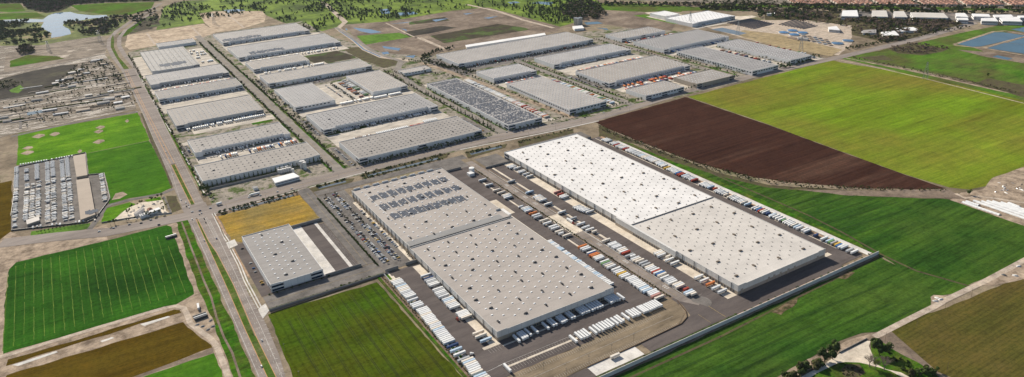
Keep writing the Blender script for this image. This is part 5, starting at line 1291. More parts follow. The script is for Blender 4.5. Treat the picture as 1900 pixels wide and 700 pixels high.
x, y = P(874, 659.5); tractor(x, y, 0, 'white', 'white tractor in front of a trailer in the row beside the green field')
x, y = P(848.5, 594.5); tractor(x, y, -T / 2, 'red', 'small dark red yard tractor alone on the asphalt near the west docks')
rig((465, 364.5), T + .0, 'white', 'white', 'white truck driving on the cross road by the lawn strip', .45)
x, y = P(1141, 664); root = trailer(x, y, .0, 'cream', 'cream trailer standing on the pale concrete pad', None, 12.2, z=.3); 
x, y = P(407, 380.5); trailer(x, y, .1, 'pale', 'grey delivery truck body at the highway crossing', None, 8.6, z=.45)
x, y = P(358, 543); 

# cars
def car_mesh():
    m = MB()
    m.prism([(-2.2, -.9), (2.2, -.9), (2.2, .9), (-2.2, .9)], .3, .95, 0, True, True, [(-2.15, -.85), (2.1, -.82), (2.1, .82), (-2.15, .85)])
    m.box(-1.35, .75, -.68, .68, 1.38, 1.46, 0, True)
    g = MB(); g.prism([(-1.9, -.83), (1.25, -.83), (1.25, .83), (-1.9, .83)], .96, 1.40, 0, False, False, [(-1.4, -.7), (.75, -.7), (.75, .7), (-1.4, .7)])
    wv = MB()
    for x in (-1.4, 1.35):
        for y in (-.82, .82):
            i = len(wv.v)
            for s in (-.12, .12):
                for q in range(8): wv.v.append((x + .33 * math.cos(q * .7854), y + s, .33 + .33 * math.sin(q * .7854)))
            for q in range(8): wv.f.append((i + q, i + (q + 1) % 8, i + 8 + (q + 1) % 8, i + 8 + q)); wv.m.append(0)
            wv.f += [tuple(range(i, i + 8)), tuple(range(i + 8, i + 16))]; wv.m += [0, 0]
    return m, g, wv
cm, cg, cw = car_mesh()
CM = {k_: cm.mesh('body', 'paint_' + k_) for k_ in ('white', 'silver', 'grey', 'black', 'red', 'navy', 'blue', 'cream', 'orange', 'yellow')}
CG = cg.mesh('windows', 'glass_blue'); CW = cw.mesh('wheels', 'rubber')
CARP = ['white'] * 7 + ['silver'] * 5 + ['grey'] * 4 + ['black'] * 5 + ['red', 'navy', 'blue', 'cream', 'yellow']
def car(x, y, rz, c, label, group, z=.27, sc=1.0):
    root = empty('parked_car' if 'parked' in label else 'car', (x, y, z), rz); tag(root, label, 'car', group)
    if sc != 1: root.scale = (sc, sc, sc * 1.15)
    link('body', CM[c], root); link('windows', CG, root); link('wheels', CW, root)
rc = random.Random(11)
def carrow(x, y0, y1, dens, where, group, rz=0.0, pitch=2.75, axis='y', z=.31):
    n = int(abs(y1 - y0) / pitch); k = 0
    for i in range(n):
        if rc.random() > dens: continue
        t = y0 + (y1 - y0) * (i + .5) / n; k += 1
        c = rc.choice(CARP); X, Y = (x, t) if axis == 'y' else (t, x)
        car(X + rc.uniform(-.3, .3), Y + rc.uniform(-.15, .15), rz + rc.choice([0, T]), c, '%s parked car, %s %s' % (c, ordn(k), where), group, z, rc.choice([1, 1, 1.12]))
g_ = 'cars in the staff car park'
for xx, nm in ((307.6, 'the leftmost row'), (312.8, 'the second row')):
    for a, b, dn, sec in ((1160, 1105, .85, 'far part'), (1100, 1015, .22, 'middle part'), (1012, 895, .92, 'near part')):
        carrow(xx, a, b, dn, 'from the far end, %s, %s' % (nm, sec), g_)
for xx, nm in ((324.6, 'the third row'), (329.8, 'the fourth row')):
    for a, b, dn, sec in ((1168, 1095, .85, 'far part'), (1070, 1040, .45, 'middle part'), (1030, 895, .85, 'near part')):
        carrow(xx, a, b, dn, 'from the far end, %s, %s' % (nm, sec), g_)
carrow(340.8, 1080, 1060, .5, 'from the far end, warehouse wall row, far part', g_)
carrow(340.8, 1044, 925, .75, 'from the far end, warehouse wall row, near part', g_)
# moving cars on the highway and cross road
for i, (a, b, c, rz) in enumerate([(486, 633, 'silver', -T / 2), (485.5, 681, 'white', T / 2), (336, 372, 'white', T / 2), (345, 377, 'white', -T / 2), (349, 381, 'silver', -T / 2), (351, 386, 'white', -T / 2), (346, 384, 'black', -T / 2), (357, 394, 'white', 0), (371, 392, 'navy', 0), (390.5, 387, 'grey', 0), (356.5, 408, 'sky' if 0 else 'white', T / 2),
        (370, 398.5, 'grey', T / 2), (374, 396.5, 'grey', T / 2), (379, 407, 'black', T / 2), (382, 414, 'black', T / 2), (379.5, 447.5, 'silver', -T / 2), (402, 444, 'navy', T / 2), (308, 283, 'white', -T / 2), (304, 272, 'silver', -T / 2), (313, 295, 'white', -T / 2), (321, 325, 'white', -T / 2), (462, 367.5, 'white', 0), (483, 363.7, 'white', 0), (515, 356.5, 'white', 0), (541, 351, 'white', 0),
        (254, 209, 'white', 0), (230, 122, 'white', T / 2), (240, 150, 'silver', -T / 2), (253, 190, 'white', -T / 2), (899, 257, 'white', 0), (940, 246, 'silver', 0), (1000, 235, 'black', 0), (1085, 219, 'black', 0), (1120, 210, 'white', 0), (1150, 203, 'grey', 0), (295, 418, 'black', 0), (306, 402, 'black', 0), (280, 409, 'grey', 0), (262, 415, 'black', 0), (290, 405.5, 'black', 0), (240, 417.5, 'grey', 0), (211, 424, 'silver', 0), (184, 430.5, 'white', 0)]):
    x, y = P(a, b)
    car(x, y, rz, c, '%s car on the road, %s in the list from the highway to the cross road' % (c, ordn(i + 1)) if 0 else 'small %s car driving on the grey road among the light traffic' % c, 'cars driving on the highway and cross road', .47)
# second car park groups in the warehouse park: cars by the buildings
k = 0
def parkcars(x0, x1, y0, y1, axis, dens, nm):
    if axis == 'x':
        n = int((x1 - x0) / 2.9)
        for i in range(n):
            if rc.random() < dens:
                c = rc.choice(CARP); far.append((x0 + i * 2.9, (y0 + y1) / 2, T / 2, c))
    else:
        n = int((y1 - y0) / 2.9)
        for i in range(n):
            if rc.random() < dens:
                c = rc.choice(CARP); far.append(((x0 + x1) / 2, y0 + i * 2.9, 0, c))
far = []
for (a, b, c, d, ax, dn) in [(396, 404, 1275, 1385, 'y', .7), (396, 404, 1480, 1600, 'y', .6), (420, 660, 1258, 1264, 'x', .5), (396, 404, 1930, 2018, 'y', .5), (505, 590, 1895, 1899, 'x', .6), (676, 700, 1290, 1390, 'y', .5), (150, 156, 1522, 1588, 'y', .6), (735, 812, 1246, 1250, 'x', .4), (160, 350, 1604, 1606, 'x', .2), (160, 350, 1482, 1486, 'x', .6), (160, 350, 1444, 1448, 'x', .5), (900, 1330, 1758, 1762, 'x', .4), (1064, 1070, 1390, 1500, 'y', .6), (1090, 1200, 1238 + 5, 1244, 'x', .3), (1240, 1360, 1240, 1243, 'x', .2), (160, 340, 1696, 1698, 'x', .5), (548, 556, 1680, 1850, 'y', .6), (528, 536, 1680, 1850, 'y', .5), (1035, 1075, 1504, 1520, 'x', .6), (146, 152, 909, 1074, 'y', .12), (152, 346, 1944, 1948, 'x', .5), (410, 690, 1912, 1916, 'x', .4), (400, 406, 1670, 1860, 'y', .3)]:
    parkcars(a, b, c, d, ax, dn, '')

import numpy as np
def merged(name, me, items, mats=None, kind='stuff'):
    """one mesh made of many transformed copies: items (x, y, z, rz, sx, sy, sz)"""
    nv = len(me.vertices); co = np.empty(nv * 3, np.float32); me.vertices.foreach_get('co', co); co = co.reshape(-1, 3)
    ls = np.empty(len(me.polygons), np.int32); lt = ls.copy(); me.polygons.foreach_get('loop_start', ls); me.polygons.foreach_get('loop_total', lt)
    li = np.empty(len(me.loops), np.int32); me.loops.foreach_get('vertex_index', li)
    mi = np.empty(len(me.polygons), np.int32); me.polygons.foreach_get('material_index', mi)
    k = len(items); V = np.empty((k, nv, 3), np.float32)
    for i, (x, y, z, rz, sx, sy, sz) in enumerate(items):
        c, s = math.cos(rz), math.sin(rz)
        V[i, :, 0] = co[:, 0] * sx * c - co[:, 1] * sy * s + x; V[i, :, 1] = co[:, 0] * sx * s + co[:, 1] * sy * c + y; V[i, :, 2] = co[:, 2] * sz + z
    r = bpy.data.meshes.new(name)
    r.vertices.add(k * nv); r.vertices.foreach_set('co', V.ravel())
    L = (li[None, :] + (np.arange(k, dtype=np.int32) * nv)[:, None]).ravel()
    r.loops.add(len(L)); r.loops.foreach_set('vertex_index', L)
    r.polygons.add(k * len(ls)); r.polygons.foreach_set('loop_start', (ls[None, :] + (np.arange(k, dtype=np.int32) * len(li))[:, None]).ravel())
    r.polygons.foreach_set('material_index', np.tile(mi, k))
    for m in (mats or me.materials): r.materials.append(m)
    r.update(calc_edges=True); r.validate()
    return r
SB = cm.mesh('car_shape', 'paint_white')
jm = MB(); jm.v = list(cm.v); jm.f = list(cm.f); jm.m = [0] * len(cm.f)
o_ = len(jm.v); jm.v += cg.v; jm.f += [tuple(i + o_ for i in f) for f in cg.f]; jm.m += [1] * len(cg.f)
byc = {}
for (x, y, rz, c) in far: byc.setdefault(c, []).append((x, y, .27, rz, 1, 1, 1))
for c, it in byc.items():
    me = jm.mesh('far_cars', ['paint_' + c, 'glass_blue'])
    o = link('distant_cars', merged('distant_cars', me, it)); tag(o, '%s cars parked beside the warehouses of the park' % c, 'cars', None, 'stuff')

# dock trailers and containers of the park: nearer coloured ones single, the rest as one mass
far_t = {}
def ft(x, y, rz, c): far_t.setdefault(c, []).append((x, y, .2, rz, 1, 1, 1))
def ftrow(x0, x1, y, dens, pal=DEF, pitch=4.2, rz=T / 2):
    x = x0
    while x < x1:
        if rc.random() < dens: ft(x, y + rc.uniform(-.5, .5), rz, rc.choice(pal))
        x += pitch
def ftcol(x, y0, y1, dens, pal=DEF, pitch=4.0, rz=0):
    y = y0
    while y < y1:
        if rc.random() < dens: ft(x, y, rz, rc.choice(pal))
        y += pitch
MIX = ['white'] * 6 + ['pale'] * 3 + ['red', 'orange', 'navy', 'cream', 'blue', 'pink']
REDS = ['red', 'pink', 'brown', 'white', 'red', 'navy', 'grey', 'cream', 'pale', 'orange', 'brown']
ftrow(182, 336, 1713 - 10, .45); ftrow(160, 340, 1690, .75, ['white']); ftrow(172, 340, 1500, .35, DEF + ['blue']); ftrow(200, 352, 1470, .75, MIX)
ftrow(174, 336, 2111, .4); ftrow(160, 345, 2070, .7, REDS + ['white'] * 5); ftrow(160, 345, 1946, .4); ftrow(200, 300, 2262, .4)
for yy in (2440, 2475, 2510, 2330): ftrow(305, 345, yy, .5, DEF + ['green'])
ftrow(310, 322, 2400, 1, ['red', 'white'], 4)
ftrow(435, 680, 2525, .6, ['white']); ftrow(435, 700, 2274, .5, ['white']); ftrow(435, 715, 2455, .6, ['white', 'pale']); ftrow(431, 558, 2100, .5); ftrow(430, 700, 2235, .5, ['white', 'white', 'cream']); ftrow(430, 600, 2072, .6, ['white'])
ftcol(585, 1690, 1860, .55, ['white', 'pale', 'white', 'green'], 5.5); ftcol(570, 1690, 1850, .4, REDS, 6); ftcol(557, 1690, 1850, .0)
ftrow(505, 590, 1660, .8, ['white'], 4); ftrow(590, 660, 1655, .9, ['white'], 4); ftrow(436, 650, 1474, .5, ['white', 'pale', 'grey'])
ftrow(1104, 1325, 1606, .7, ['white', 'pale']); ftrow(1110, 1330, 1545, .8, REDS, 4); ftrow(1105, 1328, 1376, .6, ['white', 'pale', 'grey']); ftrow(1110, 1345, 1342, .8, REDS, 4)
ftrow(890, 995, 1590, .6, ['white', 'navy', 'grey']); ftrow(905, 985, 1560, .5, REDS); ftrow(1440, 1650, 1546, .6, ['white', 'blue', 'pale']); ftcol(1532, 1260, 1500, .8, ['white', 'pale', 'sky'], 5); ftcol(1552, 1300, 1500, .6, REDS, 6)
ftrow(1410, 1570, 1712, .6, REDS); ftcol(1676, 1260, 1505, .8, ['white', 'red', 'green', 'white', 'grey', 'cream'], 5); ftcol(1690, 1300, 1480, .4, ['green', 'white', 'red'], 5)
ftrow(1735, 1890, 1746, .7, ['white', 'pale']); ftrow(904, 1320, 1778, .25, ['white', 'red', 'pale']); ftcol(1588, 1695, 1720, 1, REDS); ftrow(1110, 1300, 1360, .3, ['orange', 'red'])
ftrow(1100, 1180, 1222 + 115, .5, REDS)
# rows shown large enough to count: containers and trailers between the two halves
k = 0
for yy in range(0, 96):
    y = 1284 + yy * 3.9
    if rc.random() < .12: continue
    k += 1; c = rc.choice(['white'] * 3 + ['cream', 'pale'] + (['red', 'orange', 'pink'] if y < 1420 else ['white', 'cream']))
    trailer(840.5, y, T, c, '%s trailer, %s from the cross road beside the solar roof warehouse' % (c, ordn(k)), 'trailers beside the solar roof warehouse', z=.2)
k = 0
for yy in range(0, 62):
    y = 1275 + yy * 4.0
    if rc.random() < .1: continue
    k += 1; c = rc.choice(['red', 'orange', 'pink', 'white', 'green', 'sky', 'cream', 'navy', 'brown', 'white'])
    trailer(1012, y, 0, c, '%s container, %s from the cross road beside the windowed warehouse' % (c, ordn(k)), 'coloured containers beside the windowed warehouse', 12.2, 'shipping_container', 'container', z=.2)
k = 0
for (xa, xb, y, pal, cnt) in [(500, 572, 1408, ['white'], 'white'), (505, 560, 1392, ['orange', 'red', 'navy', 'sky', 'red'], 'mixed'), (576, 606, 1405, ['red', 'red', 'pink'], 'red'), (612, 642, 1418, ['white'], 'white'), (450, 490, 1404, ['white', 'brown'], 'mixed')]:
    x = xa
    while x < xb:
        k += 1; c = rc.choice(pal)
        trailer(x, y, T / 2, c, '%s container, %s from the left between the two large grey warehouses' % (c, ordn(k)), 'containers between the two large grey warehouses', 12.2, 'shipping_container', 'container', z=.2); x += 4
tb = MB(); L = 12.2
tb.box(-L / 2, L / 2, -1.3, 1.3, 1.1, 4.0, 0, True); tb.box(-L / 2 + .5, L / 2 - .5, -1.0, 1.0, .2, 1.08, 1)
for c, it in far_t.items():
    me = tb.mesh('far_trailer', ['paint_' + c, 'rubber'])
    tag(link('distant_trailers', merged('distant_trailers', me, it)), '%s trailers standing in the truck courts of the park' % c, 'trailers', None, 'stuff')

TQ.sort(key=lambda p: p[0] ** 2 + p[1] ** 2)
for (x, y, rz, c, lb, g, L_, z) in TQ[:300]: trailer1(x, y, rz, c, lb, g, L_, z=z)
rest = {}
for (x, y, rz, c, lb, g, L_, z) in TQ[300:]: rest.setdefault((c, g), []).append((x, y, z, rz, L_ / 12.2, 1, 1))
for (c, g), it in rest.items():
    me = tb.mesh('far_trailer', ['paint_' + c, 'rubber'])
    tag(link('distant_trailers', merged('distant_trailers', me, it)), '%s %s' % (c, g), 'trailers', None, 'stuff')
# stored motorhomes and boats on the left
def motorhome():
    m = MB(); m.box(-4.2, 3.0, -1.25, 1.25, .6, 3.2, 0, True); m.box(3.0, 3.9, -1.2, 1.2, 2.1, 3.1, 0, True); m.prism([(3.0, -1.1), (4.6, -1.05), (4.6, 1.05), (3.0, 1.1)], .6, 1.5, 0, True, True)
    m.box(-2, -.8, -.6, .6, 3.2, 3.5, 0)
    g = MB(); g.box(-3.2, 2.2, -1.28, 1.28, 1.9, 2.5, 0, True); g.prism([(3.0, -1.0), (4.0, -1.0), (4.0, 1.0), (3.0, 1.0)], 1.5, 2.1, 0)
    t = MB(); t.box(-3, 3.6, -1.1, 1.1, 0, .6)
    return m, g, t
mm, mg, mt = motorhome()
MM = {c: mm.mesh('body', 'paint_' + c) for c in ('white', 'cream', 'pale', 'grey', 'silver')}
MG = mg.mesh('windows', 'glass_blue'); MT = mt.mesh('wheels', 'rubber')
cands = []
zf = lambda a, b: P(a / 4.118, 270 + b / 4.118)
def block(a, b, ncol, pitch=5.0, dens=.85, half=4.5, rz=.12):
    ax, ay = zf(*a); bx, by = zf(*b); L = math.hypot(bx - ax, by - ay); n = int(L / pitch)
    for i in range(n):
        for j in range(ncol):
            if rc.random() > dens: continue
            t = (i + .5) / n; cands.append((ax + (bx - ax) * t + (j - (ncol - 1) / 2) * 2 * half + rc.uniform(-.5, .5), ay + (by - ay) * t, rz + rc.uniform(-.06, .06), rc.choice(['white', 'cream', 'cream', 'pale', 'pale', 'grey', 'silver'])))
block((130, 170), (112, 640), 1); block((205, 185), (205, 288), 1); block((283, 150), (285, 265), 1); block((255, 290), (255, 330), 3); block((250, 345), (245, 570), 3, 4.2)
block((382, 130), (390, 295), 2); block((388, 312), (392, 590), 2); block((492, 105), (505, 275), 2); block((508, 290), (528, 575), 2); block((775, 225), (805, 430), 1)
block((150, 155), (560, 85), 1, 4.4, .8, rz=T / 2); block((240, 632), (740, 574), 1, 5.5, .7, rz=T / 2)
cands.sort(key=lambda p: p[0] ** 2 + p[1] ** 2)
for i, (x, y, rz, c) in enumerate(cands[:300]):
    root = empty('motorhome', (x, y, .3), rz); root.scale = (.62 + .38 * ((i * 7) % 5) / 4, .9, .62 + .3 * ((i * 3) % 4) / 3); tag(root, 'white or cream motorhome standing in the packed rows of the vehicle yard', 'motorhome', 'motorhomes in the vehicle yard')
    link('body', MM[c], root); link('windows', MG, root); link('wheels', MT, root)
if cands[300:]:
    j = MB()
    for k_, q in enumerate((mm, mg, mt)):
        o_ = len(j.v); j.v += q.v; j.f += [tuple(i + o_ for i in f) for f in q.f]; j.m += [k_] * len(q.f)
    me = j.mesh('far_motorhome', ['paint_pale', 'glass_blue', 'rubber'])
    tag(link('distant_motorhomes', merged('distant_motorhomes', me, [(x, y, .3, rz, .85, .9, .8) for x, y, rz, c in cands[300:]])), 'far rows of white motorhomes in the vehicle yard', 'motorhomes', None, 'stuff')

# farm things on the left track
x, y = P(368.5, 572); root = trailer(x, y, -T / 2 - .1, 'white', 'white trailer standing alone beside the farm track', None, 12.2, z=.1)
def tankrow(px, label, n=3):
    x, y = P(*px); root = empty('farm_tank', (x, y, .2), .1); tag(root, label, 'tank')
    for i in range(n):
        m = MB(); yy = (i - (n - 1) / 2) * 4
        for a, b in ((-8, 8),):
            m.tube((a, yy, 1.6), (b, yy, 1.6), 1.5, 1.5, 10); m.face([(a, yy + 1.5 * math.cos(q * .628), 1.6 + 1.5 * math.sin(q * .628)) for q in range(10)]); m.face([(b, yy + 1.5 * math.cos(q * .628), 1.6 + 1.5 * math.sin(q * .628)) for q in range(10)][::-1])
        m.obj('tank_body', 'unit_dark' if i != 1 else 'steel', root)
    m = MB(); m.box(-7, 7, -5.5, 5.5, 0, .25); m.obj('skid', 'dark_steel', root)
tankrow((372, 589), 'dark cylindrical tanks on a skid beside the farm track')
tankrow((318, 440.5), 'dark cylindrical tanks at the corner of the striped field', 2)
def logpile(px, r, L, rz, label, mat='grey_wall', g=None, cat='pile', name='material_pile'):
    x, y = P(*px); m = MB(); q = [(L * math.cos(a) * random.uniform(.8, 1), r * math.sin(a) * random.uniform(.8, 1)) for a in [i * .628 for i in range(10)]]
    m.prism(q, 0, r * .6, 0, False, True, [(a * .4, b * .4) for a, b in q]); o = m.obj(name, mat, None, (x, y, .15)); o.rotation_euler.z = rz; tag(o, label, cat, g)
for i, q in enumerate([(366, 603), (376, 606), (391, 595), (395, 606), (386, 612)]): logpile(q, 2, 3.5, random.random(), 'small heap of grey rubble below the dark farm tanks, %s from the left' % ordn(i + 1), 'grey_wall', 'rubble heaps at the farm')
for i, q in enumerate([(1739, 554), (1745, 556), (1736, 559), (1890, 494.5), (1884, 512), (1863, 511)]): logpile(q, 2.4, 4.5, random.random() * 3, 'pale heap of scrap beside the dirt lane, %s from the left' % ordn(i + 1), 'white_wall' if i != 5 else 'unit_dark', 'scrap heaps by the lane')
for i in range(26):
    a = (1840 + rc.uniform(0, 90), 345 + rc.uniform(-6, 14)); logpile(a, rc.uniform(.8, 2), rc.uniform(1.5, 5), rc.random() * 3, 'pale scrap lying on the bare brown yard at the right edge', rc.choice(['white_wall', 'white_wall', 'steel', 'unit_brown']), 'scrap on the right hand yard', 'scrap', 'scrap_piece')
# white silage tubes
gt = [((1068, 512), (1145, 540)), ((1145, 540), (1268, 582)), ((1085, 508), (1155, 530)), ((1145, 512), (1460, 620)), ((1170, 508), (1480, 612)), ((1200, 506), (1500, 606)), ((1230, 508), (1520, 602)), ((1275, 514), (1540, 596)), ((1315, 516), (1375, 540)), ((1125, 505), (1160, 514))]
for i, (a, b) in enumerate(gt):
    (x0, y0), (x1, y1) = G_(a, b); n = 12; m = MB(); L = math.hypot(x1 - x0, y1 - y0)
    prev = None
    prof = [(3.2 * math.cos(t), 1.9 * math.sin(t)) for t in [T * q / 6 for q in range(7)]]
    for s in range(n):
        for (ya, za), (yb, zb) in zip(prof, prof[1:]):
            xs, xe = L * s / n, L * (s + 1) / n; w1 = 1 - .08 * (s % 2); w2 = 1 - .08 * ((s + 1) % 2)
            m.face([(xs, ya * w1, za * w1), (xs, yb * w1, zb * w1), (xe, yb * w2, zb * w2), (xe, ya * w2, za * w2)][::-1])
    m.face([(0, a_, b_) for a_, b_ in prof]); m.face([(L, a_ * .92, b_ * .92) for a_, b_ in prof][::-1])
    o = m.obj('silage_tube', 'paint_white', None, (x0, y0, .2)); o.rotation_euler.z = math.atan2(y1 - y0, x1 - x0)
    tag(o, 'long white plastic silage tube, %s from the near side of the bundle' % ordn(i + 1), 'silage tube', 'white silage tubes')

# ================================================================== POLES AND PYLONS
m_ = MB(); m_.tube((0, 0, 0), (0, 0, 12), .16, .11, 6); POLE = m_.mesh('pole', 'wood_pole')
m_ = MB(); m_.box(-1.3, 1.3, -.08, .08, 10.9, 11.1, 0, True); m_.box(-.9, .9, -.08, .08, 9.9, 10.05, 0, True); XARM = m_.mesh('crossarm', 'wood_pole')
for i, q in enumerate([(1752.6, 577.7), (1802, 551.5), (1700.5, 606), (1642, 634), (1756.5, 690)]):
    x, y = P(*q); root = empty('utility_pole', (x, y, 0), .3); tag(root, 'wooden utility pole beside the brown drilled field, %s in the line' % ['middle one', 'farthest one', 'one before the lane bend', 'one at the lane end', 'nearest one'][i], 'utility pole', 'utility poles by the lane')
    link('pole', POLE, root); link('crossarm', XARM, root)
m_ = MB(); m_.tube((0, 0, 0), (0, 0, 9.5), .13, .09, 6); LP = m_.mesh('pole', 'dark_steel')
m_ = MB(); m_.box(-.9, .9, -.25, .25, 9.45, 9.65, 0, True); LH = m_.mesh('lamp_head', 'dark_steel')
lp = []
for a, b in [(390, 595), (755, 685), (965, 575), (1175, 470), (1380, 365), (660, 530), (875, 440), (1090, 345), (1290, 262), (545, 635)]: lp.append((*P(900 + a / 5, 560 + b / 5), 'in the gravel trailer lot'))
for y in range(620, 1130, 45): lp.append((573.8, y, 'along the hedge of the spine road'))
for y in range(900, 1170, 38): lp.append((318.9, y, 'in the staff car park'))
for x in range(160, 1150, 65): lp.append((x, 1225 if x < 600 else 1206, 'on the near side of the cross road')); 
for x in range(180, 1750, 70): lp.append((x, 1266 if x < 700 else 1252 if x > 950 else 1250, 'on the far side of the cross road'))
for y in range(1300, 2500, 70): lp.append((381, y, 'along the left park street'))
for y in range(650, 1200, 60): lp.append((133.5, y, 'along the highway'))
cn = {}
for x, y, wh in lp:
    cn[wh] = cn.get(wh, 0) + 1
    root = empty('street_lamp', (x, y, .2)); tag(root, 'thin dark lamp post %s, %s of its line' % (wh, ordn(cn[wh])), 'street lamp', 'lamp posts ' + wh)
    link('pole', LP, root); link('lamp_head', LH, root)
def pylon(px, h, label):
    x, y = P(*px); root = empty('transmission_tower', (x, y, 0), .4); tag(root, label, 'pylon', 'transmission towers')
    m = MB(); w0_ = h * .11; lv = [0, .25, .45, .62, .76, .88, 1]
    def wd(t): return w0_ * (1 - t) ** .8 + .6
    for a, b in zip(lv, lv[1:]):
        A = [(sx * wd(a), sy * wd(a), a * h) for sx, sy in ((-1, -1), (1, -1), (1, 1), (-1, 1))]; B = [(sx * wd(b), sy * wd(b), b * h) for sx, sy in ((-1, -1), (1, -1), (1, 1), (-1, 1))]
        for q in range(4):
            m.tube(A[q], B[q], .28, .28, 4); m.tube(A[q], B[(q + 1) % 4], .16, .16, 4); m.tube(A[(q + 1) % 4], B[q], .16, .16, 4)
    m.obj('lattice', 'steel', root)
    for t in (.70, .82, .94):
        m = MB(); m.tube((-h * .16, 0, t * h), (h * .16, 0, t * h), .25, .25, 4); m.tube((-h * .16, 0, t * h), (0, 0, t * h + 2.5), .18, .18, 4); m.tube((h * .16, 0, t * h), (0, 0, t * h + 2.5), .18, .18, 4); m.obj('crossarm', 'steel', root)
pylon((1716.5, 147), 42, 'lattice pylon standing in the right hand green fields'); pylon((1485.8, 95), 42, 'lattice pylon on the straw coloured field'); pylon((1280.5, 46), 42, 'lattice pylon in front of the bright roofed warehouse'); pylon((1369, 65), 42, 'lattice pylon beside the grey pond')
pylon((91, 95), 34, 'lattice pylon near the lake brush'); pylon((186, 78), 40, 'lattice pylon beside the far highway'); pylon((398, 45), 40, 'lattice pylon on the tan lot')

# ================================================================== TREES
def crown(n, rx, rz_, zc, s, seed, lumps=5, shape='ball', mat='leaf_mid', name='crown'):
    r = random.Random(seed); m = MB()
    C_l = [(Vector((r.gauss(0, .45) * rx, r.gauss(0, .45) * rx, zc + r.uniform(-.55, .6) * rz_)), r.uniform(.38, .62)) for _ in range(lumps)]
    for i in range(n):
        if shape == 'ball':
            c, k_ = r.choice(C_l); d = Vector((r.gauss(0, 1), r.gauss(0, 1), r.gauss(0, 1))).normalized()
            p = c + Vector((d.x * rx * k_, d.y * rx * k_, d.z * rz_ * k_)) * (r.random() ** .4)
        else:
            t = r.random() ** 1.2; a = r.uniform(0, 6.283); rr = rx * (1 - t) ** (.7 if shape == 'cone' else .35) * r.uniform(.55, 1.05)
            p = Vector((rr * math.cos(a), rr * math.sin(a), zc - rz_ + 2 * rz_ * t)); d = Vector((math.cos(a), math.sin(a), .5)).normalized()
        u = d.orthogonal().normalized(); v = d.cross(u); a = r.uniform(0, 3.14); ss = s * r.uniform(.6, 1.4)
        u, v = u * math.cos(a) + v * math.sin(a), v * math.cos(a) - u * math.sin(a)
        tl = d * r.uniform(-.4, .4) * ss
        m.face([p - u * ss + tl, p - v * ss * .8, p + u * ss - tl, p + v * ss * .8])
    return m.mesh(name, mat)
def trunk(h, r0, seed, limbs=4, mat='bark', name='trunk', spread=.3):
    r = random.Random(seed); m = MB(); m.tube((0, 0, 0), (0, 0, h), r0, r0 * .5, 6)
    for i in range(limbs):
        a = r.uniform(0, 6.28); z = h * r.uniform(.5, .95); L = h * spread * r.uniform(.8, 1.4)
        m.tube((0, 0, z), (L * math.cos(a), L * math.sin(a), z + L * 1.1), r0 * .4, r0 * .12, 4)
    return m.mesh(name, mat)
PROTO = {
 'street_tree': [(crown(90, 2.2, 2.4, 4.6, .55, i, 5, 'ball', mt_), trunk(4, .16, i)) for i, mt_ in enumerate(['leaf_dark', 'leaf_mid', 'leaf_olive', 'leaf_dark'])],
 'car_park_tree': [(crown(70, 1.9, 1.9, 4.0, .5, i + 9, 5, 'ball', mt_), trunk(3.4, .14, i)) for i, mt_ in enumerate(['leaf_brown', 'leaf_olive', 'leaf_brown', 'leaf_mid'])],
 'cypress': [(crown(110, 1.5, 3.6, 4.6, .5, i + 20, 1, 'cone', 'leaf_dark'), trunk(5, .16, i, 0)) for i in range(2)],
 'broadleaf_tree': [(crown(120, 5.0, 4.6, 8, 1.2, i + 30, 7, 'ball', mt_), trunk(7, .35, i)) for i, mt_ in enumerate(['leaf_dark', 'leaf_dark', 'leaf_mid', 'leaf_olive'])],
 'conifer_tree': [(crown(120, 3.6, 7, 8.6, 1.1, i + 40, 1, 'cone', 'leaf_dark'), trunk(9, .3, i, 0)) for i in range(2)],
 'shrub': [(crown(60, 1.1, .8, .8, .32, i + 50, 4, 'ball', mt_), trunk(.8, .06, i, 2)) for i, mt_ in enumerate(['leaf_dark', 'leaf_mid'])],
}
FARM = {k_: [crown(26, rx, rzz, zc, s, 70 + i, 5 if shp == 'ball' else 1, shp, mt_) for i, mt_ in enumerate(mts)] for k_, rx, rzz, zc, s, shp, mts in [
 ('broadleaf_tree', 5, 4.4, 6.5, 2.6, 'ball', ['leaf_dark', 'leaf_mid', 'leaf_olive', 'leaf_brown']), ('conifer_tree', 3.4, 7, 8, 2.2, 'cone', ['leaf_dark']), ('street_tree', 2.1, 2.4, 4, 1.15, 'ball', ['leaf_dark', 'leaf_mid', 'leaf_olive'])]}
rt = random.Random(5)
def plant(kind, x, y, s, label, cat='tree', group=None, v=None, z=.1):
    pr = PROTO[kind]; c, t = pr[rt.randrange(len(pr)) if v is None else v]
    root = empty(kind, (x, y, z), rt.uniform(0, 6.28)); root.scale = (s * rt.uniform(.88, 1.12), s * rt.uniform(.88, 1.12), s); tag(root, label, cat, group)
    link('trunk', t, root); link('crown', c, root)
def scatter(q, n, cl=0.0, avoid=()):
    xs = [p[0] for p in q]; ys = [p[1] for p in q]; o = []; k = 0
    while len(o) < n and k < n * 60:
        k += 1; x = rt.uniform(min(xs), max(xs)); y = rt.uniform(min(ys), max(ys))
        if not inpoly(x, y, q) or any(inpoly(x, y, a) for a in avoid): continue
        if cl and noise.noise(Vector((x * cl, y * cl, 3.3))) < -.02 and rt.random() < .85: continue
        o.append((x, y))
    return o
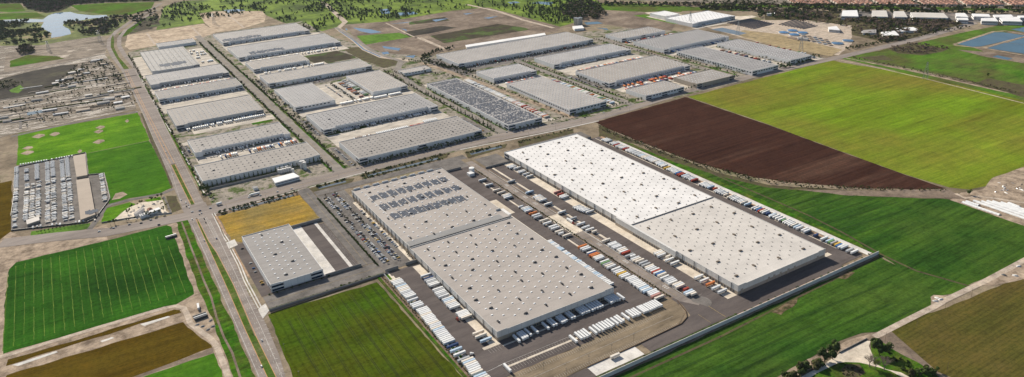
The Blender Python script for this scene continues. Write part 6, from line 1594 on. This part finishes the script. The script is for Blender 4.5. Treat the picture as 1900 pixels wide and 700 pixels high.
# street trees of the park, the nearest 300 single
st = []
for x in (356, 383): st += [(x + rt.uniform(-1.5, 1.5), y, 'beside the left park street') for y in range(1275, 2620, 7)]
st += [(141 + rt.uniform(-2, 3), y, 'between the highway and the first warehouses') for y in range(1300, 2600, 10)]
for x, yy in ((704, 0), (728, 0)): st += [(x + rt.uniform(-2, 2), y, 'beside the street left of the solar roof warehouse') for y in range(1275, 1880, 10)]
st += [(820, y, 'along the railway corridor') for y in range(1275, 1700, 14)] + [(868 + (1700 - y) * .02, y, 'along the railway corridor') for y in range(1290, 1900, 16)]
st += [(x, 1262 + rt.uniform(-2, 2), 'along the far side of the cross road') for x in range(400, 690, 7)] + [(x, 1252, 'along the far side of the cross road') for x in range(735, 1400, 9)]
for x in (1030, 1056): st += [(x, y, 'beside the middle right park street') for y in range(1275, 1760, 11)]
for x in (1398, 1368): st += [(x, y, 'beside the far right park street') for y in range(1275, 1820, 12)]
st += [(x, 1264, 'in front of the two large grey warehouses') for x in range(420, 670, 9)] + [(x, 1468, 'between the large grey warehouses') for x in range(410, 440, 6)]
st += [(1078 + rt.uniform(-3, 3), y, 'beside the large grey warehouse left end') for y in range(1390, 1510, 8)] + [(1418, y, 'beside the long grey warehouse walls') for y in range(1250, 1510, 9)] + [(1572, y, 'beside the pale roofed warehouse') for y in range(1255, 1510, 12)]
st += [(x, 1915 + rt.uniform(-3, 3), 'in front of the slim warehouse') for x in range(420, 690, 10)] + [(x, 1768 + rt.uniform(-4, 4), 'in front of the longest warehouse') for x in range(890, 1340, 11)] + [(880 - rt.uniform(0, 30), y, 'at the bend near the longest warehouse') for y in range(1700, 1930, 7)]
st += [(810 + 20 * math.cos(a / 10) + rt.uniform(-2, 2), 1700 + a * 3, 'at the bend near the longest warehouse') for a in range(0, 90, 2)]
st += [(148 + rt.uniform(-4, 4), 1270 + a * 8, 'at the lowest highway side warehouse') for a in range(10)] + [(x, 1700 + rt.uniform(-2, 2), 'between the highway side warehouses') for x in range(345, 360, 4)]
st += [(545, y, 'in the planted strip of the shared truck court') for y in range(1680, 1850, 7)]
st += scatter([(352, 1230), (360, 2300), (352, 2300), (345, 1230)], 40) and [(p[0], p[1], 'beside the left park street') for p in scatter([(386, 1480), (404, 1480), (404, 2050), (386, 2050)], 70)]
st = [(x, y, w_) for x, y, w_ in st if rt.random() < .82]
st.sort(key=lambda p: p[0] ** 2 + p[1] ** 2); cn = {}
for x, y, w_ in st[:300]:
    plant('street_tree', x, y, rt.uniform(.75, 1.35), 'small dark street tree ' + w_, 'tree', 'street trees ' + w_)
fs = {}
for x, y, w_ in st[300:]: fs.setdefault(rt.randrange(3), []).append((x, y, .1, rt.uniform(0, 6), 1, 1, rt.uniform(.8, 1.4)))
for v, it in fs.items(): tag(link('street_tree_rows', merged('street_tree_rows', FARM['street_tree'][v], it)), 'far rows of small trees between the park warehouses', 'trees', None, 'stuff')
for i, x in enumerate(range(150, 355, 8)):
    plant('cypress', x, 1331, rt.uniform(1.0, 1.5), 'dark upright tree, %s from the highway on the warehouse shade side' % ordn(i + 1), 'tree', 'dark trees on the shaded warehouse side')
for i, x in enumerate(range(432, 660, 12)):
    plant('cypress', x + rt.uniform(-2, 2), 1259, rt.uniform(.6, .9), 'small upright tree, %s from the left before the large warehouse' % ordn(i + 1), 'tree', 'upright trees along the cross road')
for i, y in enumerate(range(1290, 1900, 17)):
    if rt.random() < .75: plant('cypress', 706 + rt.uniform(-2, 2), y, rt.uniform(1.0, 1.6), 'tall dark upright tree, %s along the street by the solar warehouse' % ordn(i + 1), 'tree', 'upright trees left of the solar warehouse')
for i, y in enumerate(range(1290, 1640, 16)):
    if rt.random() < .7: plant('cypress', 725 + rt.uniform(-1, 1), y, rt.uniform(.7, 1.1), 'dark upright tree, %s along the wall of the solar warehouse' % ordn(i + 1), 'tree', 'upright trees along the solar warehouse wall')
x, y = P(375, 357); plant('broadleaf_tree', x, y, 1.2, 'large dark round tree at the left end of the lawn strip', v=0)
k = 0
for xx in (310.2, 327.2):
    for y in range(895, 1172, 9):
        if rt.random() < .85: k += 1; plant('car_park_tree', xx + rt.uniform(-.5, .5), y, rt.uniform(.8, 1.2), 'small brownish tree between parked cars in the staff car park', 'tree', 'trees in the staff car park')
for y in list(range(880, 905, 5)) + list(range(925, 1115, 21)): plant('car_park_tree', 344.5, y, .8, 'small tree at the wall of the huge grey warehouse', 'tree', 'trees at the car park wall')
SHR = []
def shrubs(lst, label, group, smin=.9, smax=1.4):
    for i, (x, y) in enumerate(lst): SHR.append((x, y, rt.uniform(smin, smax), label % ordn(i + 1) if '%s' in label else label, group))
shrubs([(297.3 + rt.uniform(-.3, .3), 894 + i * 2.7) for i in range(102)], 'dark hedge shrub, %s from the near end of the car park hedge', 'hedge shrubs of the car park', 1.3, 1.8)
shrubs([(291 + rt.uniform(-.6, .6), 592 + i * 5.2) for i in range(53)], 'small dark shrub, %s from the bottom along the white wall', 'shrubs along the white wall', .9, 1.3)
shrubs([(573.8 + rt.uniform(-.4, .4), 606 + i * 5.1) for i in range(103)], 'dark shrub, %s from the near end of the spine road hedge', 'shrubs along the spine road', 1.0, 1.7)
shrubs([(316 + i * 14 + rt.uniform(-2, 2), 528.8) for i in range(40)], 'small bush, %s from the left inside the front wall', 'bushes inside the front wall', 1.0, 2.0)
shrubs([(145 + i * 6 + rt.uniform(-2, 2), 868.3) for i in range(25)], 'small bush, %s from the highway along the access wall', 'bushes along the access road wall', .8, 2.2)
shrubs([(150 + i * 10, 904.2) for i in range(9)], 'small dark bush, %s from the left before the small warehouse', 'bushes before the small warehouse', 1.2, 1.8)
bk = scatter([(141, 1199), (141, 1203), (276, 1206), (276, 1202)], 30) + scatter([(141, 1210), (141, 1214), (276, 1220), (276, 1214)], 50)
shrubs(bk, 'dark brown bush in the drainage swale by the dry lawn', 'bushes of the left swale', 1.3, 2.4)
bk = scatter([(300, 1214), (300, 1218), (362, 1222), (370, 1216)], 22) + scatter([(392, 1214), (400, 1225), (560, 1227), (570, 1218)], 60) + scatter([(392, 1200), (392, 1205), (550, 1206), (550, 1201)], 40) + scatter([(600, 1198), (600, 1207), (680, 1200), (672, 1194)], 26) + scatter([(700, 1188), (712, 1195), (840, 1191), (838, 1186)], 24)
shrubs(bk, 'olive bush in the drainage swales below the cross road', 'bushes of the right swales', 1.2, 2.4)
SHR.sort(key=lambda p: p[0] ** 2 + p[1] ** 2)
for x, y, s, lb, g in SHR[:300]: plant('shrub', x, y, s, lb, 'shrub', g)
for v in (0, 1):
    it = [(x, y, .1, rt.uniform(0, 6), s, s, s) for x, y, s, lb, g in SHR[300:][v::2]]
    tag(link('distant_shrubs', merged('distant_shrubs', PROTO['shrub'][v][0], it)), 'shrubs and bushes along the farther swales and hedges', 'shrubs', None, 'stuff')
# petrol station greenery
k = 0
for a, b in [(237, 397), (241, 392), (245, 388), (255, 383), (262, 380), (282, 375), (290, 372), (293, 367), (301, 381), (309, 385), (304, 392), (296, 396), (288, 399), (280, 401), (273, 403), (266, 404), (235, 411), (241, 411), (251, 408), (300, 366), (276, 398), (205, 418), (213, 416)]:
    x, y = P(a, b); k += 1; plant('street_tree', x, y, rt.uniform(.8, 1.5), 'dark tree, %s around the petrol station at the highway corner' % ordn(k), 'tree', 'trees round the petrol station')
for i in range(14):
    x, y = P(70 + i * 7, 433 - i * 1.4); plant('street_tree', x, y, .6, 'small young tree, %s along the strip below vehicle yard' % ordn(i + 1), 'tree', 'young trees below the vehicle yard')
# golf course trees
gp = X_((300, 16), (340, 5), (500, 0), (1000, -1), (1085, 2), (1112, 12), (1085, 34), (1040, 47), (960, 30), (905, 14), (840, 18), (720, 38), (640, 44), (585, 60), (540, 48), (480, 20), (400, 36), (360, 40), (300, 52), (297, 34))
gt_ = scatter(gp, 1150, .006)
gt_ += scatter(X_((1000, 20), (1030, 5), (1105, 0), (1115, 14), (1085, 34), (1040, 44)), 130)
gt_.sort(key=lambda p: p[0] ** 2 + p[1] ** 2)
for x, y in gt_[:480]:
    kd = 'conifer_tree' if rt.random() < .38 else 'broadleaf_tree'
    plant(kd, x, y, rt.uniform(.55, 1.15), 'dark conifer standing on the bright golf course' if kd[0] == 'c' else 'round dark tree standing on the bright golf course', 'tree', 'conifers of the golf course' if kd[0] == 'c' else 'round trees of the golf course', v=None if kd[0] == 'c' else rt.choice([0, 0, 1, 1, 2]))
def mass(name, label, lst, mix, s0=.8, s1=1.4):
    d = {}
    for x, y in lst:
        kd, v = rt.choice(mix); s = rt.uniform(s0, s1); d.setdefault((kd, v), []).append((x, y, 0, rt.uniform(0, 6), s, s, s * rt.uniform(.8, 1.1)))
    for (kd, v), it in d.items(): tag(link(name, merged(name, FARM[kd][v], it)), label, 'trees', None, 'stuff')
Bd, Bm, Bo, Bb, Cd = ('broadleaf_tree', 0), ('broadleaf_tree', 1), ('broadleaf_tree', 2), ('broadleaf_tree', 3), ('conifer_tree', 0)
mass('golf_tree_mass', 'farther trees of the golf course', gt_[480:], [Bd, Bd, Cd, Bm, Bm], .55, 1.1)
mass('far_wood', 'dark wood filling the top left corner', scatter(A_((-60, -40), (850, -30), (860, 5), (560, 14), (390, 26), (330, 60), (250, 68), (150, 50), (120, 16), (-60, 20)), 2600), [Bd, Bo, Bb, Bb, Bd])
mass('shore_trees', 'trees on the near shore of the lake', scatter(A_((-60, 130), (130, 115), (215, 135), (268, 190), (258, 205), (200, 235), (-60, 245)), 330, .01), [Bd, Bd, Bo, Bm])
mass('shore_trees', 'trees on the lake peninsula', scatter(A_((342, 128), (420, 112), (520, 104), (600, 108), (620, 88), (690, 96), (690, 110), (600, 190), (540, 190), (400, 190)), 240, .01), [Bd, Bo, Bb])
mass('far_line_trees', 'dark trees behind the lake road', scatter(A_((560, 95), (700, 85), (830, 50), (850, 60), (860, 110), (800, 160), (690, 110)), 60), [Bd, Bo])
mass('yard_brush', 'dark brush among the left yards', scatter(A_((420, 355), (580, 325), (640, 380), (665, 440), (480, 462), (270, 478), (330, 432)), 200), [('street_tree', 0), ('street_tree', 1), ('street_tree', 2)], .7, 1.5)
mass('yard_brush', 'low brush at the left edge', scatter(A_((-60, 455), (60, 440), (130, 450), (60, 480), (-60, 500)), 90), [('street_tree', 0), ('street_tree', 2)], .7, 1.2)
mass('yard_brush', 'low brush scattered through the nursery yards', scatter(A_((20, 560), (690, 430), (740, 560), (120, 690)), 260), [('street_tree', 0), ('street_tree', 2)], .5, 1.0)
mass('yard_brush', 'trees under the lake lots', scatter(A_((90, 270), (160, 250), (190, 290), (110, 300)), 60), [Bb, Bo])
mass('river_wood', 'brown winter trees behind the treatment works', scatter(E_((150, 95), (330, 64), (400, 98), (560, 105), (1000, 118), (1100, 122), (830, 195), (740, 212), (640, 228), (560, 205), (470, 185), (420, 140), (200, 125)), 800, .01), [Bb, Bb, Bb, Bo, Bm], .6, 1.1)
mass('hedge_line', 'long hedge line below the housing estate', scatter(X_((1090, 6), (1300, 9), (1500, 11), (1910, 17), (1910, 20), (1500, 15), (1300, 13), (1090, 10)), 420), [Bd, Bo, Bb])
mass('hedge_line', 'long hedge line behind the pale halls', scatter(X_((1300, 15), (1560, 20), (1910, 25), (1910, 27), (1560, 24), (1300, 19)), 240), [Bd, Bo])
mass('river_wood', 'dark wood right of the golf course', scatter(C_((760, 40), (900, 5), (960, 30), (1010, 80), (960, 105), (820, 112), (770, 95)), 260), [Bb, Bo, Bd])
mass('river_wood', 'scrub trees by the plant offices', scatter(D_((890, 62), (960, 55), (1200, 70), (1200, 110), (900, 100)), 170), [Bd, Bb, ('street_tree', 1)])
mass('estate_trees', 'trees among the houses of the far estate', scatter(X_((1300, 1), (1900, 1), (1900, 12), (1460, 10), (1300, 6)), 300), [Bd, Bo, Bm], .5, .9)
mass('roadside_brush', 'brush beside the road at the brown trees', scatter(X_((1560, 92), (1660, 74), (1800, 48), (1805, 50), (1664, 77), (1565, 95)), 120), [('street_tree', 0), ('street_tree', 2)], .8, 1.4)
mass('corridor_trees', 'row of round dark trees round the bend by the longest warehouse', scatter(C_((0, 310), (80, 275), (180, 255), (190, 262), (90, 285), (20, 320), (130, 355), (300, 392), (295, 400), (120, 368), (0, 330)), 120), [('street_tree', 0)], 1.1, 1.6)
mass('creek_brush', 'brown brush along the creek below the ploughed field', scatter(X_((1110, 232), (1200, 268), (1300, 304), (1400, 330), (1500, 342), (1640, 349), (1760, 352), (1760, 356), (1640, 355), (1500, 350), (1400, 338), (1300, 312), (1200, 277), (1110, 240)), 420), [('street_tree', 2), ('street_tree', 0)], .35, .7)
mass('wild_brush', 'brown brush patch in the upper right field', scatter(E_((660, 262), (780, 235), (990, 262), (960, 278), (850, 296), (720, 288)), 130), [('street_tree', 2), Bb], .5, .8)
mass('wild_brush', 'brush line along the dirt road of the right fields', scatter(X_((1580, 106), (1700, 130), (1850, 162), (1900, 174), (1900, 178), (1700, 134), (1580, 109)), 130), [('street_tree', 2)], .5, .8)
mass('yard_trees', 'trees at the right end of the cross road', scatter(D_((990, 350), (1060, 340), (1190, 300), (1240, 310), (1060, 370), (1000, 375)), 60), [('street_tree', 0), ('street_tree', 1)], 1, 1.6)
# foreground trees at the lower right
BIGT = [(crown(2600, 3.9, 4.6, 6.6, .42, 200 + i, 11, 'ball', 'leaf_dark'), trunk(6, .32, 200 + i, 7)) for i in range(2)]
BUSH = [(crown(900, 2.2, 1.7, 1.7, .30, 210 + i, 7, 'ball', mt_), trunk(1.6, .12, 210 + i, 4)) for i, mt_ in enumerate(['leaf_dark', 'leaf_olive', 'leaf_mid'])]
def place2(name, pr, q, s, label, cat, group=None, sz=1):
    x, y = P(*q); root = empty(name, (x, y, .1), rt.uniform(0, 6)); root.scale = (s, s, s * sz); tag(root, label, cat, group); link('trunk', pr[1], root); link('crown', pr[0], root)
kq = lambda a, b: (1480 + a / 7, 600 + b / 7)
place2('evergreen_tree', BIGT[0], kq(345, 495), 1.55, 'dark evergreen, left of the pair beside the paved turning area', 'tree', 'dark evergreens at the turning area')
place2('evergreen_tree', BIGT[1], kq(455, 470), 1.75, 'taller dark evergreen, right of the pair beside the paved turning area', 'tree', 'dark evergreens at the turning area', 1.15)
place2('evergreen_tree', BIGT[0], kq(1060, 415), 1.85, 'wide dark evergreen east of the paved turning area', 'tree', 'dark evergreens at the turning area')
place2('evergreen_tree', BIGT[1], kq(1000, 290), .9, 'small brown green tree at the tip of the turning area', 'tree')
for i, (a, b, s) in enumerate([(20, 660, 1.5), (80, 630, 1.7), (130, 600, 1.6), (180, 570, 1.7), (235, 540, 1.6), (-40, 690, 1.6), (-110, 720, 1.8), (-180, 745, 1.6), (60, 590, 1.2), (280, 510, 1.2)]): place2('bush', BUSH[i % 2], kq(a, b), s * 1.7, 'dense bush, %s from the left in the hedge by the drive' % ordn(i + 1), 'bush', 'bushes of the drive hedge')
for i, (a, b, s) in enumerate([(1630, 640, 1.7), (1700, 600, 1.2), (1745, 650, 1.5), (1580, 680, 1.4), (1500, 700, 1.5), (1180, 380, .7), (1230, 470, .7), (1300, 500, .6), (1420, 560, .7), (1350, 600, .8), (1480, 640, .8), (970, 240, .8), (1440, 500, .5), (1200, 350, .6), (1330, 470, .5)]): place2('bush', BUSH[i % 3], kq(a, b), s * 1.5, 'bush, %s from the lane in the rough green garden' % ordn(i + 1), 'bush', 'bushes of the rough garden')
for i in range(40):
    a, b = rt.uniform(590, 860), rt.uniform(545, 690); place2('bush', BUSH[1], kq(a, b), rt.uniform(.25, .5), 'low reddish bush in the round bed on the lawn', 'bush', 'low bushes of the lawn bed')
def bare(seed, h):
    r = random.Random(seed); m = MB(); tw = MB()
    m.tube((0, 0, 0), (0, 0, h * .3), h * .03, h * .024, 6)
    def br(p, d, L, rad, dep):
        e = p + d * L; (m if dep < 2 else tw).tube(p, e, rad, rad * .55, 4)
        if dep >= 4: return
        for _ in range(4 if dep < 3 else 3):
            nd = (d + Vector((r.gauss(0, .42), r.gauss(0, .42), r.uniform(-.1, .35)))).normalized(); br(p + d * L * r.uniform(.5, 1), nd, L * r.uniform(.55, .8), rad * .55, dep + 1)
    for i in range(6):
        a = i * 1.05; br(Vector((0, 0, h * .28)), Vector((math.cos(a) * .6, math.sin(a) * .6, 1)).normalized(), h * .27, h * .016, 0)
    return m.mesh('trunk', 'bark_grey'), tw.mesh('twigs', 'bark_grey')
for i, (q, h, lb) in enumerate([(kq(930, 565), 17, 'bare grey winter tree, left one on the lawn'), (kq(1120, 610), 18, 'bare grey winter tree, right one on the lawn'), (kq(1010, 590), 13, 'thin half bare tree between the two bare ones')]):
    x, y = P(*q); t_, w_ = bare(40 + i, h); root = empty('bare_tree', (x, y, .1)); tag(root, lb, 'tree', 'bare trees of the lawn'); link('trunk', t_, root); link('twigs', w_, root)
    if i == 2: link('crown', crown(260, 4, 4.6, 8.5, .35, 99, 6, 'ball', 'leaf_yellow'), root)
x, y = P(1798, 362); plant('broadleaf_tree', x, y, .8, 'lone dark bush at the near corner of the ploughed field', 'bush', v=0)
x, y = P(1832, 143); plant('broadleaf_tree', x, y, .8, 'lone tree in the upper right green field', v=2)
# grass tufts left out; swale and ditch weeds read as ground

# ================================================================== HAZE
m = MB(); m.box(-9600, 11600, -4600, 14600, -1.0, 560, 0, True)
hz = bpy.data.materials.new('haze_air'); hz.use_nodes = True; ht = hz.node_tree
for n in list(ht.nodes):
    if n.type == 'BSDF_PRINCIPLED': ht.nodes.remove(n)
pv = ht.nodes.new('ShaderNodeVolumePrincipled'); pv.inputs['Color'].default_value = (.72, .80, .92, 1); pv.inputs['Density'].default_value = HAZE; pv.inputs['Anisotropy'].default_value = 0.2
ht.links.new(pv.outputs[0], ht.nodes['Material Output'].inputs['Volume'])
MATS['haze_air'] = hz
o = m.obj('haze', 'haze_air'); tag(o, 'thin pale haze over the far land', 'haze', None, 'stuff')
